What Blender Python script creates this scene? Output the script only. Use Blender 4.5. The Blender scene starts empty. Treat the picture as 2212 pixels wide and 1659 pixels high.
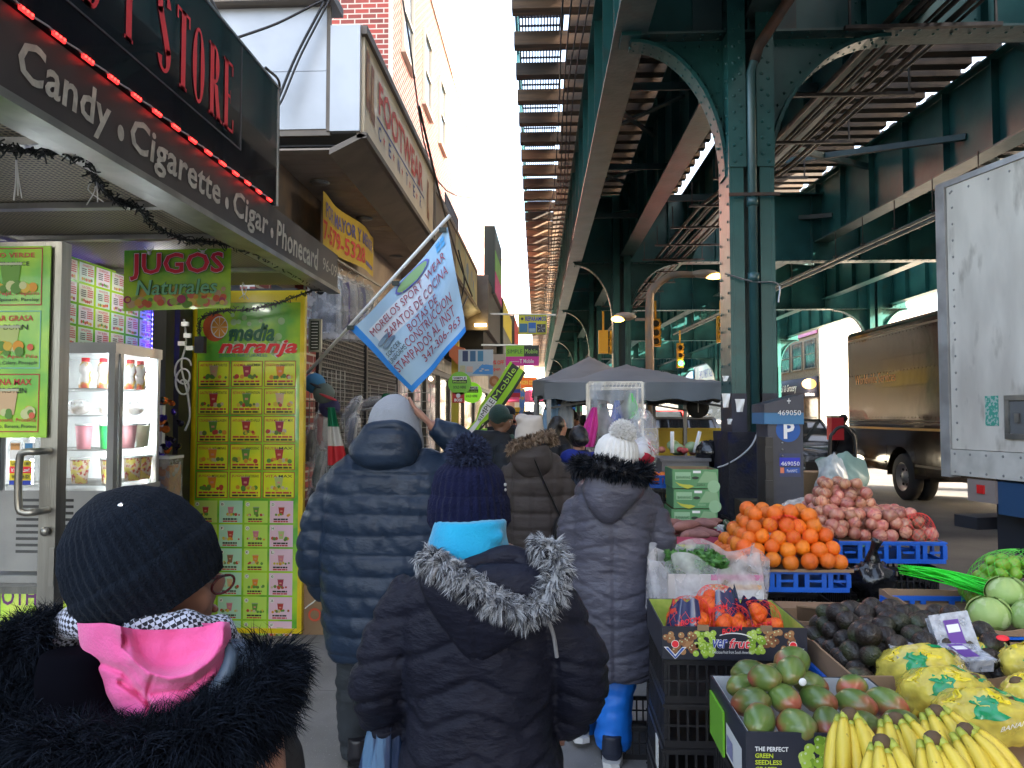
import bpy, bmesh, math, random
from mathutils import Vector, Matrix, noise
from math import sin, cos, pi, radians as R, sqrt, tan
V3 = Vector
random.seed(7)
sc = bpy.context.scene
COL = sc.collection
# ------------------------------------------------------------------ camera
EYE = V3((0, 0, 1.65)); FPX = 1662.0
YAW, PITCH = R(2.72), R(2.37)
cd = bpy.data.cameras.new('camera'); cam = bpy.data.objects.new('camera', cd); COL.objects.link(cam)
cam.location = EYE; cam.rotation_euler = (R(90)+PITCH, 0, YAW)
cd.sensor_width = 36; cd.lens = 36*FPX/2212; cd.clip_start = .05; cd.clip_end = 900
sc.camera = cam
CM = cam.rotation_euler.to_matrix()
def ray(u, v): return CM @ V3(((u-1106)/FPX, (829.5-v)/FPX, -1))
def P(u, v, Y):
    d = ray(u, v); return EYE + d*(Y/d.y)
def PX(u, v, X):
    d = ray(u, v); return EYE + d*(X/d.x)
def PZ(u, v, z=0):
    d = ray(u, v); return EYE + d*((z-EYE.z)/d.z)
# ------------------------------------------------------------------ sky, sun, exposure
SUN_EL, SUN_AZ = R(23), R(112)      # azimuth clockwise from +Y: the sun stands right of and a little behind the camera
w = bpy.data.worlds.new('World'); sc.world = w; w.use_nodes = True
nt = w.node_tree; nt.nodes.clear()
sky = nt.nodes.new('ShaderNodeTexSky'); sky.sky_type = 'NISHITA'; sky.sun_disc = False
sky.sun_elevation = SUN_EL; sky.sun_rotation = SUN_AZ; sky.air_density = .8; sky.dust_density = 5; sky.ozone_density = 0
bg = nt.nodes.new('ShaderNodeBackground'); bg.inputs[1].default_value = .15
wo = nt.nodes.new('ShaderNodeOutputWorld'); wt = nt.nodes.new('ShaderNodeMix'); wt.data_type = 'RGBA'; wt.blend_type = 'MULTIPLY'; wt.inputs[0].default_value = 1; wt.inputs[7].default_value = (1, .955, .88, 1); nt.links.new(sky.outputs[0], wt.inputs[6]); nt.links.new(wt.outputs[2], bg.inputs[0]); nt.links.new(bg.outputs[0], wo.inputs[0])
sl = bpy.data.lights.new('sun', 'SUN'); sl.energy = 5; sl.angle = R(.5); sl.color = (1, .9, .76)
so = bpy.data.objects.new('sun', sl); COL.objects.link(so)
sd = V3((sin(SUN_AZ)*cos(SUN_EL), cos(SUN_AZ)*cos(SUN_EL), sin(SUN_EL)))
so.rotation_euler = sd.to_track_quat('Z', 'Y').to_euler(); so.location = (20, -10, 30)
sc.view_settings.view_transform = 'Standard'; sc.view_settings.look = 'None'; sc.view_settings.exposure = 3.7; sc.view_settings.gamma = 1
sc.cycles.max_bounces = 7; sc.cycles.diffuse_bounces = 3; sc.cycles.glossy_bounces = 3; sc.cycles.transparent_max_bounces = 12
sc.cycles.transmission_bounces = 4; sc.cycles.caustics_reflective = False; sc.cycles.caustics_refractive = False
sc.cycles.sample_clamp_indirect = 4
# ------------------------------------------------------------------ materials
MATS = {}
def mat(name, col=(.5,.5,.5), rough=.6, metal=0, col2=None, ns=8, mix=.5, bump=0, bs=60, emit=0, alpha=1, coat=0, stretch=None, trans=0, sharp=(.35,.65), kind='noise', sheen=0, spec=.5, col3=None, ns3=2, m3=.5, sh3=(.5,.62), bd=3, d2=None, orand=0):
    if name in MATS: return MATS[name]
    m = bpy.data.materials.new(name); m.use_nodes = True; MATS[name] = m
    t = m.node_tree; N = t.nodes; L = t.links; b = N['Principled BSDF']
    b.inputs['Base Color'].default_value = (*col, 1); b.inputs['Roughness'].default_value = rough; b.inputs['Metallic'].default_value = metal
    b.inputs['Coat Weight'].default_value = coat; b.inputs['Alpha'].default_value = alpha; b.inputs['Transmission Weight'].default_value = trans
    b.inputs['Sheen Weight'].default_value = sheen; b.inputs['Specular IOR Level'].default_value = spec
    if emit: b.inputs['Emission Color'].default_value = (*col, 1); b.inputs['Emission Strength'].default_value = emit
    vec = None
    def co():
        nonlocal vec
        if vec is None:
            tc = N.new('ShaderNodeTexCoord'); mp = N.new('ShaderNodeMapping'); L.new(tc.outputs['Object'], mp.inputs[0])
            if stretch: mp.inputs['Scale'].default_value = stretch
            vec = mp.outputs[0]
        return vec
    def noi(s, det=4):
        if kind == 'wave':
            n = N.new('ShaderNodeTexWave'); n.inputs['Scale'].default_value = s; n.inputs['Distortion'].default_value = 2; n.inputs['Detail'].default_value = 2
            L.new(co(), n.inputs['Vector']); return n.outputs['Fac']
        n = N.new('ShaderNodeTexNoise'); n.inputs['Scale'].default_value = s; n.inputs['Detail'].default_value = det
        L.new(co(), n.inputs['Vector']); return n.outputs['Fac']
    prev = None
    if col2:
        f = noi(ns); r = N.new('ShaderNodeMapRange'); r.inputs[1].default_value = sharp[0]; r.inputs[2].default_value = sharp[1]
        L.new(f, r.inputs[0]); mx = N.new('ShaderNodeMix'); mx.data_type = 'RGBA'
        mx.inputs[6].default_value = (*col, 1); mx.inputs[7].default_value = (*col2, 1); L.new(r.outputs[0], mx.inputs[0]); prev = mx.outputs[2]
    if col3:
        f = noi(ns3); r = N.new('ShaderNodeMapRange'); r.inputs[1].default_value = sh3[0]; r.inputs[2].default_value = sh3[1]; r.inputs[4].default_value = m3
        L.new(f, r.inputs[0]); mx = N.new('ShaderNodeMix'); mx.data_type = 'RGBA'
        if prev: L.new(prev, mx.inputs[6])
        else: mx.inputs[6].default_value = (*col, 1)
        mx.inputs[7].default_value = (*col3, 1); L.new(r.outputs[0], mx.inputs[0]); prev = mx.outputs[2]
    if orand and prev:
        oi = N.new('ShaderNodeObjectInfo'); hs = N.new('ShaderNodeHueSaturation'); r1 = N.new('ShaderNodeMapRange'); r1.inputs[3].default_value = 1-orand; r1.inputs[4].default_value = 1+orand*.6
        r2 = N.new('ShaderNodeMapRange'); r2.inputs[3].default_value = .5-orand*.04; r2.inputs[4].default_value = .5+orand*.04; ml = N.new('ShaderNodeMath'); ml.operation = 'FRACT'; m0 = N.new('ShaderNodeMath'); m0.operation = 'MULTIPLY'; m0.inputs[1].default_value = 7.3
        L.new(oi.outputs['Random'], r1.inputs[0]); L.new(oi.outputs['Random'], m0.inputs[0]); L.new(m0.outputs[0], ml.inputs[0]); L.new(ml.outputs[0], r2.inputs[0]); L.new(r1.outputs[0], hs.inputs['Value']); L.new(r2.outputs[0], hs.inputs['Hue']); L.new(prev, hs.inputs['Color']); prev = hs.outputs[0]
    if prev:
        L.new(prev, b.inputs['Base Color'])
        if emit: L.new(prev, b.inputs['Emission Color'])
    if bump:
        n = N.new('ShaderNodeTexNoise'); n.inputs['Scale'].default_value = bs; n.inputs['Detail'].default_value = bd; L.new(co(), n.inputs['Vector'])
        bp = N.new('ShaderNodeBump'); bp.inputs['Strength'].default_value = min(1, bump); bp.inputs['Distance'].default_value = .01*(d2 or 1)
        L.new(n.outputs['Fac'], bp.inputs['Height']); L.new(bp.outputs[0], b.inputs['Normal'])
    return m
def glassy(name, col=(1,1,1), clear=.8, rough=.08, bump=.5, bs=25, tint=(1,1,1)):
    """thin clear plastic or pane: transparent mixed with gloss and a little milky body"""
    if name in MATS: return MATS[name]
    m = bpy.data.materials.new(name); m.use_nodes = True; MATS[name] = m
    t = m.node_tree; N = t.nodes; L = t.links; N.clear()
    o = N.new('ShaderNodeOutputMaterial'); tr = N.new('ShaderNodeBsdfTransparent'); tr.inputs[0].default_value = (*tint, 1)
    b = N.new('ShaderNodeBsdfPrincipled'); b.inputs['Base Color'].default_value = (*col, 1); b.inputs['Roughness'].default_value = rough
    tc = N.new('ShaderNodeTexCoord'); n = N.new('ShaderNodeTexNoise'); n.inputs['Scale'].default_value = bs; n.inputs['Detail'].default_value = 3
    L.new(tc.outputs['Object'], n.inputs['Vector'])
    bp = N.new('ShaderNodeBump'); bp.inputs['Strength'].default_value = bump; bp.inputs['Distance'].default_value = .02
    L.new(n.outputs['Fac'], bp.inputs['Height']); L.new(bp.outputs[0], b.inputs['Normal'])
    mr = N.new('ShaderNodeMapRange'); mr.inputs[1].default_value = .3; mr.inputs[2].default_value = .75
    mr.inputs[3].default_value = (1-clear)*.5; mr.inputs[4].default_value = min(1, (1-clear)*1.9)
    L.new(n.outputs['Fac'], mr.inputs[0])
    mx = N.new('ShaderNodeMixShader'); L.new(mr.outputs[0], mx.inputs[0]); L.new(tr.outputs[0], mx.inputs[1]); L.new(b.outputs[0], mx.inputs[2])
    L.new(mx.outputs[0], o.inputs[0]); return m
def paint(c, rough=.5):      # flat printed ink of any colour
    c = tuple(round(x, 3) for x in c)
    return mat('ink_%d_%d_%d' % tuple(int(x*255) for x in c), c, rough)
# ------------------------------------------------------------------ objects
def origin(o):
    s = V3((0,0,0))
    while o: s += o.location; o = o.parent
    return s
def props(o, label=None, cat=None, group=None, kind=None):
    for k, x in (('label', label), ('category', cat), ('group', group), ('kind', kind)):
        if x: o[k] = x
    return o
def thing(name, loc, label, cat, group=None):
    o = bpy.data.objects.new(name, None); COL.objects.link(o); o.location = loc; o.empty_display_size = .1
    return props(o, label, cat, group)
def catmull(pts, n=6):
    if len(pts) < 3: return [V3(p) for p in pts]
    q = [V3(p) for p in pts]; q = [q[0]*2-q[1]] + q + [q[-1]*2-q[-2]]; out = []
    for i in range(1, len(q)-2):
        for k in range(n):
            t = k/n; a, b, c, d = q[i-1], q[i], q[i+1], q[i+2]
            out.append(.5*((2*b)+(c-a)*t+(2*a-5*b+4*c-d)*t*t+(3*b-a-3*c+d)*t**3))
    out.append(q[-2]); return out
def lerpl(l, t):
    x = t*(len(l)-1); i = min(int(x), len(l)-2); f = x-i
    return l[i]*(1-f)+l[i+1]*f
TXT = {}
def glyphs(s, off=0, res=2, shear=0, sp=1):
    key = (s, off, res, shear, sp)
    if key in TXT: return TXT[key]
    cu = bpy.data.curves.new('t', 'FONT'); cu.body = s; cu.offset = off; cu.resolution_u = res; cu.shear = shear; cu.space_character = sp
    ob = bpy.data.objects.new('t', cu); me = ob.to_mesh()
    vs = [(v.co.x, v.co.y) for v in me.vertices]; fs = [tuple(p.vertices) for p in me.polygons]
    ob.to_mesh_clear(); bpy.data.objects.remove(ob); bpy.data.curves.remove(cu)
    if not vs: vs = [(0,0),(1,0),(1,1)]; fs = []
    x0 = min(v[0] for v in vs); x1 = max(v[0] for v in vs); y0 = min(v[1] for v in vs); y1 = max(v[1] for v in vs)
    vs = [((x-x0)/(x1-x0), (y-y0)/(y1-y0)) for x, y in vs]
    TXT[key] = (vs, fs, (x1-x0)/(y1-y0)); return TXT[key]
class MB:
    """collects shapes and links them as one mesh object"""
    def __init__(s, m=None): s.v = []; s.f = []; s.mi = []; s.mats = []; s.cur = 0; s.sm = []; s.smooth = False; s.use(m)
    def use(s, m):
        if m is None: return s
        if m not in s.mats: s.mats.append(m)
        s.cur = s.mats.index(m); return s
    def add(s, vs, fs):
        n = len(s.v); s.v += [V3(x) for x in vs]
        for f in fs: s.f.append(tuple(i+n for i in f)); s.mi.append(s.cur); s.sm.append(s.smooth)
        return s
    def box(s, x0, x1, y0, y1, z0, z1, M=None):
        vs = [V3((x, y, z)) for z in (z0, z1) for y in (y0, y1) for x in (x0, x1)]
        if M: vs = [M @ v for v in vs]
        return s.add(vs, [(0,2,3,1),(4,5,7,6),(0,1,5,4),(2,6,7,3),(0,4,6,2),(1,3,7,5)])
    def bbox(s, c, d, M=None): return s.box(c[0]-d[0]/2, c[0]+d[0]/2, c[1]-d[1]/2, c[1]+d[1]/2, c[2]-d[2]/2, c[2]+d[2]/2, M)
    def bar(s, a, b, w, h, up=(0,0,1)):
        a, b = V3(a), V3(b); d = (b-a).normalized(); up = V3(up)
        x = d.cross(up); x = x.normalized() if x.length > 1e-4 else d.cross(V3((1,0,0))).normalized()
        u = x.cross(d).normalized(); vs = [p+x*i*w/2+u*j*h/2 for p in (a, b) for j in (-1, 1) for i in (-1, 1)]
        return s.add(vs, [(0,1,3,2),(4,6,7,5),(0,4,5,1),(2,3,7,6),(0,2,6,4),(1,5,7,3)])
    def tube(s, pts, r, n=8, sub=0, flat=1, up=(0,0,1), cap=True, rf=None):
        pts = catmull(pts, sub) if sub else [V3(p) for p in pts]; k = len(pts)
        rs = list(r) if isinstance(r, (list, tuple)) else [r, r]
        vs = []; X = None
        for i, p in enumerate(pts):
            d = (pts[min(i+1, k-1)]-pts[max(i-1, 0)]).normalized()
            if X is None:
                X = d.cross(V3(up)); X = X.normalized() if X.length > 1e-4 else d.orthogonal().normalized()
            else: X = (X-d*X.dot(d)).normalized()
            Y = d.cross(X); t = i/max(1, k-1); q = lerpl(rs, t)
            if rf: q *= rf(t)
            vs += [p+X*cos(2*pi*j/n)*q+Y*sin(2*pi*j/n)*q*flat for j in range(n)]
        fs = [(i*n+j, i*n+(j+1)%n, (i+1)*n+(j+1)%n, (i+1)*n+j) for i in range(k-1) for j in range(n)]
        if cap: fs += [tuple(range(n))[::-1], tuple((k-1)*n+j for j in range(n))]
        return s.add(vs, fs)
    def rings(s, rings, n=24, cap=True, dome=0):
        """rings: (centre, rx, ry[, power]) stacked horizontal ellipses"""
        vs = []
        for q in rings:
            c, rx, ry = q[:3]; pw = q[3] if len(q) > 3 else 1
            for j in range(n):
                a = 2*pi*j/n; x, y = cos(a), sin(a)
                if pw != 1: x = math.copysign(abs(x)**pw, x); y = math.copysign(abs(y)**pw, y)
                vs.append(V3(c)+V3((x*rx, y*ry, 0)))
        k = len(rings); fs = [(i*n+j, i*n+(j+1)%n, (i+1)*n+(j+1)%n, (i+1)*n+j) for i in range(k-1) for j in range(n)]
        if cap: fs += [tuple(range(n))[::-1], tuple((k-1)*n+j for j in range(n))]
        return s.add(vs, fs)
    def ball(s, c, r, n=10, m=7, M=None, f=None):
        r = r if isinstance(r, (tuple, list)) else (r, r, r); vs = []
        for i in range(m+1):
            th = pi*i/m
            for j in range(n):
                ph = 2*pi*j/n; p = V3((sin(th)*cos(ph), sin(th)*sin(ph), cos(th)))
                if f: p = p*f(p)
                p = V3((p.x*r[0], p.y*r[1], p.z*r[2]))
                if M: p = M @ p
                vs.append(p+V3(c))
        return s.add(vs, [(i*n+j, (i+1)*n+j, (i+1)*n+(j+1)%n, i*n+(j+1)%n) for i in range(m) for j in range(n)])
    def poly(s, pts): return s.add(pts, [tuple(range(len(pts)))])
    def prism(s, pts, d):
        """outline pts extruded by vector d"""
        n = len(pts); a = [V3(p) for p in pts]; d = V3(d)
        return s.add(a+[p+d for p in a], [tuple(range(n))[::-1], tuple(range(n, 2*n))]+[(i, (i+1)%n, n+(i+1)%n, n+i) for i in range(n)])
    def grid(s, f, nu, nv, wrap=False):
        vs = [f(i/nu, j/nv) for j in range(nv+1) for i in range(nu+1)]
        return s.add(vs, [(j*(nu+1)+i, j*(nu+1)+i+1, (j+1)*(nu+1)+i+1, (j+1)*(nu+1)+i) for j in range(nv) for i in range(nu)])
    def build(s, name, parent=None, m=None, label=None, cat=None, group=None, kind=None, smooth=None, weld=False):
        if m: s.mats = [m]; s.mi = [0]*len(s.f)
        me = bpy.data.meshes.new(name)
        if parent: og = origin(parent)
        else:
            xs = [v.x for v in s.v]; ys = [v.y for v in s.v]; zs = [v.z for v in s.v]
            og = V3(((min(xs)+max(xs))/2, (min(ys)+max(ys))/2, min(zs)))
        me.from_pydata([v-og for v in s.v], [], s.f)
        for x in s.mats: me.materials.append(x)
        me.polygons.foreach_set('material_index', s.mi)
        me.polygons.foreach_set('use_smooth', [smooth]*len(s.f) if smooth is not None else s.sm)
        if weld:
            b = bmesh.new(); b.from_mesh(me); bmesh.ops.remove_doubles(b, verts=b.verts, dist=1e-4); b.to_mesh(me); b.free()
        me.update(); o = bpy.data.objects.new(name, me); COL.objects.link(o)
        if parent: o.parent = parent
        else: o.location = og
        return props(o, label, cat, group, kind)
class Pl:
    """a drawing plane: x, y in metres from a corner, h off the surface"""
    def __init__(s, O, ux, uy, mb): s.O, s.x, s.y, s.mb = V3(O), V3(ux).normalized(), V3(uy).normalized(), mb; s.n = s.x.cross(s.y)
    def p(s, x, y, h=0): return s.O+s.x*x+s.y*y+s.n*h
    def rect(s, x0, y0, x1, y1, m, h=.002): s.mb.use(m).poly([s.p(x0,y0,h), s.p(x1,y0,h), s.p(x1,y1,h), s.p(x0,y1,h)]); return s
    def poly(s, pts, m, h=.002): s.mb.use(m).poly([s.p(x,y,h) for x, y in pts]); return s
    def disc(s, x, y, rx, m, h=.002, ry=None, n=14): return s.poly([(x+cos(2*pi*i/n)*rx, y+sin(2*pi*i/n)*(ry or rx)) for i in range(n)], m, h)
    def slab(s, x0, y0, x1, y1, t, m):
        s.mb.use(m).prism([s.p(x0,y0,-t), s.p(x1,y0,-t), s.p(x1,y1,-t), s.p(x0,y1,-t)], s.n*t); return s
    def frame(s, x0, y0, x1, y1, w, m, h=.003):
        for a in ((x0,y0,x1,y0+w), (x0,y1-w,x1,y1), (x0,y0+w,x0+w,y1-w), (x1-w,y0+w,x1,y1-w)): s.rect(*a, m, h)
        return s
    def text(s, t, x0, y0, w, h_, m, h=.004, off=0, shear=0, fit=True, rot=0, center=False, thick=0, sp=1, f=None, res=2):
        vs, fs, asp = glyphs(t, off, res, shear, sp)
        if not fit: w2 = min(w, h_*asp); x0 += (w-w2)/2 if center else 0; w = w2
        c, q = cos(rot), sin(rot); out = []
        for a, b in vs:
            a, b = a*w, b*h_
            X, Y = x0+a*c-b*q, y0+a*q+b*c
            if f: X, Y = f(X, Y)
            out.append((X, Y))
        s.mb.use(m).add([s.p(X, Y, h) for X, Y in out], fs)
        return s
def sub_txt(pl, name, parent, *a, **k):
    """lettering as a mesh of its own"""
    mb = MB(); q = Pl(pl.O, pl.x, pl.y, mb); q.text(*a, **k); return mb.build(name, parent)
def copy_tree(o, parent=None, loc=None, rz=None):
    c = o.copy(); COL.objects.link(c); c.parent = parent
    for ch in list(o.children): copy_tree(ch, c)
    if loc is not None: c.location = loc
    if rz is not None: c.rotation_euler.z = rz
    return c
def remesh(mb, vox, sm=2, mt=None, fn=None, parent=None, name='x', jitter=None):
    """fuse overlapping closed shapes into one continuous skin"""
    me = bpy.data.meshes.new('r'); me.from_pydata(mb.v, [], mb.f); me.update()
    ob = bpy.data.objects.new('r', me); COL.objects.link(ob)
    a = ob.modifiers.new('a', 'REMESH'); a.mode = 'VOXEL'; a.voxel_size = vox; a.use_smooth_shade = True
    if sm: b = ob.modifiers.new('b', 'SMOOTH'); b.iterations = sm; b.factor = .5
    dg = bpy.context.evaluated_depsgraph_get(); dg.update()
    m2 = bpy.data.meshes.new_from_object(ob.evaluated_get(dg)); bpy.data.objects.remove(ob); bpy.data.meshes.remove(me)
    m2.name = name
    if fn:
        ns = [v.normal.copy() for v in m2.vertices]
        for v, n in zip(m2.vertices, ns): v.co += n*fn(v.co, n)
    og = origin(parent) if parent else V3((0,0,0))
    for v in m2.vertices: v.co -= og
    m2.materials.clear()
    if mt: m2.materials.append(mt)
    for p in m2.polygons: p.use_smooth = True; p.material_index = 0
    m2.update(); o = bpy.data.objects.new(name, m2); COL.objects.link(o); o.parent = parent
    return o
rnd = random.uniform
# ================================================================== ground
def ground_mat(name, c1, c2, spots, ns, joint=None):
    m = mat(name, c1, .85, 0, c2, ns, bump=.4, bs=220, col3=spots, ns3=130, m3=.8, sh3=(.66,.72), spec=.3)
    return m
side_m = ground_mat('sidewalk_concrete', (.17,.165,.158), (.235,.228,.22), (.45,.44,.42), 2.2)
road_m = ground_mat('asphalt', (.05,.05,.052), (.085,.083,.08), (.16,.16,.15), 1.3)
kerb_m = mat('kerb_stone', (.2,.195,.19), .8, 0, (.12,.12,.12), 6, bump=.3)
KX = 2.55
MB(road_m).poly([(-300,-120,-.13),(400,-120,-.13),(400,600,-.13),(-300,600,-.13)]).build('road', kind='structure')
sw = MB(side_m); js = [-6+1.52*i for i in range(60)]
for i in range(59):
    for k, (a, b) in enumerate(((-5.2,-3.4),(-3.4,-1.75),(-1.75,-.1),(-.1,1.1),(1.1,KX-.15))):
        sw.box(a+.003, b-.003, js[i]+.003, js[i+1]-.003, -.12, 0)
sw.build('sidewalk', kind='structure')
MB(mat('joint_dirt',(.09,.088,.085),.9)).box(-5.2,KX-.15,-6,83,-.125,-.012).build('sidewalk_base', kind='structure')
MB(kerb_m).box(KX-.149,KX,-6,83,-.13,.003).build('kerb', kind='structure')
MB(side_m).box(15,17.5,30,38,-.13,0).build('far_sidewalk', kind='structure')
MB(side_m).box(13.6,26,44,110,-.13,0).build('corner_sidewalk', kind='structure')
MB(mat('road_paint',(.62,.61,.57),.6,0,(.35,.35,.33),5)).box(7.1,7.25,22,80,-.1285,-.126).build('lane_line', kind='structure')
xw = MB(mat('road_paint'))
for i in range(9): xw.box(3.2+i*1.15,3.7+i*1.15,38.5,42,-.1285,-.126)
xw.build('crosswalk_marking', kind='structure')
# ================================================================== elevated railway
teal = mat('rail_green_paint', (.011,.062,.060), .34, 0, (.022,.10,.092), 1.6, bump=.25, bs=9, col3=(.07,.045,.025), ns3=2.1, m3=.25, sh3=(.60,.68), spec=.35)
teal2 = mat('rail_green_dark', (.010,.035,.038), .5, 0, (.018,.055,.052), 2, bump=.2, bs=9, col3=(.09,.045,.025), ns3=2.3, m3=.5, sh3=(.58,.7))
worn = mat('worn_flange_paint', (.075,.12,.112), .4, .1, (.03,.075,.07), 3, bump=.3, bs=20, col3=(.07,.06,.045), ns3=5, m3=.3)
wood = mat('weathered_tie_wood', (.075,.05,.032), .85, 0, (.03,.026,.022), 3, bump=.5, bs=30, stretch=(.3,3,3))
wood2 = mat('weathered_tie_wood_pale', (.17,.10,.055), .85, 0, (.06,.045,.032), 3, bump=.5, bs=30, stretch=(.3,3,3))
rustm = mat('rusty_steel', (.12,.06,.035), .7, .3, (.055,.045,.04), 5, bump=.3, bs=30)
pipe_m = mat('grimy_conduit', (.10,.085,.07), .5, .4, (.035,.03,.03), 6)
EL = thing('elevated_railway', (1.9,7.5,0), 'dark green riveted steel elevated railway running along the street over the stalls and trucks', 'elevated railway')
S = -.015
def ex(x, y): return x+S*(y-7.5)
def rivets(mb, a, b, sp, r, n, cols=(0,), off=(0,0,0)):
    """domed rivet heads along a-b, standing off along n"""
    a, b, n, off = V3(a), V3(b), V3(n).normalized(), V3(off); L = (b-a).length; k = max(1, int(L/sp)); d = (b-a)/k
    t = n.orthogonal().normalized(); q = n.cross(t)
    for c in cols:
        for i in range(k+1):
            p = a+d*i+off*c; vs = [p+(t*cos(j*pi/3)+q*sin(j*pi/3))*r for j in range(6)]+[p+(t*cos(j*pi/3)+q*sin(j*pi/3))*r*.55+n*r*.55 for j in range(6)]
            mb.add(vs, [(j, (j+1)%6, 6+(j+1)%6, 6+j) for j in range(6)]+[tuple(range(6, 12))])
BENTS = [-6, 7.5, 18.6, 27, 38, 50, 63, 78]
ZA, ZS = 5.33, 3.95     # underside of the cross girders, foot of the arches
def column(X, Y, near, side=1):
    mb = MB(teal)
    z0, z1 = 1.5, 6.95
    x0, x1, y0, y1 = X-.21, X+.21, Y-.22, Y+.22
    sunk = mat('column_paint_base', (.02,.022,.028), .6, 0, (.03,.03,.05), 6)
    mb.box(x0, x0+.035, y0, y1, z0, z1); mb.box(x1-.035, x1, y0, y1, z0, z1)
    for yy in (y0, y1-.02):
        mb.box(x0+.036, x0+.135, yy, yy+.02, z0, z1); mb.box(x1-.135, x1-.036, yy, yy+.02, z0, z1)
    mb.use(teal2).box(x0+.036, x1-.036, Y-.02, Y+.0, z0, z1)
    mb.use(teal).box(x0-.004, x0+.16, y0-.016, y0-.001, 4.0, z1); mb.box(x1-.16, x1+.004, y0-.016, y0-.001, 4.0, z1)
    mb.use(sunk).box(x0-.004, x0+.14, y0-.004, y1+.003, z0, 1.86); mb.box(x1-.14, x1+.004, y0-.004, y1+.003, z0, 1.86)
    if near:
        mb.use(teal)
        rivets(mb, (x0-.004,y0+.06,1.62), (x0-.004,y0+.06,6.9), .17 if near > 1 else .3, .017, (-1,0,0), (0,1), (0,.3,0))
        if near > 1:
            rivets(mb, (x0+.05,y0-.017,4.05), (x0+.05,y0-.017,6.9), .15, .019, (0,-1,0), (0,), (0,0,0))
            rivets(mb, (x1-.05,y0-.017,4.05), (x1-.05,y0-.017,6.9), .15, .019, (0,-1,0))
            rivets(mb, (x0+.11,y0-.017,4.12), (x0+.11,y0-.017,6.9), .15, .019, (0,-1,0))
            rivets(mb, (x1-.11,y0-.017,4.12), (x1-.11,y0-.017,6.9), .15, .019, (0,-1,0))
    c = mb.build('column', EL)
    base_m = mat('tarred_column_base', (.02,.02,.028), .75, 0, (.035,.034,.04), 7, bump=1, bs=40, col3=(.008,.012,.06), ns3=5, m3=.7, sh3=(.54,.64), spec=.2)
    MB(base_m).box(X-.27, X+.29, Y-.33, Y+.33, -.13, 1.42).prism([(X-.27,Y-.33,1.421),(X+.29,Y-.33,1.421),(X+.29,Y+.33,1.421),(X-.27,Y+.33,1.421)],(0,0,.08)).build('column_base', c)
    if near > 1:
        dp = MB(mat('drainpipe_paint', (.02,.07,.075), .35, 0, (.03,.09,.09), 4, spec=.7)); dp.smooth = True
        dp.tube([(X,y0-.02,1.5),(X,y0-.02,4.9),(X+.06,y0-.05,5.12),(X+.42,y0-.3,5.65),(X+.52,y0-.33,5.9),(X+.9,y0-.5,6.4)], .042, 12)
        for z in (2.9, 3.62): dp.tube([(X,y0-.02,z),(X,y0-.02,z+.09)], .053, 12)
        dp.use(rustm).tube([(X+.03,y0-.03,5.0),(X+.07,y0-.055,5.14),(X+.41,y0-.3,5.65),(X+.52,y0-.34,5.92),(X+.91,y0-.51,6.42)], .05, 12)
        dp.build('drainpipe', c)
        MB(rustm).bar((x0-.02,y0-.07,3.72),(x1+.03,y0-.07,3.72),.02,.03).build('pipe_clamp', c)
    return c
def arch(X, Y, dr, near, rx=.9):
    """curved bracket between a column and the cross girder; dr = -1 left, 1 right"""
    xa = X+dr*.21; rz = ZA-ZS-.03; n = 16; pts = []
    for i in range(n+1):
        a = pi/2*i/n; pts.append(V3((xa+dr*(rx-rx*cos(a)), Y, ZS+rz*sin(a))))
    mb = MB(teal)
    for i in range(n):
        a, b = pts[i], pts[i+1]; mid = (pts[i]+pts[i+1])/2
        t = (b-a).normalized(); nn = V3((-t.z*dr, 0, t.x*dr))*-1
        mb.bar(a-t*.004, b+t*.004, .035, .24, up=(0,1,0))
        mb.use(teal); mb.prism([a+V3((0,-.008,0)), b+V3((0,-.008,0)), V3((b.x,Y-.008,ZA-.002)), V3((a.x,Y-.008,ZA-.002))], (0,.016,0))
    if near:
        for i in range(n):
            p = (pts[i]+pts[i+1])/2; t = (pts[i+1]-pts[i]).normalized(); nn = V3((t.z*dr, 0, -t.x*dr)); 
            q = p+nn*.019
            for o in (-.07, .07): rivets(mb, q+V3((0,o,0)), q+V3((0,o,.001)), 1, .015, nn)
            nn = -nn; q = p+nn*.07+V3((0,-.009,0)); rivets(mb, q, q+V3((0,0,.001)), 1, .015, (0,-1,0))
        rivets(mb, (xa+dr*.05,Y-.01,ZS+.3), (xa+dr*.05,Y-.01,ZA-.1), .14, .016, (0,-1,0))
        rivets(mb, (xa+dr*.1,Y-.01,ZA-.06), (xa+dr*rx,Y-.01,ZA-.06), .13, .016, (0,-1,0))
    mb.build('arch_bracket', EL)
XR = 11.5
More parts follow.
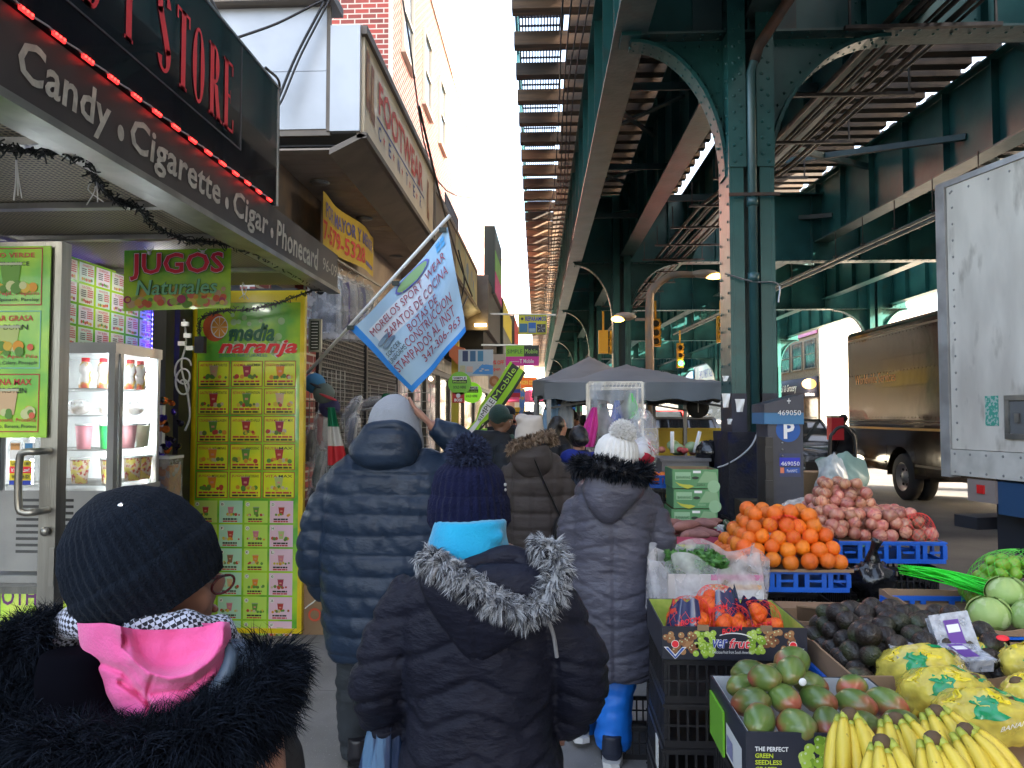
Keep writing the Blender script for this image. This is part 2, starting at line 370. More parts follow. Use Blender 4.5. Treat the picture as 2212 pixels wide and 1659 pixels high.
for k, Y in enumerate(BENTS):
    near = 2 if k == 1 else (1 if k in (2, 3) else 0)
    XL = ex(1.92, Y); XRr = ex(XR, Y)
    column(XL, Y, near); column(XRr, Y, near and 1)
    arch(XL, Y, -1, near); arch(XL, Y, 1, near, 1.15); arch(XRr, Y, -1, near and 1, 1.15); arch(XRr, Y, 1, near and 1)
    x0, x1 = XL-1.16, XRr+1.1
    mb = MB(teal); zb, zt = ZA, 6.93
    mb.box(x0, x1, Y-.012, Y+.012, zb+.02, zt)
    mb.use(worn if k == 1 else teal).box(x0, x1, Y-.17, Y+.17, zb, zb+.022); mb.use(teal).box(x0, x1, Y-.17, Y+.17, zt, zt+.03)
    xs = [x0+.03+i*1.13 for i in range(int((x1-x0)/1.13)+1)]
    for x in xs: mb.box(x, x+.02, Y-.14, Y+.14, zb+.023, zt-.001)
    if near:
        rivets(mb, (x0+.05,Y-.013,zb+.08), (x1,Y-.013,zb+.08), .17, .018, (0,-1,0))
        rivets(mb, (x0+.05,Y-.13,zb-.0), (x1,Y-.13,zb-.0), .17, .018, (0,0,-1)); rivets(mb, (x0+.05,Y-.04,zb-.0), (x1,Y-.04,zb-.0), .17, .018, (0,0,-1))
        for x in xs: rivets(mb, (x-.05,Y-.013,zb+.15), (x-.05,Y-.013,zt-.1), .17, .016, (0,-1,0))
    if k == 1:
        mb.use(teal).box(x0-.05, x0+.14, Y-.2, Y+.1, zb-.02, zt)
        for cx in (.0, .09): rivets(mb, (x0+cx,Y-.2,zb+.05), (x0+cx,Y-.2,zt-.05), .15, .02, (0,-1,0))
        # gusset plates behind the column head
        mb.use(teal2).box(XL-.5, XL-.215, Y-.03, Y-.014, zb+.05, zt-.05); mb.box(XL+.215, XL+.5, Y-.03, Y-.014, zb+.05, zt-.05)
    mb.build('cross_girder', EL)
def lgirder(xa, ya, xb, yb, zb, zt, fw=.32, flange=None, stiff=1.3, nm='track_girder'):
    mb = MB(teal); a, b = V3((xa,ya,0)), V3((xb,yb,0)); d = (b-a).normalized(); s = V3((d.y,-d.x,0)); L = (b-a).length
    z = V3((0,0,1)); mb.bar(a+z*(zb+zt)/2, b+z*(zb+zt)/2, .02, zt-zb-.05)
    mb.use(flange or teal).bar(a+z*zb, b+z*zb, fw, .03); mb.use(teal).bar(a+z*zt, b+z*zt, fw, .03)
    for i in range(int(L/stiff)):
        p = a+d*(i*stiff+.6)
        for q in (-1, 1): mb.bar(p+s*q*.075+z*(zb+.03), p+s*q*.075+z*(zt-.03), .12, .02, up=d)
        if -1 < p.y < 24: rivets(mb, p+d*.06-s*.0115+z*(zb+.12), p+d*.06-s*.0115+z*(zt-.1), .17, .015, -s)
    return mb.build(nm, EL)
for xx, zb, fl in ((.80,5.36,worn),(2.05,5.5,worn),(3.55,5.65,None)):
    lgirder(ex(xx,-6), -6, ex(xx,78), 78, zb, 7.0, flange=fl)
gx = lambda y: 6.55+.0757*(18.6-y)
lgirder(gx(-4), -4, gx(40), 40, 5.82, 7.25, .36, worn); lgirder(gx(40), 40, gx(40)-.3, 80, 5.82, 7.25, .36)
lgirder(9.6+.6, -6, 9.6-.9, 78, 5.7, 7.0); lgirder(12.3,-6,11.2,78,5.5,7.0)
# ties: those that stick out under the walkway first
tn = 0; rest = MB(wood)
for i in range(46):
    y = 6.1+i*1.0; x0 = ex(-.44, y)
    mb = MB(wood2 if i % 3 else wood).bar((x0,y,7.16),(ex(3.3,y),y,7.16),.2,.2); mb.build('railway_tie', EL)
for i in range(60):
    y = 5.6+i*.5 if i < 0 else 5.6+i*1.0
    if y > 40: break
    MB(wood2 if i % 2 else wood).bar((ex(.35,y),y,7.16),(ex(3.3,y),y,7.16),.2,.2).build('railway_tie', EL)
for i in range(46, 80):
    y = 6.1+i; rest.bar((ex(-.44,y),y,7.16),(ex(3.3,y),y,7.16),.2,.2)
for i in range(24): y = 5.1-i*.5; rest.bar((-.3,y,7.16),(3.3,y,7.16),.2,.2)
for i in range(190):
    y = -6+i*.44; x = gx(y) if y < 60 else gx(60)
    rest.bar((x-2.3,y,7.36),(x-.26+.09*((i*7)%3),y,7.36),.22,.2)
    rest.bar((x+.1,y,7.4),(x+.8,y,7.4),.22,.2); rest.bar((x+.95,y,7.2),(x+3.4,y,7.2),.24,.2)
    if i % 2: rest.bar((x+3.6,y,7.2),(13.2,y,7.2),.24,.2)
rest.build('railway_ties_far', EL, kind='stuff')
deck = MB(wood)
for x0, x1, z in ((1.15,1.95,7.27),(2.7,3.35,7.27),(8.2,9.1,7.32)): 
    for j in range(3): deck.bar((ex(x0+j*(x1-x0)/2.6,-6),-6,z+.03),(ex(x0+j*(x1-x0)/2.6,78),78,z+.03),.23,.05)
deck.build('shade_planks', EL)  # planks added between the rails to keep sun dapples off the people below
rl = MB(rustm)
for x in (.75, 2.2, 5.3-.3, 6.4, 8.6, 10.1):
    if x > 4 and x < 8: rl.bar((gx(-6)+x-6.9,-6,7.55),(gx(70)+x-6.9,70,7.55),.07,.15)
    else: rl.bar((ex(x,-6),-6,7.38),(ex(x,78),78,7.38),.07,.15)
rl.build('rails', EL)
gm = mat('grating_steel', (.03,.035,.05), .6, .3)
gr = MB(gm)
for j in range(15): x = -.36+.045*j; gr.bar((ex(x,2),2,7.33),(ex(x,52),52,7.33),.019,.05)
for j in range(200): y = 2+j*.25; gr.bar((ex(-.37,y),y,7.335),(ex(.28,y),y,7.335),.016,.03)
gr.build('walkway_grating', EL)
pt = mat('pale_teal_rail', (.08,.3,.33), .5)
hr = MB(pt)
for i in range(26):
    y = 6.6+2*i; hr.bar((ex(-.42,y),y,7.28),(ex(-.42,y),y,8.4),.05,.05)
for z in (7.7, 8.35): hr.bar((ex(-.42,2),2,z),(ex(-.42,56),56,z),.04,.04)
hr.build('walkway_railing', EL)
# bracing between the first two track girders
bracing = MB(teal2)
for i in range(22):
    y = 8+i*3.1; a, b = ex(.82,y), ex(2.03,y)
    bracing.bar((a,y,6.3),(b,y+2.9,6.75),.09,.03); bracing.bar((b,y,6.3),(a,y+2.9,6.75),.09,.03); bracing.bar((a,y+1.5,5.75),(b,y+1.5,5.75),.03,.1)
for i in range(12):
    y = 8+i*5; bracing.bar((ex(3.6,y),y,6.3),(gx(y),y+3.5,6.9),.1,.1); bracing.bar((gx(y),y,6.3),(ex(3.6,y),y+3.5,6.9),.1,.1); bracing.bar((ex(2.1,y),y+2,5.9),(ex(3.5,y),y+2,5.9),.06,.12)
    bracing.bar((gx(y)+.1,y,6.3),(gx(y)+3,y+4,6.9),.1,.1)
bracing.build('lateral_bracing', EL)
# conduits
pk = [(3.72,4),(3.6,7),(3.38,11.6),(3.05,14),(2.85,21),(2.6,32),(2.2,60)]
cdm = MB(pipe_m); cdm.smooth = True
for j in range(10):
    o = (j-4.5)*.075+rnd(-.01,.01); zz = 5.42+(.07 if j % 3 == 1 else 0)+rnd(-.012,.012); r = (.032,.018,.024,.02)[j % 4]
    cdm.tube([(x+o, y, zz) for x, y in pk], r, 7)
cdm.build('conduit_bundle', EL)
for i in range(16):
    y = 7.3+i*1.55; x = 3.58-(y-7)*.055
    h = MB(pipe_m).bar((x-.75,y,5.33),(x+.7,y,5.33),.05,.035); h.bar((x-.7,y,5.33),(x-.7,y,5.75),.02,.02); h.bar((x+.65,y,5.33),(x+.65,y,5.75),.02,.02); h.build('conduit_hanger', EL)
# hung cable tray under the diagonal girder
tr = MB(worn); ty = [(7.25,8),(6.95,13.5),(6.2,24),(5.6,34)]
for j in (-.11, .11): tr.tube([(x+j,y,5.22) for x, y in ty], .035, 6)
tr.use(pipe_m).tube([(x+.28,y,5.32) for x, y in ty], .05, 8)
for i in range(20):
    y = 8.5+i*1.3; x = 7.25-(y-8)*.063; tr.bar((x-.15,y,5.2),(x-.15,y,5.85),.015,.015); tr.bar((x-.2,y,5.25),(x+.35,y,5.25),.03,.03)
tr.build('cable_tray', EL)
# draped wires along the outer edge
wr = MB(mat('black_cable', (.02,.02,.022), .6)); wr.smooth = True
for j in range(4):
    pts = []
    for i in range(15): y = 5+i*3.2; pts.append((ex(.5-.1*j,y)+.04*sin(i*2+j), y, 6.75-.3*j*.5-(.16 if i % 2 else 0)*(1+j*.3)))
    wr.tube(pts, .011, 5, sub=4)
for j in range(5):
    y = 14+j*3; wr.tube([(ex(.6,y),y,5.3),(ex(.5,y+.5),y+.7,4.75),(ex(.65,y+1.2),y+1.5,5.35)], .009, 5, sub=5)
wr.build('slack_cable', EL)
MB(mat('steel_wire', (.3,.3,.3), .4, .8)).tube([(1.65,7.24,2.98),(1.9,7.22,2.9),(2.14,7.24,2.88),(2.13,7.2,2.7)], .008, 5, sub=5).build('wire_loop', EL)
# ================================================================== left side: shops, signs, awnings
YA = lambda u, X=-1.588: X*FPX/(u-1185)      # distance at which column u meets the plane X
alu = mat('dull_aluminium', (.42,.42,.4), .35, .8, (.25,.25,.24), 4)
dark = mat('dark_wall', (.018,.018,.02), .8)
black_g = mat('glossy_black_panel', (.012,.013,.018), .12, 0, (.02,.022,.03), 2, coat=.6)
brownblk = mat('faded_brown_fascia', (.05,.042,.043), .35, 0, (.07,.06,.06), 3, bump=.1, bs=6)
redp = paint((.85,.025,.04)); whitep = paint((.8,.8,.78)); creamp = mat('sign_cream_paint', (.62,.59,.5), .6, 0, (.42,.4,.34), 25)
led = lambda n, c, e: mat(n, c, .5, emit=e)
# ---- candy store canopy
A = thing('store_awning', (-1.6,3.2,2.57), 'black store awning with cream lettering for candy and cigars over the juice shop', 'awning')
MB(brownblk).box(-1.64,-1.588,.3,5.7,2.6,2.86).build('fascia', A)
MB(alu).box(-1.66,-1.57,.3,5.71,2.57,2.599).box(-1.75,-1.661,.3,5.7,2.585,2.62).build('edge_trim', A)
MB(mat('perforated_ceiling', (.30,.25,.16), .5, .3, (.04,.035,.03), 1, sharp=(.45,.55))).box(-4.4,-1.66,.3,5.69,2.64,2.66).build('ceiling', A)
pm = MATS['perforated_ceiling']; N = pm.node_tree.nodes; L = pm.node_tree.links
for n in list(N):
    if n.type == 'TEX_NOISE':
        v = N.new('ShaderNodeTexVoronoi'); v.inputs['Scale'].default_value = 42; v.inputs['Randomness'].default_value = 0
        L.new(n.inputs['Vector'].links[0].from_socket, v.inputs['Vector']); mr = n.outputs['Fac'].links[0].to_node; L.new(v.outputs['Distance'], mr.inputs[0]); N.remove(n); mr.inputs[1].default_value = .38; mr.inputs[2].default_value = .3
for y in (1.6, 2.6, 3.42, 4.05, 5.0): MB(alu).box(-4.4,-1.67,y,y+.05,2.61,2.638).build('cross_rail', A)
MB(alu).box(-2.95,-2.9,.3,5.69,2.605,2.612).build('cross_rail', A)
def fas(t, y0, y1, z0, z1, mt=creamp, off=.018, sh=.12, X=-1.588, par=A, nm='lettering'):
    mb = MB(); Pl((X,y0,z0),(0,1,0),(0,0,1),mb).text(t,0,0,y1-y0,z1-z0,mt,.003,off=off,shear=sh,sp=1.02); return mb.build(nm, par)
fas('Candy', 2.19, 2.68, 2.625, 2.80); fas('Cigarette', 2.81, 3.615, 2.625, 2.80); fas('Cigar', 3.765, 4.25, 2.625, 2.80); fas('Phonecard', 4.38, 5.2, 2.645, 2.80); fas('96-09', 5.31, 5.66, 2.68, 2.77, off=0)
for y in (2.745, 3.69, 4.31): d = MB(creamp); Pl((-1.588,y,2.70),(0,1,0),(0,0,1),d).disc(0,0,.022,creamp,.003,.03); d.build('lettering_dot', A)
B = thing('store_sign', (-1.6,2.2,2.87), 'glossy black sign reading candy store in tall red serif letters above the awning', 'sign')
MB(black_g).box(-1.9,-1.575,.3,4.35,2.87,3.56).build('panel', B)
MB(mat('seam_dark', (.1,.1,.11), .4, .5)).box(-1.574,-1.571,.3,3.82,3.008,3.014).box(-1.574,-1.571,3.815,3.82,3.014,3.55).build('seam', B)
MB(alu).box(-1.91,-1.57,.3,4.36,3.562,3.575).box(-1.9,-1.57,4.352,4.37,2.87,3.56).build('edge_trim', B)
def serif(ch, y, z, w, h, mb):
    """tall condensed roman capitals from thick and thin strokes"""
    T = .34*w; t = .015; q = Pl((-1.575,y,z),(0,1,0),(0,0,1),mb); r = lambda a,b,c,d_: q.rect(a,b,c,d_,redp,.004)
    def arc(cx, cy, rx, ry, a0, a1, th0=None, n=14, thin=.014):
        for i in range(n):
            a, b = a0+(a1-a0)*i/n, a0+(a1-a0)*(i+1)/n
            f = lambda g: thin+(T-thin)*abs(cos(g))**1.3
            q.poly([(cx+rx*cos(a),cy+ry*sin(a)),(cx+rx*cos(b),cy+ry*sin(b)),(cx+(rx-f(b))*cos(b),cy+(ry-thin*1.2)*sin(b)),(cx+(rx-f(a))*cos(a),cy+(ry-thin*1.2)*sin(a))][::(1 if a1>a0 else -1)],redp,.004)
    if ch == 'T': r(.5*w-T/2,0,.5*w+T/2,h); r(.22*w,0,.78*w,t); r(0,h-t,w,h); r(0,h-.16*h,.012,h-t); r(w-.012,h-.16*h,w,h-t)
    if ch == 'E': r(.1*w,0,.1*w+T,h); r(0,0,w,t); r(0,h-t,w*.93,h); r(w-.012,0,w,.2*h); r(w*.93-.012,h-.17*h,w*.93,h); r(.1*w+T,.5*h-t/2,.68*w,.5*h+t/2); r(.66*w,.4*h,.68*w,.6*h)
    if ch in 'RPD': r(.1*w,0,.1*w+T,h); r(0,0,.5*w,t); r(0,h-t,.5*w,h)
    if ch == 'R': arc(.5*w,.74*h,.42*w,.26*h,-pi/2,pi/2); r(.35*w,.48*h,.5*w,.48*h+t); q.poly([(.45*w,.48*h),(.45*w+T,.48*h),(w+.01,0),(w-T+.01,0)][::-1],redp,.004); r(w-T,0,w+.03,t)
    if ch == 'D': arc(.45*w,.5*h,.55*w,.5*h,-pi/2,pi/2)
    if ch == 'O': arc(.5*w,.5*h,.5*w,.5*h,0,2*pi,n=30)
    if ch == 'Y': r(.5*w-T/2,0,.5*w+T/2,.45*h); r(.25*w,0,.75*w,t); q.poly([(.5*w-T/2,.45*h),(.5*w+T/2,.45*h),(.1*w+T,h),(.1*w,h)],redp,.004); q.poly([(.5*w+T/2-.01,.45*h),(.5*w+T/2,.45*h),(.95*w,h),(.85*w,h)],redp,.004); r(0,h-t,.45*w,h)
    if ch == 'N': r(.1*w,0,.1*w+.012,h); r(.9*w,0,.9*w+.012,h); q.poly([(.1*w,h),(.9*w,0),(.9*w+.01,0),(.1*w+T,h)],redp,.004); r(0,0,.25*w,t); r(.75*w,h-t,w,h)
    if ch == 'A': q.poly([(.1*w,0),(.1*w+.012,0),(.5*w,h),(.47*w,h)],redp,.004); q.poly([(.9*w-T,0),(.9*w,0),(.53*w,h),(.47*w,h)],redp,.004); r(.25*w,.35*h,.7*w,.35*h+t)
    if ch == 'C': arc(.5*w,.5*h,.5*w,.5*h,pi*.25,pi*1.75,n=24)
    if ch == 'S':
        arc(.5*w,.75*h,.47*w,.25*h,pi*.1,pi*1.1,n=14); arc(.5*w,.25*h,.47*w,.25*h,-pi*.9,pi*.1,n=14)
        q.poly([(.03*w,.72*h),(.03*w+T,.78*h),(.97*w,.28*h),(.97*w-T,.22*h)][::-1],redp,.004)
wd = 'CANDY STORE'; ys = [2.05,2.19,2.33,2.47,2.70,0,2.965,3.13,3.275,3.44,3.60]
for ch, y in zip(wd, ys):
    if ch == ' ': continue
    mb = MB(); serif(ch, y, 3.055, .118, .345, mb); mb.build('red_letter', B)
ledm = led('red_led', (1,.02,.015), 1.0); cab = mat('black_cable')
ls = thing('led_strip', (-1.565,2.2,2.865), 'string of glowing red led clusters along the top of the awning band', 'light strip')
for i in range(24):
    y = 1.7+i*.155-.0*i
    if y > 4.3: break
    m = MB(led('red_led_lens', (.9,.02,.02), .3)).box(-1.572,-1.566,y,y+.062,2.858,2.874); m.use(ledm)
    for k in range(3): m.ball((-1.5625,y+.011+k*.02,2.866),.0052,6,4)
    m.build('led_cluster', ls)
w_ = MB(mat('clear_wire', (.5,.4,.38), .3)); w_.smooth = True
w_.tube([(-1.566,1.6+i*.0775,2.866+(.006 if i % 2 else -.002)) for i in range(35)], .003, 5, sub=2); w_.build('lead', ls)
# garland of unlit light strings
gm2 = mat('dark_green_wire', (.01,.014,.014), .45, spec=.7)
def garland(name, pts, r, n, label):
    mb = MB(gm2); c = catmull(pts, 8)
    mb.tube(pts, .006, 5, sub=8)
    for i in range(n):
        p = c[min(len(c)-1, int(i/n*len(c)))]+V3((rnd(-.01,.01),rnd(-.01,.01),rnd(-.01,.01))); d = V3((rnd(-1,1),rnd(-1,1),rnd(-1,1))).normalized()
        mb.tube([p-d*r*.3, p+d*r*.4+V3((rnd(-.01,.01),0,rnd(-.01,.01))), p+d*r*rnd(.6,1.1)], .003, 4)
    o = mb.build(name); props(o, label, 'light string'); return o
garland('light_string', [PZ(u,v,2.59) for u,v in ((-60,322),(0,318),(60,327),(130,332),(190,345),(203,385),(250,432),(300,452),(340,492),(400,517),(470,525),(560,552),(640,595),(700,625))], .035, 420, 'dark unlit string lights drooping under the canopy ceiling along its edge')
garland('light_string', [P(u,v,5.6) for u,v in ((700,622),(660,632),(600,655),(540,668),(480,672),(435,690))]+[P(432,740,5.5)], .03, 190, 'dark light string swagged across the top of the tall menu board')
for u, v, l in ((35,335,.16),(205,385,.1),(525,610,.12)):
    p = PZ(u,v,2.6); mb = MB(whitep)
    for k in range(3): mb.tube([p, p+V3((rnd(-.03,.03),rnd(-.03,.03),-l*.5)), p+V3((rnd(-.05,.05),rnd(-.05,.05),-l))], .0028, 4, sub=3)
    props(mb.build('cable_tie'), {35:'pale loose twine dangling from the ceiling at the far left',205:'short white tie hanging beside the canopy edge under the word cigarette',525:'white knotted ties hanging right of the juice sign'}[u], 'tie')
# ---- shop interior
RM = thing('juice_shop', (-3.4,4,0), 'dark narrow juice shop behind the open door with tiled back wall', 'shop')
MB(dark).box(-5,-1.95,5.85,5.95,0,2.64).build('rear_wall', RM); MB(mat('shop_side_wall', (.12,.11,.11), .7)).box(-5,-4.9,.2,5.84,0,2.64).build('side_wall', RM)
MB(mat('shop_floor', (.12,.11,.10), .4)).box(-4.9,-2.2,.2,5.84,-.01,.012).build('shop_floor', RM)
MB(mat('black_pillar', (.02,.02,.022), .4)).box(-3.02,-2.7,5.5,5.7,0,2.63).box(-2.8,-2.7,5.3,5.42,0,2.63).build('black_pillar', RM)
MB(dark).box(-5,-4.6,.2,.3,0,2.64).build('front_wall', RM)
bl = led('blue_led', (.08,.06,1), 5)
for pts, lab in (([(-2.87,5.45,z) for z in (2.0,2.42)], 'vertical blue led strip on the black pillar behind the juice sign'),([(-4.2,5.5,2.6),(-2.7,5.5,2.6)], 'blue led strip running along the back of the canopy ceiling')):
    b = MB(whitep); k = int((V3(pts[1])-V3(pts[0])).length/.033)
    b.bar(pts[0], pts[1], .02, .006, up=(0,1,0)); b.use(bl)
    for i in range(k): b.ball(V3(pts[0]).lerp(V3(pts[1]), i/k)+V3((0,-.012,0)), .0085, 6, 4)
    props(b.build('blue_led_strip'), lab, 'light strip')
ll = led('shop_tube_light', (.95,.93,.88), 5)
for x, y, l, s in ((-3.6,2.9,.45,'deep inside behind the glass door'),(-2.3,1.55,.45,'nearest the street'),(-2.52,4.92,.14,'behind the juice sign, added to brighten the menu cards')): props(MB(ll).box(x-.02,x+.02,y-l,y+l,2.58,2.6).build('tube_light'), 'white tube light on the shop ceiling '+s, 'lamp')  # the tube behind the sign is unseen, added to brighten the cards
props(MB(led('purple_tube', (.3,.2,1), 2)).box(-4.1,-2.9,5.2,5.23,2.57,2.6).build('tube_light'), 'purple tube light at the rear of the canopy ceiling', 'lamp')
# menu printing
G1, G2 = (.28,.55,.03), (.06,.30,.03)
greenboard = mat('menu_green_print', (.42,.70,.04), .25, 0, (.12,.45,.05), 3.5, sharp=(.4,.6), coat=.3)
cardy = mat('menu_yellow_card', (.78,.80,.02), .3, 0, (.6,.75,.03), 6, coat=.3)
cols = {'r':(.45,.03,.03),'g':(.12,.3,.04),'o':(.75,.25,.03),'p':(.6,.2,.28),'b':(.25,.12,.06),'t':(.6,.42,.25),'w':(.45,.55,.2),'m':(.35,.02,.07)}
def cup(q, x, y, s, c):
    """printed plastic cup with fruit heaped at its foot"""
    q.poly([(x-s*.22,y),(x+s*.22,y),(x+s*.33,y+s*.8),(x-s*.33,y+s*.8)], paint(cols[c]), .003)
    q.rect(x-s*.36,y+s*.8,x+s*.36,y+s*.87,paint(tuple(min(.8,a*.5+.3) for a in cols[c])),.003)
    q.rect(x-s*.12,y+s*.35,x+s*.12,y+s*.5,paint((.7,.3,.25)),.0035)
    for i in range(9):
        a = rnd(-.95,.95)*s; q.disc(x+a,y+rnd(-.08,.1)*s,s*rnd(.1,.19),paint(random.choice([(.7,.3,.03),(.65,.5,.05),(.5,.05,.04),(.1,.28,.04),(.55,.5,.35),(.12,.2,.04)])),.0032+.00015*i,n=8)
def scrib(q, x0, y0, w, h, m):
    """a line of print too small to read"""
    x = x0
    while x < x0+w: l = rnd(.12,.3)*w; q.rect(x,y0,min(x0+w,x+l),y0+h,m,.0033); x += l+.03*w
MBD = thing('menu_board', (-2.25,5.75,0), 'tall yellow framed menu board covered with pictures of juices on green', 'menu board')
bx0, bx1, bz1 = P(412,900,5.75).x, P(656,900,5.75).x, P(540,628,5.75).z; BW = bx1-bx0
yel = mat('yellow_frame', (.85,.66,.01), .3, 0, (.7,.5,.01), 3, coat=.3)
fr = MB(yel); q = Pl((bx0,5.75,.02),(1,0,0),(0,0,1),fr); H = bz1-.02
for a in ((0,0,BW,.035),(0,H-.09,BW,H),(0,.035,.035,H-.09),(BW-.035,.035,BW,H-.09)): q.slab(a[0],a[1],a[2],a[3],.05,yel)
fr.build('frame', MBD)
pb = MB(greenboard); q = Pl((bx0,5.765,.02),(1,0,0),(0,0,1),pb); q.rect(.035,.035,BW-.035,H-.09,greenboard,.0)
pix = lambda u, v: ((u-412)/244*BW, (1375-v)/747*H)
for i in range(26): x, y = rnd(.3,.75), rnd(H-.5,H-.16); q.disc(x,y,rnd(.012,.035),mat('pale_bubble',(.35,.55,.25),.4),.0005)
def C(u0, v0, u1, v1):
    a, b = pix(u0, v1), pix(u1, v0); return a[0], a[1], b[0], b[1]
tit = [('ARTRITIS','ARTHRITIS','t'),('ANEMIA','ANEMIA','m'),('DIGESTION','DIGESTION','o'),('GASTRITIS','GASTRITIS','r'),('RETENCION','RETENTION','g'),('BATIDO PONY','SHAKE PONY','t'),('COLAGENO','COLLAGEN','g'),('ANTI-GRIPAL','ANTI-FLU','r'),('FRUTA MIX','FRUIT MIX','m'),('POTENCIA DE','VITAMINAS','o'),('AFRODICIACO','APHRODISIAC','g'),('NUTRI','MAX','r'),('JUGO','MEXICANO','o'),('JUGO','ECUATORIANO','m'),('VITA','MAX','w')]
redi, blki, browni = paint((.55,.04,.05)), paint((.02,.03,.02)), paint((.4,.05,.03))
tx = MB()
qt = Pl((bx0,5.765,.02),(1,0,0),(0,0,1),tx)
for i, (a, b, c) in enumerate(tit):
    cx, r_ = i % 3, i//3; x0, y0, x1, y1 = C(425+cx*72, 783+r_*61, 493+cx*72, 840+r_*61)
    q.rect(x0,y0,x1,y1,cardy,.0012); q.frame(x0,y0,x1,y1,.006,browni,.0016)
    qt.text(a,x0+.015,y1-.042,.095,.02,redi,.003,off=.01); qt.text(b,x0+.12,y1-.042,.105,.02,blki,.003,off=.01)
    cup(q,(x0+x1)/2,y0+.075,.1,c)
    scrib(q,x0+.02,y0+.034,.2,.013,redi); scrib(q,x0+.02,y0+.012,.2,.013,blki)
pale = [(.5,.65,.15),(.45,.72,.6),(.5,.75,.12),(.8,.55,.72)]
for i in range(24):
    cx, r_ = i % 4, i//4; x0, y0, x1, y1 = C(421+cx*54.5, 1090+r_*52, 471+cx*54.5, 1138+r_*52)
    q.rect(x0,y0,x1,y1,paint(pale[(cx+(r_//3)*2*(cx==0)) % 4]),.0012)
    cup(q,(x0+x1)/2,y0+.06,.07,'bprrtowtpopbrgmw'[(i*5+3) % 16])
    q.disc(x0+.025,y1-.027,.016,whitep,.0032,n=10); qt.text('ABCDEFGHIJKL3456'[min(i,15)] if i < 12 else ('1A','2B','3C','4D','5E','6F')[i % 6],x0+.016,y1-.036,.018,.018,blki,.0036,off=.01,fit=True)
    scrib(q,x0+.03,y0+.022,.11,.012,blki); scrib(q,x0+.03,y0+.006,.11,.01,redi)
pb.build('printed_panel', MBD); tx.build('card_lettering', MBD)
def ln(t, u0, v0, u1, v1, m, off, sh, nm, par=MBD, Y=5.765):
    a = pix(u0,v1); b = pix(u1,v0); mb = MB(); Pl((bx0,Y,.02),(1,0,0),(0,0,1),mb).text(t,a[0],a[1],b[0]-a[0],b[1]-a[1],m,.004,off=off,shear=sh); mb.build(nm, par)
dgreen = paint((.01,.13,.06))
ln('tu',490,712,506,730,dgreen,.03,.3,'lettering_small_word'); ln('media',490,700,590,740,dgreen,.03,.3,'lettering_green_word')
mb = MB(); a = pix(468,776); b = pix(640,737); Pl((bx0,5.765,.02),(1,0,0),(0,0,1),mb).text('naranja',a[0],a[1],b[0]-a[0],b[1]-a[1],whitep,.003,off=.07,shear=.3).text('naranja',a[0],a[1],b[0]-a[0],b[1]-a[1],redp,.0045,off=.03,shear=.3); mb.build('lettering_red_word', MBD)
ln('JUGOS NATURALES',470,768,575,776,paint((.02,.15,.2)),0,0,'lettering_subtitle')
mb = MB(); qq = Pl((bx0,5.765,.02),(1,0,0),(0,0,1),mb); x, y = pix(460,708)
qq.disc(x,y,.095,paint((.6,.1,.02)),.003,.11,n=24).disc(x+.035,y,.068,whitep,.004,.085,n=24).disc(x+.037,y,.06,paint((.8,.35,.04)),.005,.077,n=24)
for k in range(8): a = k*pi/4; qq.poly([(x+.037,y),(x+.037+.06*cos(a-.05),y+.075*sin(a-.05)),(x+.037+.06*cos(a+.05),y+.075*sin(a+.05))],whitep,.006)
mb.build('orange_emblem', MBD)
# ---- hanging juice sign
JS = thing('hanging_sign', P(381,672,4.3), 'green hanging sign reading jugos naturales in red letters with fruit along the bottom', 'sign')
j0, j1 = P(266,672,4.28), P(497,665,4.38); W = (j1-j0).length; Hh = .35
mb = MB(); q = Pl(j0,(j1-j0),(0,0,1),mb); q.slab(0,0,W,Hh,.012,greenboard)
fr_c = [(.55,.1,.04),(.6,.35,.05),(.12,.3,.04),(.35,.03,.12),(.65,.5,.1),(.6,.15,.1),(.3,.45,.08),(.5,.35,.2)]
for i in range(70): q.disc(rnd(.02,W-.02),.025+rnd(0,.05)*(1+abs(sin(i))),rnd(.012,.026),paint(random.choice(fr_c)),.002+.0001*i,n=9)
mb.build('board', JS)
mb = MB(); q = Pl(j0,(j1-j0),(0,0,1),mb); q.text('JUGOS',.03,.165,W-.06,.17,blki,.012,off=.05).text('JUGOS',.033,.168,W-.066,.164,whitep,.013,off=.035).text('JUGOS',.037,.172,W-.074,.156,paint((.7,.01,.05)),.014,off=.02); mb.build('lettering_red_word', JS)
mb = MB(); q = Pl(j0,(j1-j0),(0,0,1),mb); q.text('Naturales',.07,.085,W-.14,.088,paint((.01,.08,.03)),.012,off=.035,shear=.15).text('Naturales',.07,.085,W-.14,.088,paint((.2,.55,.3)),.0135,off=.01,shear=.15); mb.build('lettering_green_word', JS)
mb = MB(whitep)
for t in (.24,.74):
    p = j0+(j1-j0)*t+V3((0,-.01,Hh-.02)); mb.ball(p,.012,8,5)
    for s in (-.03,.025): mb.tube([p,(p.x+s,p.y,2.62)],.003,4)
mb.build('hanging_cord', JS)
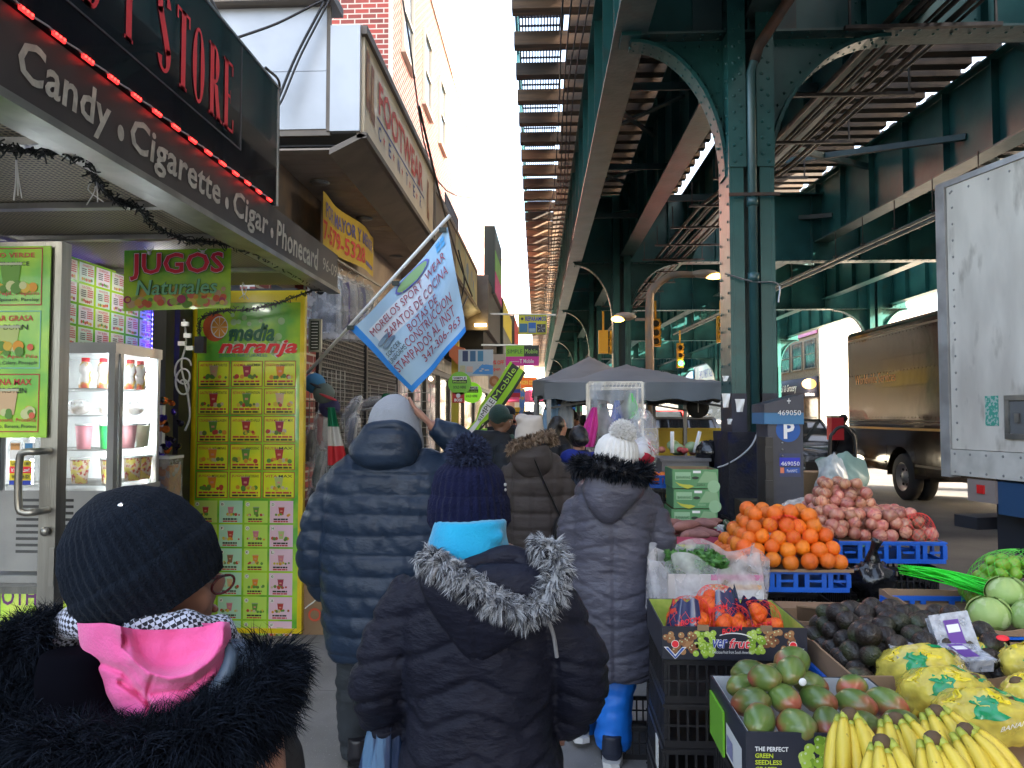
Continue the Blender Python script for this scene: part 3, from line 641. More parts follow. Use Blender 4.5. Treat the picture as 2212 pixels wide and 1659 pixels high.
# ---- folding door with juice posters
DR = thing('shop_door', P(60,1400,2.8), 'open steel framed glass shop door with green juice posters and a long pull handle', 'door')
steel = mat('brushed_steel', (.36,.35,.31), .32, .85, (.26,.25,.22), 3, stretch=(8,8,.6), bump=.15, bs=30)
dx1 = P(125,900,2.8).x; dt = P(60,522,2.8).z; dx0 = dx1-1.0
f = MB(steel).box(dx1-.065,dx1,2.8,2.86,0.01,dt).box(dx0,dx1-.066,2.8,2.86,dt-.045,dt).box(dx0,dx1-.066,2.8,2.85,.01,.2).box(dx1-.015,dx1+.004,2.79,2.799,1.02,1.16); f.build('door_frame', DR)
MB(glassy('shop_glass', (.3,.33,.33), .9, .03, .05, 3)).box(dx0,dx1-.067,2.815,2.82,.2,dt-.05).build('glass_pane', DR)
h0, h1 = P(100,975,2.75), P(100,1105,2.75); xh = P(42,1000,2.72).x
hd = MB(steel); hd.smooth = True; hd.tube([(dx1-.03,2.8,h0.z),(dx1-.03,2.73,h0.z),(xh+.02,2.72,h0.z-.002),(xh,2.72,h0.z-.03),(xh,2.72,h1.z+.03),(xh+.02,2.72,h1.z),(dx1-.03,2.73,h1.z),(dx1-.03,2.8,h1.z)],.013,12,sub=4); hd.build('door_handle', DR)
kn = MB(steel); kn.smooth = True; kn.ball((dx1-.03,2.785,P(100,1147,2.8).z),(.018,.012,.018),10,6); kn.build('door_lock', DR)
pd0 = P(-110,945,2.785); pw = P(100,945,2.785).x-pd0.x; ph = P(0,535,2.785).z-P(0,948,2.785).z
mb = MB(); q = Pl(pd0,(1,0,0),(0,0,1),mb); q.slab(0,0,pw,ph,.006,greenboard); tl = MB(); ql = Pl(pd0,(1,0,0),(0,0,1),tl)
for i, (a, b, c1, c2, c) in enumerate((('PROTEINA MAX','MAX PROTEIN','Manzana, Mango, Banana, Proteina','Pineapple, Apple, Mango, Banana, Protein','t'),('QUEMAR GRASA','FAT BURN','Toronja, Pepino, Apio, Piña','Grapefruit, Cucumber, Celery, Pineapple','w'),('JUGO VERDE','GREEN JUICE','Espinaca, Perejil, Pepino','Pineapple, Kale, Spinach, Parsley','g'))):
    y0 = .02+i*ph/3.03; y1 = y0+ph/3.03-.02; q.frame(.02,y0,pw-.03,y1,.004,browni if i != 1 else paint((.2,.5,.4)),.002)
    ql.text(a,pw-.26-.03*(i!=2),y1-.042,.2+.03*(i!=2),.024,redi,.003,off=.012); ql.text(b,pw-.25,y1-.072,.17,.02,blki,.003,off=.008)
    ql.text(c1,pw-.36,y0+.035,.32,.018,redi,.003,off=.003); ql.text(c2,pw-.36,y0+.012,.32,.017,blki,.003,off=.003)
    q.poly([(pw-.18,y0+.065),(pw-.125,y0+.065),(pw-.112,y0+.155),(pw-.193,y0+.155)],paint(cols[c]),.003); q.rect(pw-.197,y0+.153,pw-.108,y0+.162,paint((.45,.5,.35)),.0035)
    for k in range(16): q.disc(pw-.155+rnd(-.13,.11),y0+.068+rnd(-.008,.018),rnd(.012,.024),paint(random.choice(((.6,.42,.05),(.65,.3,.03),(.1,.25,.04),(.55,.6,.3),(.6,.12,.06)))),.004+.0001*k,n=10)
    ql.text('BDF'[2-i],pw-.3,y0+.12,.014,.02,blki,.003,off=.01)
ps = mb.build('poster_panel', DR); tl.build('poster_lettering', ps)
for (u0,v0,u1,v1,parts) in ((20,995,69,1047,0),):
    a, b = P(u0,v1,2.805), P(u1,v0,2.805); mb = MB(); q = Pl(a,(1,0,0),(0,0,1),mb); w_, h_ = b.x-a.x, b.z-a.z
    q.rect(0,0,w_,h_,paint((.75,.6,.02)),0).rect(0,h_*.48,w_,h_*.76,redp,.001).rect(0,0,w_,h_*.18,paint((.02,.05,.4)),.001)
    q.text('Under 18?',.008,h_*.8,w_-.016,h_*.14,blki,.002,off=.02).text("It's the Law!",.008,h_*.54,w_-.016,h_*.16,whitep,.002,off=.02).text('We watch ID!',.008,h_*.26,w_-.016,h_*.16,blki,.002,off=.02); mb.build('age_sticker', DR)
mb = MB(); a = P(20,992,2.805); q = Pl(a,(1,0,0),(0,0,1),mb)
q.rect(0,0,.045,.065,whitep,0).rect(.005,.035,.04,.06,paint((.6,.3,.1)),.001).rect(.055,0,.095,.065,paint((.7,.7,.7)),0).rect(.06,.035,.09,.06,paint((.05,.2,.4)),.001).text('DISCOVER',.004,.05,.038,.008,blki,.002); mb.build('card_stickers', DR)
# ---- glass fronted fridge
FR = thing('display_fridge', (-2.68,4.5,0), 'white upright display fridge with curved glass and bright led strips full of drinks', 'fridge')
fw = mat('fridge_white', (.42,.43,.43), .3, 0, (.33,.34,.34), 4, coat=.3)
fx0, fx1, fy0, fy1 = -3.02, -2.385, 4.12, 4.62
fz0, fz1 = 1.24, 1.995
MB(fw).box(fx0,fx1,fy0,fy1,.8,fz0).box(fx0,fx1+.01,fy0-.01,fy1,fz1,fz1+.06).box(fx0,fx0+.02,fy0,fy1,fz0,fz1).box(fx0+.02,fx1-.04,fy1-.02,fy1,fz0,fz1).box(fx0-.05,fx1+.05,fy0-.02,fy1,.74,.78).build('cabinet', FR)
for b_ in ((fx1-.035,fx1+.003,fy0-.003,fy0+.035,fz0,fz1),(fx1-.03,fx1,fy1-.03,fy1,fz0,fz1),(fx0,fx0+.03,fy0,fy0+.03,fz0,fz1),(fx1-.003,fx1+.012,fy0+.04,fy0+.07,fz0-.02,fz1),(fx1-.003,fx1+.012,fy0+.071,fy1,fz0-.02,fz0+.01)): MB(fw).box(*b_).build('stile', FR)
MB(mat('fridge_inside', (.75,.78,.78), .5)).box(fx0+.021,fx1-.05,fy1-.03,fy1-.021,fz0,fz1).build('inner_back', FR)
MB(glassy('fridge_glass', (.8,.85,.85), .93, .03, .05, 3)).box(fx0+.03,fx1-.036,fy0+.005,fy0+.009,fz0,fz1).box(fx1-.008,fx1-.004,fy0+.036,fy1-.03,fz0,fz1).build('glass', FR)
for x, y in ((fx0+.15,fy0+.04),(fx1-.06,fy0+.06),(fx1-.05,fy1-.06),(fx0+.35,fy1-.06)):
    mb = MB(led('fridge_led', (.9,.97,1), 4))
    for k in range(24): mb.box(x-.006,x+.006,y-.006,y+.006,fz0+.03+k*.031,fz0+.05+k*.031)
    mb.build('led_strip', FR)
for k in range(9): MB(mat('vent_dark', (.03,.03,.03), .6)).box(fx0+.1,fx0+.42,fy0-.003,fy0+.001,.9+k*.035,.915+k*.035).build('vent_slot', FR)
sh = []
for z in (1.27, 1.46, 1.65, 1.8):
    mb = MB(alu)
    for k in range(14): mb.bar((fx0+.03,fy0+.03+k*.035,z),(fx1-.05,fy0+.03+k*.035,z),.004,.004)
    mb.bar((fx0+.03,fy0+.02,z),(fx1-.05,fy0+.02,z),.007,.007); mb.build('shelf', FR); sh.append(z+.004)
def fcup(x, y, z, cm, r=.042, h=.11, nm='drink_cup', lab='', cat='cup', grp=None, lid=True):
    mb = MB(cm); mb.smooth = True; mb.tube([(x,y,z),(x,y,z+h)],[r*.78,r],14); 
    if lid: mb.use(mat('clear_lid', (.7,.72,.72), .15)).tube([(x,y,z+h+.001),(x,y,z+h+.012)],[r*1.08,r*1.02],14)
    return props(mb.build(nm), lab, cat, grp)
fruitm = mat('cut_fruit_cup', (.75,.6,.45), .3, 0, (.55,.08,.05), 38, sharp=(.45,.52), col3=(.75,.62,.1), ns3=30, m3=.9, sh3=(.5,.56))
for i, (x, y) in enumerate(((-2.62,4.2),(-2.46,4.22),(-2.43,4.4),(-2.43,4.52),(-2.78,4.2))):
    fcup(x,y,sh[0],fruitm,.05,.13,'fruit_cup','clear cup of cut fruit and cream on the bottom fridge shelf','cup','fruit cups in the fridge')
for i, (x, y, c, l) in enumerate(((-2.60,4.2,(.8,.3,.36),'cup of pink yoghurt drink left on the third fridge shelf'),(-2.50,4.26,(.02,.45,.08),'cup of bright green drink in the fridge'),(-2.435,4.36,(.75,.35,.38),'cup of pink drink behind the side glass of the fridge'),(-2.43,4.5,(.6,.62,.4),'cup of pale green drink at the far side of the fridge'),(-2.53,4.4,(.03,.25,.65),'cup of blue drink in the fridge'))):
    fcup(x,y,sh[1],mat('drink_%d'%i, c, .3),.045,.13,'drink_cup',l,'cup')
for i, (x, y) in enumerate(((-2.63,4.2),(-2.5,4.25),(-2.43,4.42))):
    mb = MB(glassy('clear_tub', (.8,.8,.8), .6, .1, .3, 20)); mb.smooth = True; mb.ball((x,y,sh[2]+.045),(.065,.05,.045),14,8); mb.use(mat('pastry', (.45,.25,.1), .7)).ball((x,y,sh[2]+.025),(.045,.035,.022),10,6)
    props(mb.build('pastry_tub'), 'clear clamshell tub with pastry on the middle fridge shelf', 'tub', 'pastry tubs in the fridge')
for i, (x, y) in enumerate(((-2.60,4.2),(-2.52,4.24),(-2.43,4.36),(-2.43,4.47))):
    t = thing('yoghurt_bottle', (x,y,sh[3]), 'curvy yoghurt drink bottle with red cap on the top fridge shelf', 'bottle', 'yoghurt bottles in the fridge')
    mb = MB(mat('bottle_print', (.75,.72,.7), .25, 0, (.7,.5,.05), 14, sharp=(.5,.55), col3=(.6,.05,.05), ns3=11, m3=.9)); mb.smooth = True
    mb.tube([(x,y,sh[3]+k) for k in (0,.03,.075,.1,.13,.15)],[.033,.035,.024,.034,.03,.019],12,sub=3); mb.build('bottle_body', t)
    mb = MB(redp); mb.smooth = True; mb.tube([(x,y,sh[3]+.15),(x,y,sh[3]+.172)],[.022,.021],12); mb.build('cap', t)
# cards wall
mw = thing('menu_wall', (-2.92,4.9,2.05), 'wall of small green juice remedy cards above the display fridge', 'menu board')
mb = MB(); q = Pl((-2.9,4.4,2.06),(0,1,0),(0,0,1),mb); q.slab(0,0,1.1,.56,.02,greenboard)
tm = MB(); qt = Pl((-2.9,4.4,2.06),(0,1,0),(0,0,1),tm)
wds = ['ENERGIA','EPILEPSIA','FAT BURN','GASTRITIS','GOTA','HANGOVER','RESACA','HIPERTENSION','INDIGESTION','IMPOTENCIA','MEMORIA','OBESIDAD','PROSTATA','ULCERA','SINUSITIS','TOS','ANEMIA','ASMA','COLON','DIABETES']
for r_ in range(4):
    for c in range(6):
        x0, y0 = .02+c*.178, .02+r_*.135; q.rect(x0,y0,x0+.155,y0+.12,paint(((.72,.76,.6),(.6,.76,.65),(.74,.7,.72))[(r_+c) % 3]),.001)
        qt.text(wds[(r_*6+c) % 20],x0+.03,y0+.098,.1,.014,redi,.003,off=.01)
        for k in range(4): scrib(q,x0+.02,y0+.08-k*.012,.05,.006,blki); scrib(q,x0+.085,y0+.085-k*.013,.06,.007,redi)
        for k in range(6): q.disc(x0+.03+k*.019,y0+.018+rnd(-.004,.006),.011,paint(random.choice(fr_c)),.003+.0001*k,n=7)
mb.build('printed_panel', mw); tm.build('card_lettering', mw)
# counter and lightbox under the fridge
ct = thing('steel_counter', (-2.9,4.3,0), 'steel framed counter carrying the display fridge', 'counter')
MB(steel).box(-3.6,-2.3,4.02,4.72,.70,.738).build('counter_top', ct)
for x in (-3.0,-2.36): MB(steel).box(x-.025,x+.025,4.04,4.09,.013,.699).build('leg', ct)
lb = thing('menu_lightbox', (-3,4.5,0), 'glowing green lightbox with smoothie pictures under the fridge counter', 'lightbox')
lg = mat('lightbox_green', (.25,.62,.02), .4, 0, (.6,.75,.1), 4, emit=.06)
mb = MB(lg).box(-3.6,-2.4,4.5,4.6,.013,.69); q = Pl((-3.6,4.498,.02),(1,0,0),(0,0,1),mb)
for x, c in ((.5,(.6,.03,.25)),(.62,(.7,.06,.12)),(.25,(.5,.05,.3)),(.95,(.8,.3,.03))):
    q.poly([(x-.045,.15),(x+.045,.15),(x+.06,.34),(x-.06,.34)],mat('lit_%d'%int(x*100),c,.4,emit=.05),.003)
for k in range(9): q.disc(.7+rnd(0,.4),.1+rnd(0,.4),.045,mat('lit_orange',(.8,.3,.02),.4,emit=.06),.003+.0002*k,n=14)
mb.build('lit_panel', lb)
mb = MB(); Pl((-3.6,4.496,.02),(1,0,0),(0,0,1),mb).text('SMOOTHIES',.12,.5,.56,.11,paint((.3,.02,.4)),.004,off=.02).text('Fruit',.8,.45,.36,.15,mat('lit_black',(.1,.06,.01),.4),.004,off=.02,shear=.2); mb.build('lettering', lb)
# candy on the post, juice tubs
cp = thing('candy_stand', P(348,1100,5.0)*1, 'bunch of shiny orange and purple wrapped lollipops on a white perforated post', 'candy display')
c0 = P(348,900,5.0); mb = MB(whitep).box(c0.x-.018,c0.x+.018,4.98,5.02,.9,1.72); mb.build('post', cp)
cm1, cm2, cm3 = mat('foil_orange', (.6,.14,.02), .18, .5), mat('foil_purple', (.04,.02,.28), .15, .6), mat('foil_dark', (.02,.015,.03), .2, .5)
for i in range(30):
    a = rnd(0,2*pi); r_ = rnd(.02,.12); z = 1.5+rnd(-.12,.26); x, y = c0.x+.02+r_*cos(a), 5.0+r_*sin(a)*.8
    mb = MB((cm1,cm2,cm1,cm3)[i % 4]); M = Matrix.Rotation(rnd(0,3),3,'Y') @ Matrix.Rotation(rnd(0,3),3,'X')
    mb.ball((x,y,z),(.026,.018,.028),7,5,M); mb.ball(V3((x,y,z))+M@V3((0,0,.035)),(.02,.006,.014),6,3,M); mb.build('wrapped_candy', cp)
for i, (u, c) in enumerate(((318,(.65,.5,.05)),(348,(.4,.16,.05)))):
    p = P(u,985,4.85); x, z0 = p.x, p.z-.28; t = thing('juice_tub', (x,4.9,z0), ('clear tub of yellow fruit beside the fridge','lidded clear tub of orange fruit left of the black pillar')[i], 'tub')
    mb = MB(mat('tub_fruit%d'%i, c, .3, 0, (.5,.2,.04), 18, sharp=(.45,.55))).box(x-.07,x+.07,4.82,4.98,z0,z0+.22); mb.build('contents', t)
    MB(glassy('tub_plastic', (.6,.62,.62), .7, .15, .3, 14)).box(x-.075,x+.075,4.81,4.99,z0-.003,z0+.26).build('tub_wall', t); MB(mat('clear_lid')).box(x-.08,x+.08,4.805,4.995,z0+.262,z0+.28).build('lid', t)
props(MB(mat('steel_shelf', (.3,.3,.3), .4, .6)).box(-2.75,-2.4,4.75,5.05,1.05,1.07).box(-2.73,-2.7,4.77,4.8,0,1.05).box(-2.45,-2.42,5.0,5.03,0,1.05).build('metal_shelf'), 'small metal shelf under the juice tubs', 'shelf')
cb = MB(mat('white_cord', (.5,.5,.52), .5)); cb.smooth = True
p = P(395,790,5.3); cb.tube([p+V3((.06*cos(t)*(1-t*.02),0,.07*sin(t)-.012*t)) for t in [i*.5 for i in range(30)]], .007, 6, sub=2)
cb.tube([P(398,690,5.3),P(402,740,5.3),P(392,790,5.3),P(405,850,5.3),P(410,900,5.3),P(400,930,5.3)], .007, 6, sub=5)
props(cb.build('coiled_cord'), 'coil of white extension cord hanging beside the tall menu board', 'cord')
for i, (u, v) in enumerate(((400,700),(405,725),(393,742),(410,752))): p = P(u,v,5.28); mb = MB(whitep).bbox(p,(.05,.02,.03),None); props(mb.build('plug'), 'white plug and paper tag dangling from the cords under the juice sign', 'plug', 'plugs hanging by the menu board')
props(MB(mat('adapter_black', (.02,.02,.03), .4)).bbox(P(433,745,5.5),(.07,.05,.12)).build('power_adapter'), 'black power adapter hanging at the left edge of the menu board', 'adapter')
# ---- footwear shop: boxed overhang with long lit sign
brick = mat('red_brick', (.3,.07,.05), .85)
def brickify(m, c1, c2, mo, sx=1.0):
    t = m.node_tree; N = t.nodes; L = t.links; b = N['Principled BSDF']; tc = N.new('ShaderNodeTexCoord'); sp = N.new('ShaderNodeSeparateXYZ'); cb_ = N.new('ShaderNodeCombineXYZ'); ad = N.new('ShaderNodeMath')
    L.new(tc.outputs['Object'], sp.inputs[0]); L.new(sp.outputs[0], ad.inputs[0]); L.new(sp.outputs[1], ad.inputs[1]); L.new(ad.outputs[0], cb_.inputs[0]); L.new(sp.outputs[2], cb_.inputs[1])
    br = N.new('ShaderNodeTexBrick'); br.inputs['Scale'].default_value = 1; br.inputs['Brick Width'].default_value = .21*sx; br.inputs['Row Height'].default_value = .075*sx; br.inputs['Mortar Size'].default_value = .009*sx
    br.inputs['Color1'].default_value = (*c1,1); br.inputs['Color2'].default_value = (*c2,1); br.inputs['Mortar'].default_value = (*mo,1)
    L.new(cb_.outputs[0], br.inputs[0]); L.new(br.outputs[0], b.inputs['Base Color'])
brickify(brick, (.32,.06,.05), (.17,.045,.04), (.45,.42,.38), 1.15)
brick2 = mat('tan_brick', (.3,.2,.12), .85); brickify(brick2, (.34,.22,.13), (.26,.15,.09), (.3,.27,.22))
wpan = mat('white_metal_panel', (.55,.57,.6), .35, .1, (.42,.44,.47), 1.5)
brn = mat('brown_frame_metal', (.11,.085,.065), .5, 0, (.17,.135,.10), 3)
OB = thing('shop_overhang', (-2.6,8,3.7), 'white panelled box overhang with brown slatted soffit projecting over the sidewalk', 'overhang')
fl = P(440,0,6).x
mb = MB(wpan)
for a, b in ((-5.2,-4.1),(-4.095,-1.78)):
    for c, d_ in ((3.95,4.42),(4.425,4.95)): mb.box(a,b,6,6.03,c,d_)
mb.box(-1.74,-1.5,5.97,6.03,3.92,4.78)
mb.build('end_panel', OB)
MB(brn).box(-5.2,-1.7,5.9,6.2,4.96,5.03).box(-5.2,-1.75,6.01,6.05,3.9,3.948).box(-1.775,-1.745,5.99,6.02,3.93,4.95).build('frame', OB)
MB(mat('overhang_top', (.3,.3,.3), .8)).box(-5.2,-1.55,6.04,16.5,4.75,4.8).build('top_sheet', OB)
so_ = mat('soffit_slat', (.42,.34,.28), .6, 0, (.32,.26,.215), 3)
mb = MB(so_)
for i in range(88):
    y = 6.06+i*.12; mb.box(-4.2,-1.72,y,y+.112,3.80,3.815)
mb.build('soffit', OB); MB(dark).box(-4.2,-1.72,6.06,16.6,3.83,3.84).build('soffit_back', OB)
MB(brn).prism([(-1.5,6.0,3.91),(-1.75,6.0,3.79),(-1.75,6.0,3.74),(-1.45,6.0,3.89)],(0,10.6,0)).build('fascia_trim', OB)
for x, y in ((-2.1,6.9),(-2.0,8.2),(-2.05,10.2)):
    m = MB(alu); m.smooth = True; m.tube([(x,y,3.797),(x,y,3.785)],.09,16); m.use(mat('lamp_lens',(.35,.33,.3),.3)).tube([(x,y,3.784),(x,y,3.78)],.07,16); m.build('downlight', OB)
FS = thing('footwear_sign', (-1.5,7.8,3.9), 'long cream shop sign reading footwear center in red and blue letters on the overhang', 'sign')
sgc = mat('aged_cream_sign', (.86,.74,.54), .35, 0, (.76,.64,.45), 3, coat=.1)
Xf = -1.48; fz0_, fz1_ = 3.92, 4.72; y0, y1 = 6.05, 9.75
MB(sgc).box(Xf-.03,Xf,y0,y1,fz0_,fz1_).build('sign_face', FS)
MB(brn).box(Xf-.05,Xf+.03,y0-.05,y1+.05,fz1_,fz1_+.07).box(Xf-.05,Xf+.03,y0-.05,y1+.05,fz0_-.05,fz0_).box(Xf-.05,Xf+.03,y1,y1+.06,fz0_,fz1_).build('sign_frame', FS)
def side(t, y, z, w, h, m, off=.01, par=FS, X=Xf, hh=.004, nm='lettering', sh=0):
    mb = MB(); Pl((X,y,z),(0,1,0),(0,0,1),mb).text(t,0,0,w,h,m,hh,off=off,shear=sh); return mb.build(nm, par)
blue_i = paint((.05,.07,.25)); redor = paint((.6,.07,.03))
mb = MB(); q = Pl((Xf,6.55,4.28),(0,1,0),(0,0,1),mb); q.text('FOOTWEAR',0,0,2.35,.3,redor,.006,off=.025); mb.build('lettering_red_word', FS)
for k_, c_ in enumerate('CENTER'): side(c_, 6.55+.43*k_, 4.06, .11, .13, blue_i, .015, nm='blue_letter')
for k in range(5): p_ = 6.78+k*.43; mb = MB(); q = Pl((Xf,p_,4.12),(0,1,0),(0,0,1),mb); q.poly([(.045*(1 if i % 2 == 0 else .42)*cos(pi/2+i*pi/5),.055*(1 if i % 2 == 0 else .42)*sin(pi/2+i*pi/5)) for i in range(10)],redor,.004); mb.build('star', FS)
mb = MB(); q = Pl((Xf,0,0),(0,1,0),(0,0,1),mb); q.rect(6.5,4.225,9.0,4.245,blue_i,.004)
for y, z, s in ((6.15,4.45,1),(6.32,4.4,1),(9.3,4.35,-1)):  # shoes
    q.poly([(y-.06,z-.28),(y+.08,z-.3),(y+.09,z-.2),(y+.04,z-.12),(y+.05,z+.18),(y-.05,z+.2),(y-.07,z)],paint((.3,.12,.05)),.005)
    q.poly([(y-.05,z-.2),(y+.05,z-.2),(y+.03,z-.1),(y+.03,z+.1),(y-.03,z+.1)],paint((.5,.28,.14)),.006)
mb.build('shoe_picture', FS)
# following signs on the same band
for a, b, nm, lab, c, tx_ in ((9.95,12.15,'shop_sign','plain brown faded sign board beyond the footwear sign',(.2,.15,.09),None),(12.2,15.9,'shop_sign','faded yellow and green fruit painted sign hanging past the brown board',(.45,.4,.2),'SUPER')):
    t = thing(nm,(-1.5,(a+b)/2,3.9),lab,'sign'); m = MB(mat('faded_%d'%int(a),c,.5,0,tuple(x*.6 for x in c),2)).box(Xf-.04,Xf-.005,a,b,3.93,4.6)
    if tx_:
        q = Pl((Xf-.005,a,3.93),(0,1,0),(0,0,1),m)
        for k in range(16): q.disc(rnd(.3,3.3),rnd(.1,.55),rnd(.08,.2),paint(random.choice(((.12,.2,.3),(.5,.45,.1),(.25,.3,.2)))),.002+.0003*k,n=12)
    m.build('sign_face',t); MB(brn).box(Xf-.06,Xf+.01,a,b,4.6,4.68).box(Xf-.06,Xf+.01,a,b,3.86,3.93).build('sign_frame',t)
# brick upper storeys
BF = thing('brick_building', (-4,20,0), 'three storey red brick building rising behind the shop signs on the left', 'building')
MB(brick).box(-9,-2.62,12.3,34,4.0,10.9).build('wall', BF)
MB(mat('pale_cornice',(.5,.47,.42),.7)).box(-9,-2.58,12.2,34,10.91,11.2).build('cornice', BF)
MB(mat('pale_cornice')).box(-2.62,-2.56,12.3,12.36,4.8,10.9).build('downpipe', BF)
wgl = mat('window_glass_dark',(.03,.04,.05),.08,0,(.1,.12,.13),2)
def win(par, X, y, z, w, h, fm, d=.05):
    f = MB(fm)
    s = 1 if X < 8 else -1
    f.box(X,X+s*.06,y,y+.06,z,z+h).box(X,X+s*.06,y+w-.06,y+w,z,z+h).box(X,X+s*.06,y+.06,y+w-.06,z+h-.06,z+h).box(X,X+s*.09,y-.05,y+w+.05,z-.06,z+.02).box(X,X+s*.05,y+.06,y+w-.06,z+h/2-.03,z+h/2+.03)
    o = f.build('window', par); MB(wgl).box(X-.0,X+s*.02,y+.06,y+w-.06,z+.02,z+h-.06).build('pane', o)
wf = mat('window_frame_pale',(.5,.48,.44),.6)
for i in range(9):
    for z in (5.3, 8.2) if i < 3 else (): win(BF,-2.618,13.4+i*2.3,z,1.0,1.6,wf)
fe = MB(mat('fire_escape_iron',(.04,.04,.045),.5))
for y in (14.5,15.5,16.5): fe.box(-2.6,-1.95,y,y+.03,5.0,5.03).box(-1.98,-1.95,y,y+.03,5.0,5.9)
for z in (5.0,5.45,5.9): fe.box(-1.98,-1.95,14.5,16.53,z,z+.03)
for k in range(18): fe.box(-1.97,-1.955,14.5+k*.115,14.515+k*.115,5.0,5.9)
fe.build('fire_escape', BF)
pal = [((.45,.42,.37),'cream plastered'),((.33,.13,.09),'dark red brick'),((.5,.46,.38),'pale stone fronted'),((.38,.3,.22),'tan brick'),((.5,.5,.48),'light grey painted')]
yy = 34.0
for i, (c, d_) in enumerate(pal):
    L_ = (14,12,16,18,24)[i]; h = (10.6,11.4,10.2,12,10.8)[i]
    t = thing('row_building',(-5,yy,0),d_+' row building far down the left side of the street','building')
    MB(mat('facade_%d'%i,c,.85,0,tuple(x*.8 for x in c),1)).box(-10,-2.65,yy,yy+L_,0,h).build('wall',t)
    for k in range(int(L_/2.4)):
        for z in (5.2,8.0): MB(mat('glare_pale_pane',(.42,.41,.38),.4)).box(-2.66,-2.645,yy+.6+k*2.4,yy+1.7+k*2.4,z,z+1.6).build('window',t)  # panes coloured pale to imitate windows washed out by glare
    MB(mat('pale_cornice')).box(-10,-2.62,yy,yy+L_,h,h+.3).build('cornice',t); yy += L_
# ---- shopfronts under the overhang
MW = thing('sport_shop', (-2.6,8.2,0), 'sport wear shop front with half lowered roll grille and dark interior', 'shop')
MB(brick).box(-2.42,-2.3,5.9,6.25,0,2.9).box(-2.42,-2.3,7.2,7.55,0,3.0).build('brick_pier', MW)
MB(mat('old_plaster',(.22,.15,.1),.8,0,(.12,.1,.09),4)).box(-2.6,-2.28,5.86,7.6,2.9,3.8).box(-4.5,-2.6,5.96,6.0,0,3.8).build('upper_wall', MW)
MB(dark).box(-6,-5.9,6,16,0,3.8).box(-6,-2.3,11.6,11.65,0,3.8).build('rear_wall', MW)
MB(mat('shop_floor')).box(-5.9,-2.2,6,16,-.01,.012).build('shop_floor', MW)
MB(so_).box(-2.6,-2.25,7.55,11.6,2.75,3.8).build('header_wall', MW)
gt = mat('roll_grille_steel',(.16,.15,.14),.5,.6); mb = MB(gt)
for k in range(30): z = 2.72-k*.048; mb.box(-2.31,-2.298,7.6,11.5,z,z+.012)
for k in range(62):
    y = 7.62+k*.063
    for j in range(15): mb.box(-2.306,-2.3,y+(.03 if j % 2 else 0),y+.012+(.03 if j % 2 else 0),2.72-.096*j-.048*2+.012,2.72-.096*j-.012)
mb.build('roll_grille', MW)
MB(mat('black_frame',(.015,.015,.017),.35)).box(-2.34,-2.27,7.5,7.6,0,2.75).box(-2.34,-2.27,9.5,9.58,0,2.75).box(-2.34,-2.27,11.5,11.7,0,3.2).build('door_post', MW)
mb = MB(led('shop_warm_light',(1,.85,.6),.6))
for k in range(5): mb.box(-4.2,-4.0,8+k*.7,8.4+k*.7,2.1+.08*(k%2),2.4)
mb.build('warm_lights', MW)
# yellow hanging banner
YB = thing('yellow_banner', (-2.07,7.4,3.1), 'yellow banner reading por mayor y menor hung under the brown soffit', 'banner')
by = mat('banner_yellow',(.72,.52,.02),.5,0,(.62,.44,.02),3)
Yb = lambda u: -2.05*FPX/(u-1185)
ya, yb = Yb(681), Yb(806)
def wob(y, z): return -2.05+.03*sin(y*4+z*3)
mb = MB(by); nz = 8
zt = lambda s: P(681,412,ya).z*(1-s)+P(806,514,yb).z*s; zb_ = lambda s: P(681,528,ya).z*(1-s)+P(806,598,yb).z*s
mb.grid(lambda s,t: V3((wob(ya+(yb-ya)*s,0)+.0,ya+(yb-ya)*s,zb_(s)*(1-t)+zt(s)*t)),20,4).build('banner_cloth', YB)
def bt(t,s0,s1,t0,t1,m,off,nm):
    vs, fs, _ = glyphs(t,off,2,0,1); mb = MB(m)
    mb.add([V3((wob(ya+(yb-ya)*(s0+(s1-s0)*a),0)+.008,ya+(yb-ya)*(s0+(s1-s0)*a),zb_(s0+(s1-s0)*a)+(zt(s0+(s1-s0)*a)-zb_(s0+(s1-s0)*a))*(t0+(t1-t0)*b))) for a,b in vs],fs); mb.build(nm,YB)
bt('POR MAYOR Y MENOR',.04,.96,.55,.85,paint((.12,.12,.4)),.02,'lettering_blue_words'); bt('7-579-5328',0.0,.7,.1,.48,paint((.7,.04,.04)),.02,'lettering_red_number'); bt('_______',.72,.96,.12,.22,paint((.12,.12,.4)),.02,'underline')
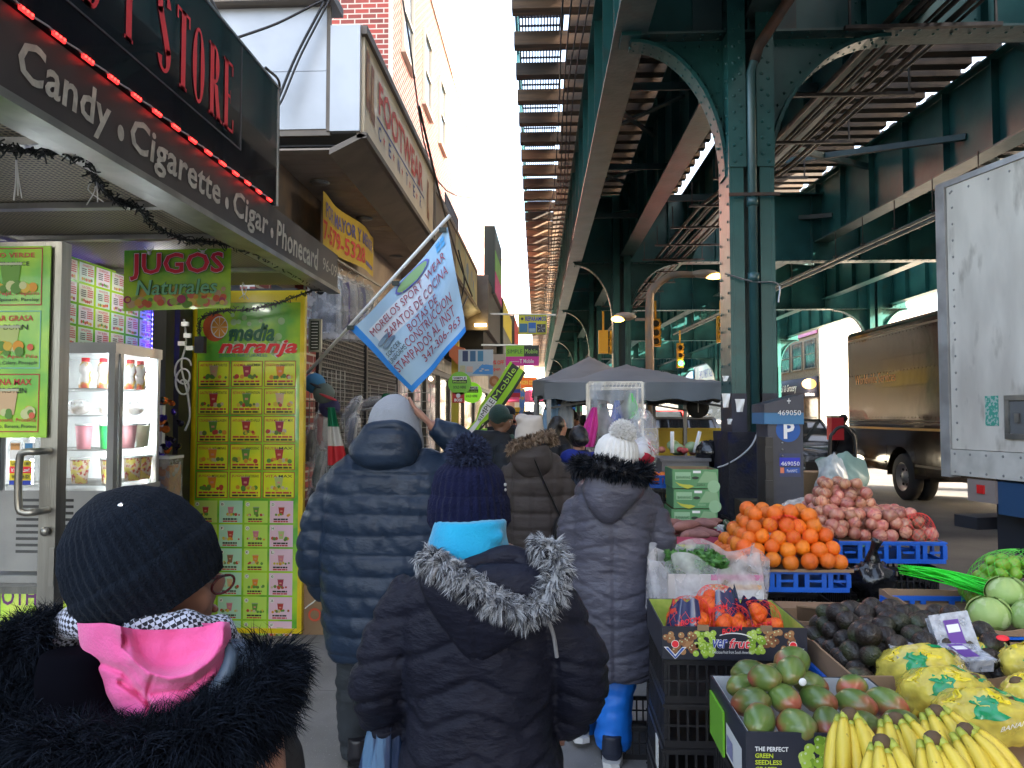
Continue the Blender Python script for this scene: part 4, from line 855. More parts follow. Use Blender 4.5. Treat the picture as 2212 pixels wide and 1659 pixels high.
# bagged jerseys on hangers
jc = [(.04,.05,.08),(.45,.46,.5),(.1,.07,.25),(.5,.5,.52),(.05,.06,.2),(.42,.42,.4)]
bagm = glassy('garment_bag',(.8,.82,.85),.78,.12,1,9)
for i in range(6):
    u = 700+i*17; Yj = 6.8+i*.28; p = P(u,585+i*6,Yj); w_ = .22; h_ = .62
    t = thing('bagged_jersey',(p.x,p.y,p.z-h_),('black jersey in a clear bag nearest the awning end','pale grey jersey in a clear bag second from the awning','purple jersey in a clear bag third in the row','white jersey in a clear bag fourth in the row','navy jersey in a clear bag fifth in the row','light jersey in a clear bag at the far end of the row')[i],'jersey','bagged jerseys hanging over the shop')
    mb = MB(mat('jersey_%d'%i,jc[i],.7,0,tuple(min(.7,x*2+.05) for x in jc[i]),9,sharp=(.52,.56)))
    mb.grid(lambda s,t_: V3((p.x+(s-.5)*w_*(1 if t_ < .8 else 1.3-.6*(t_-.3)),p.y+.03*sin(s*9+i),p.z-h_+.06+t_*(h_-.12))),8,8); mb.smooth=True; mb.build('jersey_cloth',t)
    mb = MB(bagm); mb.smooth = True; mb.grid(lambda s,t_: V3((p.x+cos(2*pi*s)*.16*(1-.5*max(0,t_-.75)*4),p.y+sin(2*pi*s)*.05+.015*sin(t_*20+s*12),p.z-h_+t_*h_)),18,16); mb.build('clear_bag',t)
    mb = MB(whitep); mb.tube([(p.x-.1,p.y,p.z-.05),(p.x,p.y,p.z),(p.x+.1,p.y,p.z-.05)],.004,5); mb.tube([(p.x,p.y,p.z),(p.x,p.y,p.z+.05),(p.x+.02,p.y,p.z+.07),(p.x+.03,p.y,p.z+.05)],.004,5,sub=3); mb.build('hanger',t)
props(MB(alu).bar((-2.2,6.5,3.22),(-1.9,8.6,3.12),.02,.02).build('hanging_rail'),'steel rail the bagged jerseys hang from','rail')
cm_ = thing('security_camera',P(690,628,6.1),'small black security camera under the awning end','camera'); p = P(690,628,6.1); mb = MB(mat('camera_black',(.02,.02,.02),.3)); mb.smooth = True
mb.tube([p+V3((-.05,.1,.03)),p+V3((.02,-.04,-.01))],.03,12); mb.build('camera_body',cm_); MB(mat('camera_black')).bar(p+V3((-.04,.05,.03)),p+V3((-.06,.06,.15)),.02,.02).build('bracket',cm_)
mb = MB(alu); a = P(666,760,5.95); q = Pl(a,(1,0,0),(0,0,1),mb); q.slab(0,0,.1,.26,.03,alu); q.rect(.015,.015,.085,.245,blki,.002)
for k in range(9): scrib(q,.025,.03+k*.024,.05,.006,whitep)
props(mb.build('small_chalkboard'),'small framed black notice board beside the tall menu board','notice board')
# flag on slanted pole
FG = thing('advertising_flag', P(665,808,6.1), 'pale blue advertising flag with red spanish lettering on a slanted white pole', 'flag')
pa, pb_ = P(664,806,6.1), P(972,465,5.55); mb = MB(whitep); mb.smooth = True; mb.tube([pa,pb_],.014,10); mb.build('pole', FG)
fc = [P(968,492,5.5), P(757,712,5.8), P(890,848,5.45), P(1006,716,5.2)]       # top, pole end, bottom, outer
fbl = mat('flag_pale_blue',(.30,.47,.62),.7,0,(.37,.53,.66),2); fbs = mat('flag_bright_blue',(.02,.22,.65),.6); fwh = mat('flag_white',(.6,.66,.72),.7)
def FP(s, t, h=0):      # s along the pole edge (0 pole end .. 1 top), t away from the pole
    a = fc[1].lerp(fc[0], s); b = fc[2].lerp(fc[3], s); p = a.lerp(b, t)
    bulge = .05*sin(t*7+s*2.5)*t+.025*sin(s*11+t*4)
    sag = V3((0,0,-.03*sin(pi*s)))*(1-t)
    return p+V3((0,bulge-h,0))+sag
mb = MB(fbl); mb.smooth = True; nU = 36
vs = [FP(i/nU,j/nU) for j in range(nU+1) for i in range(nU+1)]; mb.v = vs
fbm = [fbl, fbs, fwh]; mb.mats = fbm
for j in range(nU):
    for i in range(nU):
        s, t = (i+.5)/nU, (j+.5)/nU
        k = 1 if (t > .955 or (s < .05 and t > .0)) else (2 if .15 < t < .42 and s > .1 and s < .75 else 0)
        mb.f.append((j*(nU+1)+i,(j*(nU+1)+i+1),(j+1)*(nU+1)+i+1,(j+1)*(nU+1)+i)); mb.mi.append(k); mb.sm.append(True)
mb.build('flag_cloth', FG)
def ft(t, s0, s1, t0, t1, m, off, nm):     # text baseline at t1, caps at t0, runs along s
    vs, fs, _ = glyphs(t,off,2,0,1); mb = MB(m); mb.add([FP(s0+(s1-s0)*a, t1+(t0-t1)*b, .012) for a,b in vs],fs); mb.build(nm,FG)
mar = paint((.28,.03,.06))
ft('MORELOS SPORT  WEAR',.10,.93,.16,.25,mar,.0,'lettering_line'); ft('ZAPATOS DE COCINA',.2,.93,.30,.40,mar,.0,'lettering_line'); ft('BOTAS DE',.40,.76,.44,.53,mar,.0,'lettering_line')
ft('CONSTRUCCION',.30,.90,.55,.645,mar,0,'lettering_line'); ft('STAMPADOS AL INST',.06,.90,.67,.77,mar,0,'lettering_line'); ft('347-306-963',.36,.94,.80,.88,mar,0,'lettering_line')
ft('SOCCER',.08,.27,.50,.56,blki,.0,'lettering_black_line'); ft('UNIFORMS',.06,.29,.58,.64,blki,.0,'lettering_black_line')
mb = MB(); 
def fd(s,t,rs,rt,m,h,n=14): mb.use(m).poly([FP(s+rs*cos(2*pi*k/n),t+rt*sin(2*pi*k/n),h) for k in range(n)])
fd(.62,.075,.17,.07,paint((.1,.1,.4)),.01); fd(.62,.075,.15,.058,paint((.2,.35,.12)),.013); mb.build('oval_badge',FG)
ft('SHOES',.53,.70,.03,.07,whitep,.02,'lettering_badge'); ft('FOR CREWS',.50,.72,.085,.12,paint((.7,.6,.1)),.02,'lettering_badge')
mb = MB()
for a_, b_ in ((.16,.36),(.18,.43)): fd(a_,b_,.085,.028,paint((.12,.2,.3)),.012); fd(a_-.03,b_+.008,.05,.03,paint((.2,.3,.4)),.014)
mb.build('shoe_picture',FG)
mb = MB()
for k in range(4): s_, t_ = .87+.045*(k%2), .03+.05*(k//2); mb.use(paint((.05,.3,.6))).poly([FP(s_,t_,.01),FP(s_+.038,t_,.01),FP(s_+.038,t_+.042,.01),FP(s_,t_+.042,.01)])
mb.build('square_emblem',FG)
for s in (.02,.5,.97): MB(blki).bbox(FP(s,0)+V3((-.01,-.02,.0)),(.05,.03,.03)).build('clip',FG)
# goods racks under the flag
def rack(u0,u1,v0,v1,Y,lab):
    a = P(u0,v1,Y); b = P(u1,v0,Y); t = thing('wire_rack',((a.x+b.x)/2,Y,a.z),lab,'rack'); mb = MB(alu)
    n = 9; h = int((b.z-a.z)/.09)
    for k in range(n+1): x = a.x+(b.x-a.x)*k/n; mb.bar((x,Y,a.z),(x,Y,b.z),.006,.006)
    for k in range(h+1): z = a.z+k*.09; mb.bar((a.x,Y,z),(b.x,Y,z),.006,.006)
    mb.build('wire_panel',t); return a, b
rack(655,745,800,1290,6.35,'white wire rack hung with caps and bagged shoes left of the tall man'); rack(760,930,830,1150,7.9,'white wire rack with shoes in bags behind the tall man')
shoe_c = [(.02,.02,.025),(.2,.03,.04),(.03,.04,.09),(.02,.05,.05)]
def shoe(u,v,Y,c,lab,rz=0,s=1):
    p = P(u,v,Y); t = thing('bagged_shoe',p-V3((0,0,.15*s)),lab,'shoe'); m = mat('shoe_%d'%int(c[0]*1000+c[2]*100),c,.5); M = Matrix.Rotation(rz,3,'Y')
    mb = MB(m); mb.smooth = True; mb.tube([p+M@V3((0,0,z*s)) for z in (-.14,-.08,0,.07,.12)],[.03*s,.05*s,.045*s,.05*s,.03*s],12,flat=.8,sub=3); mb.build('shoe_upper',t)
    mb = MB(mat('shoe_sole',(.3,.3,.3),.5)); mb.smooth = True; mb.tube([p+M@V3((.035*s,-.02,z*s)) for z in (-.15,-.05,.05,.13)],[.015*s,.035*s,.028*s,.02*s],10,flat=.4,sub=2); mb.build('sole',t)
    mb = MB(bagm); mb.smooth = True; mb.ball(p,(.075*s,.065*s,.18*s),14,10,M,f=lambda q: 1+.12*noise.noise(q*3+p)); mb.build('clear_bag',t)
shoe(697,925,6.25,shoe_c[1],'dark red shoe in a clear bag hanging on the first rack'); shoe(690,1010,6.25,shoe_c[3],'dark green shoe in a clear bag low on the first rack',.2,1.1)
shoe(672,960,6.3,shoe_c[0],'black shoe in a bag at the left edge of the first rack',.1); shoe(760,890,7.3,shoe_c[0],'black shoe in a bag beside the mexican flag, tilted right',.5); shoe(762,930,7.2,shoe_c[2],'navy shoe in a bag under the tilted black shoe',.15)
shoe(815,872,7.7,shoe_c[0],'black boot lying sideways on the second rack',1.4,1.1); shoe(680,1085,6.28,shoe_c[2],'navy shoe in a bag near the bottom of the first rack'); shoe(790,960,7.6,shoe_c[0],'black shoe low on the second rack half behind the hood',.3)
def cap(u,v,Y,c1,c2,lab):
    p = P(u,v,Y); t = thing('cap',p-V3((0,0,.05)),lab,'cap'); mb = MB(mat('cap_%d'%int(c1[0]*999),c1,.8)); mb.smooth = True; mb.ball(p,(.09,.08,.085),14,8); mb.build('crown',t)
    mb = MB(mat('capv_%d'%int(c2[0]*999),c2,.8)); mb.smooth = True; mb.ball(p+V3((.05,-.06,-.03)),(.08,.07,.012),12,5,Matrix.Rotation(.4,3,'Y')); mb.build('visor',t)
cap(680,828,6.2,(.05,.2,.4),(.03,.03,.04),'light blue cap with dark visor on top of the first rack'); cap(700,850,6.15,(.12,.16,.15),(.4,.04,.05),'grey green cap with red visor below the blue cap'); cap(712,880,6.2,(.03,.03,.1),(.02,.02,.03),'navy cap hanging right of the dark red shoe')
def mflag(u,v,Y,w_,h_,lab,lean=.1):
    p = P(u,v,Y); t = thing('tricolour_flag',p,lab,'flag'); nn = 12; mb = MB(); mb.smooth = True
    for k, m in enumerate((mat('flag_green',(.0,.16,.07),.7),mat('cloth_white',(.55,.55,.53),.7),mat('flag_red',(.5,.02,.03),.7))):
        mb.use(m).grid(lambda s,tt: p+V3(((s-.5)*w_*(.35+.65*(k+1-tt)/3)+lean*(k+1-tt)/3,.03*sin(s*10),-h_*(k+1-tt)/3)),10,5)
    mb.build('flag_cloth',t)
mflag(716,880,6.05,.17,.46,'green white and red striped flag hanging from the first rack',.06); mflag(836,850,7.4,.2,.55,'folded green white and red flag half hidden behind the hood',-.25)
bx = thing('cardboard_box',P(672,1340,5.9),'worn brown cardboard box with round red print beside the menu board foot','box')
cardb = mat('cardboard',(.30,.19,.11),.8,0,(.24,.15,.085),4,bump=.2,bs=20); a = P(655,1350,5.9)
mb = MB(cardb).prism([(a.x,5.8,.0),(a.x+.2,5.8,.0),(a.x+.22,5.8,.32),(a.x+.02,5.8,.40)],(0,.4,0)); mb.build('box_body',bx)
mb = MB(); q = Pl((a.x,5.797,0),(1,0,0),(0,0,1),mb); q.disc(.12,.15,.05,redor,.001,n=14).disc(.12,.15,.035,cardb,.002,n=14); mb.build('round_print',bx)
mb = MB(whitep); mb.tube([(a.x+.02,5.79,.4),(a.x+.1,5.75,.5),(a.x+.15,5.78,.3),(a.x+.05,5.78,.2)],.005,5,sub=4); mb.build('string',bx)
# further shopfronts (lit)
def front(y0,y1,gl,lab,em=.14,post=(.7,.5,.05)):
    t = thing('glass_storefront',(-2.4,(y0+y1)/2,0),lab,'shop'); MB(mat('shop_dark_frame',(.03,.03,.03),.4)).box(-2.4,-2.3,y0,y0+.12,0,2.6).box(-2.4,-2.3,y1-.12,y1,0,2.6).box(-2.4,-2.3,y0+.12,y1-.12,2.5,2.6).box(-2.4,-2.3,(y0+y1)/2-.04,(y0+y1)/2+.04,0,2.5).build('frame',t)
    m = MB(mat('shop_glow_backdrop_%d'%int(y0),gl,.6,0,tuple(x*.4 for x in gl),5,emit=em,sharp=(.4,.6))).box(-3.6,-3.5,y0,y1,.0,2.6); m.build('interior',t)  # backdrop panel glows in place of a lamp-lit room
    MB(mat('shop_ceiling_lit',(.5,.48,.42),.6)).box(-3.5,-2.41,y0,y1,2.62,2.7).build('ceiling',t)
    for k in range(4): MB(led('shop_lamp',(1,.9,.7),1.2)).ball((-3+.3*(k%2),y0+(y1-y0)*(k+.5)/4,2.5),.05,8,5).build('lamp_bulb',t)
    MB(glassy('shop_pane',(.4,.42,.42),.85,.03,.05,3)).box(-2.36,-2.35,y0+.12,y1-.12,.3,2.5).build('glass',t)
    MB(mat('shutter_grey',(.2,.2,.2),.6,0,(.12,.12,.12),3)).box(-2.5,-2.28,y0,y1,2.6,3.8).build('header',t)
    return t
front(11.7,14.5,(.5,.45,.33),'lit glass phone shop front with yellow post by the feather banner'); front(14.5,18,(.55,.5,.4),'bright shop front past the phone shop'); front(18,24,(.35,.3,.3),'dim shop front further along under dark screens',.06); front(24,34,(.5,.4,.3),'far shop front below the brick building',.1)
yp = P(984,900,12.0); props(MB(mat('yellow_post',(.55,.42,.03),.5)).box(yp.x-.06,yp.x+.05,11.95,12.06,0,3.0).build('yellow_post'),'yellow painted post at the phone shop corner','post')
props(MB(mat('orange_awning',(.6,.17,.07),.7)).prism([P(970,742,11.6),P(1003,752,11.6),P(1003,790,11.6),P(985,785,11.6),P(970,768,11.6)],(0,.8,0)).build('orange_awning'),'small orange awning edge above the phone shop door','awning')
# dark box with lamp, blade sign, screens
db = thing('dark_sign_box',(-1.3,19,3.3),'big dark rectangular sign box projecting over the sidewalk','sign'); xa = -1.32
MB(mat('box_black',(.03,.03,.035),.4)).box(xa-.5,xa,16.6,23.5,3.55,4.65).build('box_body',db); MB(brn).box(xa-.52,xa+.02,16.5,16.59,3.5,4.7).build('end_cap',db)
MB(dark).box(-2.6,xa-.1,16.7,23,2.9,3.54).build('underside',db); MB(led('yellow_lamp',(1,.75,.3),1.5)).bbox(P(1038,702,16.4),(.25,.05,.06)).build('lamp_lens',db)
def board(nm,u0,v0,u1,v1,Y,lab,base,fn=None,cat='sign',th=.03):
    a = P(u0,v1,Y); b = P(u1,v0,Y); t = thing(nm,((a.x+b.x)/2,Y,a.z),lab,cat); w_, h_ = b.x-a.x, b.z-a.z
    mb = MB(base); q = Pl((a.x,Y,a.z),(1,0,0),(0,0,1),mb); q.slab(0,0,w_,h_,th,base)
    if fn: fn(q,w_,h_)
    mb.build('board',t); return t, a, w_, h_, Y
def bl_(t5, s, x0,y0,x1,y1,m,off=.01,nm='lettering',sh=0):
    t, a, w_, h_, Y = t5; mb = MB(); Pl((a.x,Y,a.z),(1,0,0),(0,0,1),mb).text(s,x0*w_,y0*h_,(x1-x0)*w_,(y1-y0)*h_,m,.008,off=off,shear=sh); mb.build(nm,t)
def blade(y0,y1,z0,z1,X,cs,lab):
    t = thing('blade_sign',(X,(y0+y1)/2,z0),lab,'sign'); mb = MB(blki).box(X-.25,X,y0,y1,z0,z1); n = len(cs)
    for k, c in enumerate(cs): mb.use(paint(c)).box(X+.001,X+.01,y0+.1,y1-.1,z0+.05+(z1-z0-.1)*k/n,z0+.05+(z1-z0-.1)*(k+1)/n-.01)
    mb.build('sign_body',t)
blade(17.8,20.5,4.5,6.1,-1.25,[(.6,.05,.25),(.2,.5,.1),(.08,.1,.1)],'tall black blade sign with green and pink panels above the dark box')
blade(21,26,3.3,4.9,-1.25,[(.1,.12,.12),(.55,.5,.05)],'yellow and grey panel sign hanging beyond the dark box'); blade(27,31,3.3,5.2,-1.2,[(.5,.5,.5),(.55,.05,.05)],'red topped white sign far along the left fronts')
blade(32,38,3.0,4.4,-1.2,[(.7,.55,.05),(.6,.5,.4)],'yellow strip sign furthest down the left side')
def fn(q,w,h):
    q.frame(0,0,w,h,.02,paint((.5,.5,.02)),.004); q.rect(.03*w,.1*h,.32*w,.55*h,paint((.05,.2,.35)),.005).rect(.35*w,.08*h,.62*w,.6*h,paint((.03,.15,.5)),.005).rect(.38*w,.12*h,.6*w,.3*h,paint((.3,.45,.5)),.006).rect(.65*w,.08*h,.96*w,.52*h,paint((.06,.06,.06)),.005).disc(.13*w,.8*h,.05*w,blki,.006)
    for k in range(5): q.poly([(.8*w,.3*h),(.8*w+.14*w*cos(k*1.3),.3*h+.2*h*sin(k*1.3)),(.8*w+.14*w*cos(k*1.3+.1),.3*h+.2*h*sin(k*1.3+.1))],whitep,.007)
t5 = board('repair_sign',1120,680,1181,722,14,'yellow hanging sign reading reparamos with phone pictures','a' and mat('sign_yellow',(.7,.65,.02),.4),fn); bl_(t5,'REPARAMOS',.24,.68,.97,.92,paint((.03,.05,.4)),.03)
props(MB(alu).bar(P(1060,678,14.1),P(1200,680,14.1),.03,.03).build('sign_arm'),'thin horizontal arm holding the yellow repair sign','arm')
def fn(q,w,h): q.rect(0,.45*h,.55*w,h,paint((.25,.55,.02)),.004).rect(.55*w,.45*h,w,h,blki,.004).rect(0,0,w,.45*h,paint((.65,.02,.3)),.004)
t5 = board('phone_banner',1093,746,1164,790,11.5,'green black and pink phone company banner hanging on an arm',whitep,fn,'banner',.01); bl_(t5,'SIMPLE',.04,.6,.5,.8,paint((.02,.1,.02)),.0); bl_(t5,'Mobile',.58,.6,.96,.82,paint((.4,.7,.1)),0); bl_(t5,'T Mobile',.42,.12,.85,.32,whitep,.01); bl_(t5,'.......',.15,.18,.4,.22,whitep,.02)
props(MB(alu).bar(P(1040,745,11.6),P(1150,746,11.6),.025,.025).build('sign_arm'),'grey arm carrying the green and pink phone banner','arm')
def fn(q,w,h):
    for k, c in enumerate(((.02,.04,.12),(.03,.12,.25),(.04,.2,.35))): q.rect((.12+.22*k)*w,.55*h,(.28+.22*k)*w,.95*h,paint(c),.004)
    q.rect(.04*w,.12*h,.2*w,.4*h,paint((.5,.48,.3)),.004).rect(.24*w,.14*h,.42*w,.36*h,paint((.6,.42,.35)),.004).poly([(.4*w,.08*h),(w,.05*h),(w,.4*h),(.7*w,.45*h)],paint((.05,.25,.6)),.003)
    for k in range(8): q.disc((.55+.05*k)*w,(.3+.15*sin(k*2))*h,.05*w,paint((.35,.38,.4)),.005+.0002*k,.02*w).disc((.55+.05*k)*w,(.3+.15*sin(k*2))*h,.035*w,paint((.5,.55,.6)),.0058+.0002*k,.012*w)
board('perfume_sign',990,755,1065,812,10.6,'pale blue sign with perfume bottles and jewellery hanging over the phone shop',mat('sign_paleblue',(.4,.47,.52),.4),fn)
def rnd_sign(u,v,r,Y,col,lab,lines,nm='round_sign'):
    c = P(u,v,Y); t = thing(nm,c-V3((0,0,r)),lab,'sign'); mb = MB(col); q = Pl(c,(1,0,0),(0,0,1),mb)
    mb.prism([q.p(r*cos(2*pi*i/28),r*sin(2*pi*i/28),-.02) for i in range(28)],q.n*.02); q.rect(-r*.62,0,r*.62,r*.3,blki,.003).rect(-r*.62,.31*r,r*.62,.6*r,whitep,.003); mb.build('disc',t)
    for k,(s,z0,z1,m) in enumerate(lines): mb = MB(); Pl(c,(1,0,0),(0,0,1),mb).text(s,-r*.55,z0*r,r*1.1,(z1-z0)*r,m,.006,off=.02); mb.build('lettering',t)
sg_g = mat('sign_green',(.2,.55,.03),.4); sg_l = mat('sign_lime_lit',(.3,.8,.03),.4,emit=.03)
li = [('SIMPLE',.36,.54,blki),('Mobile',.05,.24,paint((.4,.7,.1))),('SOLD HERE',-.45,-.22,blki)]
rnd_sign(993,828,.155,10.2,sg_g,'dull green round phone sign above the red sign',li); rnd_sign(1019,848,.155,11.4,sg_l,'bright lime round phone sign right of the red sign',li)
t5 = board('red_sign',977,848,1003,870,10.2,'small red sign reading boss under the green round sign',mat('sign_red',(.5,.02,.02),.4)); bl_(t5,'BOSS',.18,.12,.85,.42,whitep,.03); mb = MB(); t, a, w_, h_, Y = t5; Pl((a.x,Y,a.z),(1,0,0),(0,0,1),mb).disc(w_*.5,h_*.7,.03,whitep,.005); mb.build('emblem',t)
# feather banner
FB = thing('feather_banner',P(1002,952,9),'tall leaning lime green feather banner reading simple mobile','banner')
cl = [P(1118,792,9),P(1095,830,9),P(1065,872,9),P(1035,912,9),P(1005,952,9)]
def fb(s,t,h=0):
    x = lerpl(cl,s); d = (cl[4]-cl[0]).normalized(); n = V3((d.z,0,-d.x)); w_ = .215*(1 if s < .6 else 1-.55*min(1,(s-.6)/.15) if s < .75 else .45+.3*(s-.75)/.25)
    return x+n*(t-.5)*w_+V3((0,.02*sin(s*14+t*3)-h,0))
lime = mat('banner_lime',(.32,.62,.02),.6); mb = MB(); mb.smooth = True
for t0,t1,m in ((0,.1,blki),(.1,.4,lime),(.4,.41,lime),(.85,1,lime)): mb.use(m).grid(lambda a,b: fb(a,t0+(t1-t0)*b),40,2)
mb.use(mat('banner_black',(.03,.035,.03),.6)).grid(lambda a,b: fb(a*.46,.4+.45*b),18,2); mb.use(whitep).grid(lambda a,b: fb(.46+a*.54,.4+.45*b),22,2)
mb.build('banner_cloth',FB)
def fbt(s,a0,a1,m,off,nm):
    vs, fs, _ = glyphs(s,off,2,0,1); mb = MB(m); mb.add([V3((0,0,0)) for x,y in vs],fs) if 0 else mb.add([fb(a1+(a0-a1)*x,.47+.30*y,.012) for x,y in vs],fs); mb.build(nm,FB)
fbt('Mobile',.04,.45,mat('text_lime',(.45,.75,.08),.5),.0,'lettering_lime'); fbt('SIMPLE',.47,.74,blki,.0,'lettering_black')
mb = MB(blki); mb.smooth = True; mb.tube([(fb(1,.0)+V3((0,0,-.9))),fb(1,0),fb(.5,-.02),fb(0,-.02)],.012,6,sub=4); mb.build('pole',FB)
def fn(q,w,h): q.rect(.1*w,.2*h,.9*w,.5*h,whitep,.003)
t5 = board('sidewalk_sign',1026,925,1052,975,9.3,'white and green phone sign standing behind the feather banner',sg_g,fn); bl_(t5,'SIM',.15,.25,.85,.45,blki,.01)
# far signs
def fn(q,w,h): q.rect(0,.5*h,w,h,paint((.6,.3,.05)),.003).rect(0,.27*h,w,.5*h,paint((.05,.06,.35)),.003).rect(0,0,w,.27*h,paint((.55,.02,.04)),.003)
board('striped_flag_sign',1090,823,1124,858,16,'yellow blue and red striped flag hanging by the far shops',whitep,fn,'flag')
t5 = board('food_sign',1055,765,1092,840,15,'white sign with red writing and a pretzel picture',mat('sign_offwhite',(.5,.42,.35),.5),lambda q,w,h: q.disc(w*.35,h*.22,w*.3,paint((.45,.18,.06)),.004,h*.16).disc(w*.35,h*.22,w*.15,paint((.6,.3,.15)),.005,h*.08)); bl_(t5,'50% OFF',.1,.7,.9,.82,redp,.02); bl_(t5,'Open',.1,.5,.7,.62,redp,.02)
t5 = board('pretzel_awning',1086,880,1132,905,20,'yellow arched awning with dark lettering far along the sidewalk',mat('awning_yellow',(.65,.4,.03),.6),None,'awning',.5); bl_(t5,'PRETTY',.1,.2,.9,.6,blki,.03)
t5 = board('long_red_sign',1125,815,1160,838,26,'red orange shop sign far beyond the striped flag',mat('sign_orange',(.65,.15,.03),.5)); bl_(t5,'ROPA COOL',.05,.3,.95,.7,paint((.7,.6,.1)),.02)
board('tall_poster',1122,840,1134,900,19,'tall blue and yellow poster beside the far shops',mat('poster_mix',(.1,.25,.6),.5,0,(.7,.45,.05),5,sharp=(.5,.55)),None,'poster')
# overhead cables near the top left
for i, (pts, lab) in enumerate((([P(440,-30,5.2),P(505,85,5.4),P(570,160,5.8),P(600,190,6.5),P(590,230,5.95)],'black cable running down the end of the black sign'),([P(505,84,5.4),P(600,50,5.7),P(690,5,5.9),P(760,-20,6)],'thin black cable crossing in front of the white panels'),([P(700,5,5.9),P(640,120,5.85),P(600,215,5.8),P(583,240,5.6)],'pair of black cables hanging in front of the white panels'),([P(560,150,4.6),P(590,180,5),P(585,230,5),P(580,255,5)],'knotted cable bunch at the corner of the black sign'))):
    mb = MB(cab); mb.smooth = True; mb.tube(pts,.011,6,sub=6)
    if i in (2,3): mb.tube([p+V3((.04,0,.01)) for p in pts],.009,6,sub=6)
    props(mb.build('overhead_cable'),lab,'cable')
mb = MB(cab); mb.smooth = True
mb.tube([P(905,230,7.5),P(950,420,9),P(990,560,12),P(1020,640,13)],.014,5,sub=6); mb.tube([P(870,0,9),P(945,390,12),P(1050,430,20)],.012,5,sub=6); mb.tube([P(990,540,12),P(1003,610,12),P(985,690,12),P(1010,640,13)],.012,5,sub=6)
props(mb.build('sagging_cable'),'black cables sagging in front of the footwear sign and beyond','cable')
# ================================================================== right side and traffic
RB = thing('corner_building',(17,50,0),'two storey tan corner building with deli awning and signs across the street','building')
bz = 7.6; BX = 15.6
MB(mat('sunlit_pale_wall',(.5,.46,.4),.8)).box(BX+.01,BX+12,44.99,45.2,0,bz).build('end_wall',RB)  # end wall coloured pale to imitate strong sun on this side
MB(brick2).box(BX,BX+12,45.21,60,3.6,bz).box(BX,BX+12,45.21,60,0,.5).build('wall',RB)
for y in (45,48.6,52.4,56.2,59.6): MB(brick2).box(BX-.003,BX+.4,y,y+.4,.5,3.6).build('pier',RB)
for i in range(6): win(RB,BX+.002,45.6+i*2.4,4.5,1.9,1.7,mat('dark_window_frame',(.1,.08,.06),.5))
MB(mat('shop_glass_far',(.3,.28,.25),.15,0,(.6,.5,.4),3)).box(BX+.3,BX+.4,45.4,59.6,.5,3.59).build('shop_glass',RB)
aw = thing('deli_awning',(BX-.6,50,2.9),'dark rounded awning of the deli with white script lettering','awning')
mb = MB(mat('awning_navy',(.03,.03,.05),.6)); mb.smooth = True; n = 10
prof = [(BX,3.95)]+[(BX-1.1*sin(pi/2*i/n)*1.0,3.15+.8*cos(pi/2*i/n)) for i in range(n+1)]+[(BX-1.1,2.75),(BX,2.75)]
mb.prism([(x,45.2,z) for x,z in prof],(0,9,0)).build('awning_cloth',aw)
mb = MB(); Pl((BX-1.108,54.0,2.85),(0,-1,0),(0,0,1),mb).text("Mike's Deli & Grocery",3.4,.12,4.9,.58,whitep,.01,off=.01,shear=.3); mb.build('lettering',aw)
mb = MB(); q = Pl((BX-1.3,45.19,2.7),(1,0,0),(0,0,1),mb); q.disc(.75,.8,.42,mat('bread_print',(.6,.35,.1),.6),.01,.3).text('97-02',.5,.1,.55,.16,whitep,.01,off=.02); mb.build('roll_picture',aw)
for a, b, c, lab, s_ in ((45.2,49.6,(.55,.15,.3),'pink sign on the corner building roof edge','SALON'),(49.8,53.6,(.5,.52,.55),'white sign with a red phone number beside the pink sign','718-429-3000')):
    t = thing('roof_sign',(BX-.2,(a+b)/2,6.5),lab,'sign'); MB(paint(c)).box(BX-.12,BX-.05,a,b,6.45,7.75).build('sign_face',t); mb = MB(); Pl((BX-.122,b-.2,6.6),(0,-1,0),(0,0,1),mb).text(s_,.1,.1,b-a-.6,.35,paint((.5,.03,.05)),.005,off=.02); mb.build('lettering',t)
GB = thing('grey_building',(14,75,0),'long pale grey two storey building with signs behind the second column','building')
MB(mat('grey_stucco',(.42,.42,.40),.8,0,(.35,.35,.34),1)).box(14.5,26,61,118,0,6.6).build('wall',GB)
for i in range(14): win(GB,14.498,63+i*3.6,2.9,1.6,1.5,wf)
for a, c, s_, lab in ((66,(.5,.52,.5),'EMPLOYMENT AGENCY','white sign with blue lettering on the grey building'),(77,(.1,.35,.55),'TRAVEL','blue and yellow sign high on the grey building')):
    t = thing('wall_sign',(14.3,a+4,4.8),lab,'sign'); MB(paint(c)).box(14.3,14.4,a,a+8,4.8,6.3).build('sign_face',t); mb = MB(); Pl((14.29,a+7.8,5.1),(0,-1,0),(0,0,1),mb).text(s_,.2,0,7,.8,paint((.05,.1,.35)),.005,off=.02); mb.build('lettering',t)
NB = thing('sun_blocking_building',(22,0,0),'unseen tall brick building added on the near right to block the sun','building')
MB(brick2).box(17.5,28,-40,9,0,24).build('wall',NB)  # out of view, added and sized to shade the near street
FE = thing('end_building',(0,125,0),'pale building closing the far end of the street','building'); MB(mat('hazy_facade',(.6,.58,.55),.9)).box(-14,14,125,135,0,9).build('wall',FE)  # facade colour kept pale to imitate bright haze far off
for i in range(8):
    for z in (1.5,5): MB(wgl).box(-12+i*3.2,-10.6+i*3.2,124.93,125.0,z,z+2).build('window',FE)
up = thing('utility_pole',P(1868,900,40),'brown wooden utility pole standing beyond the delivery truck','pole'); p = P(1868,660,40)
mb = MB(mat('pole_wood',(.3,.18,.09),.8,0,(.2,.12,.06),3)); mb.smooth = True; mb.tube([(p.x,40,-.1),(p.x,40,p.z+1)],.2,10); mb.build('pole_shaft',up)
MB(mat('pole_wood')).box(p.x-.9,p.x+.9,39.9,40.1,p.z-.4,p.z-.25).build('crossarm',up)
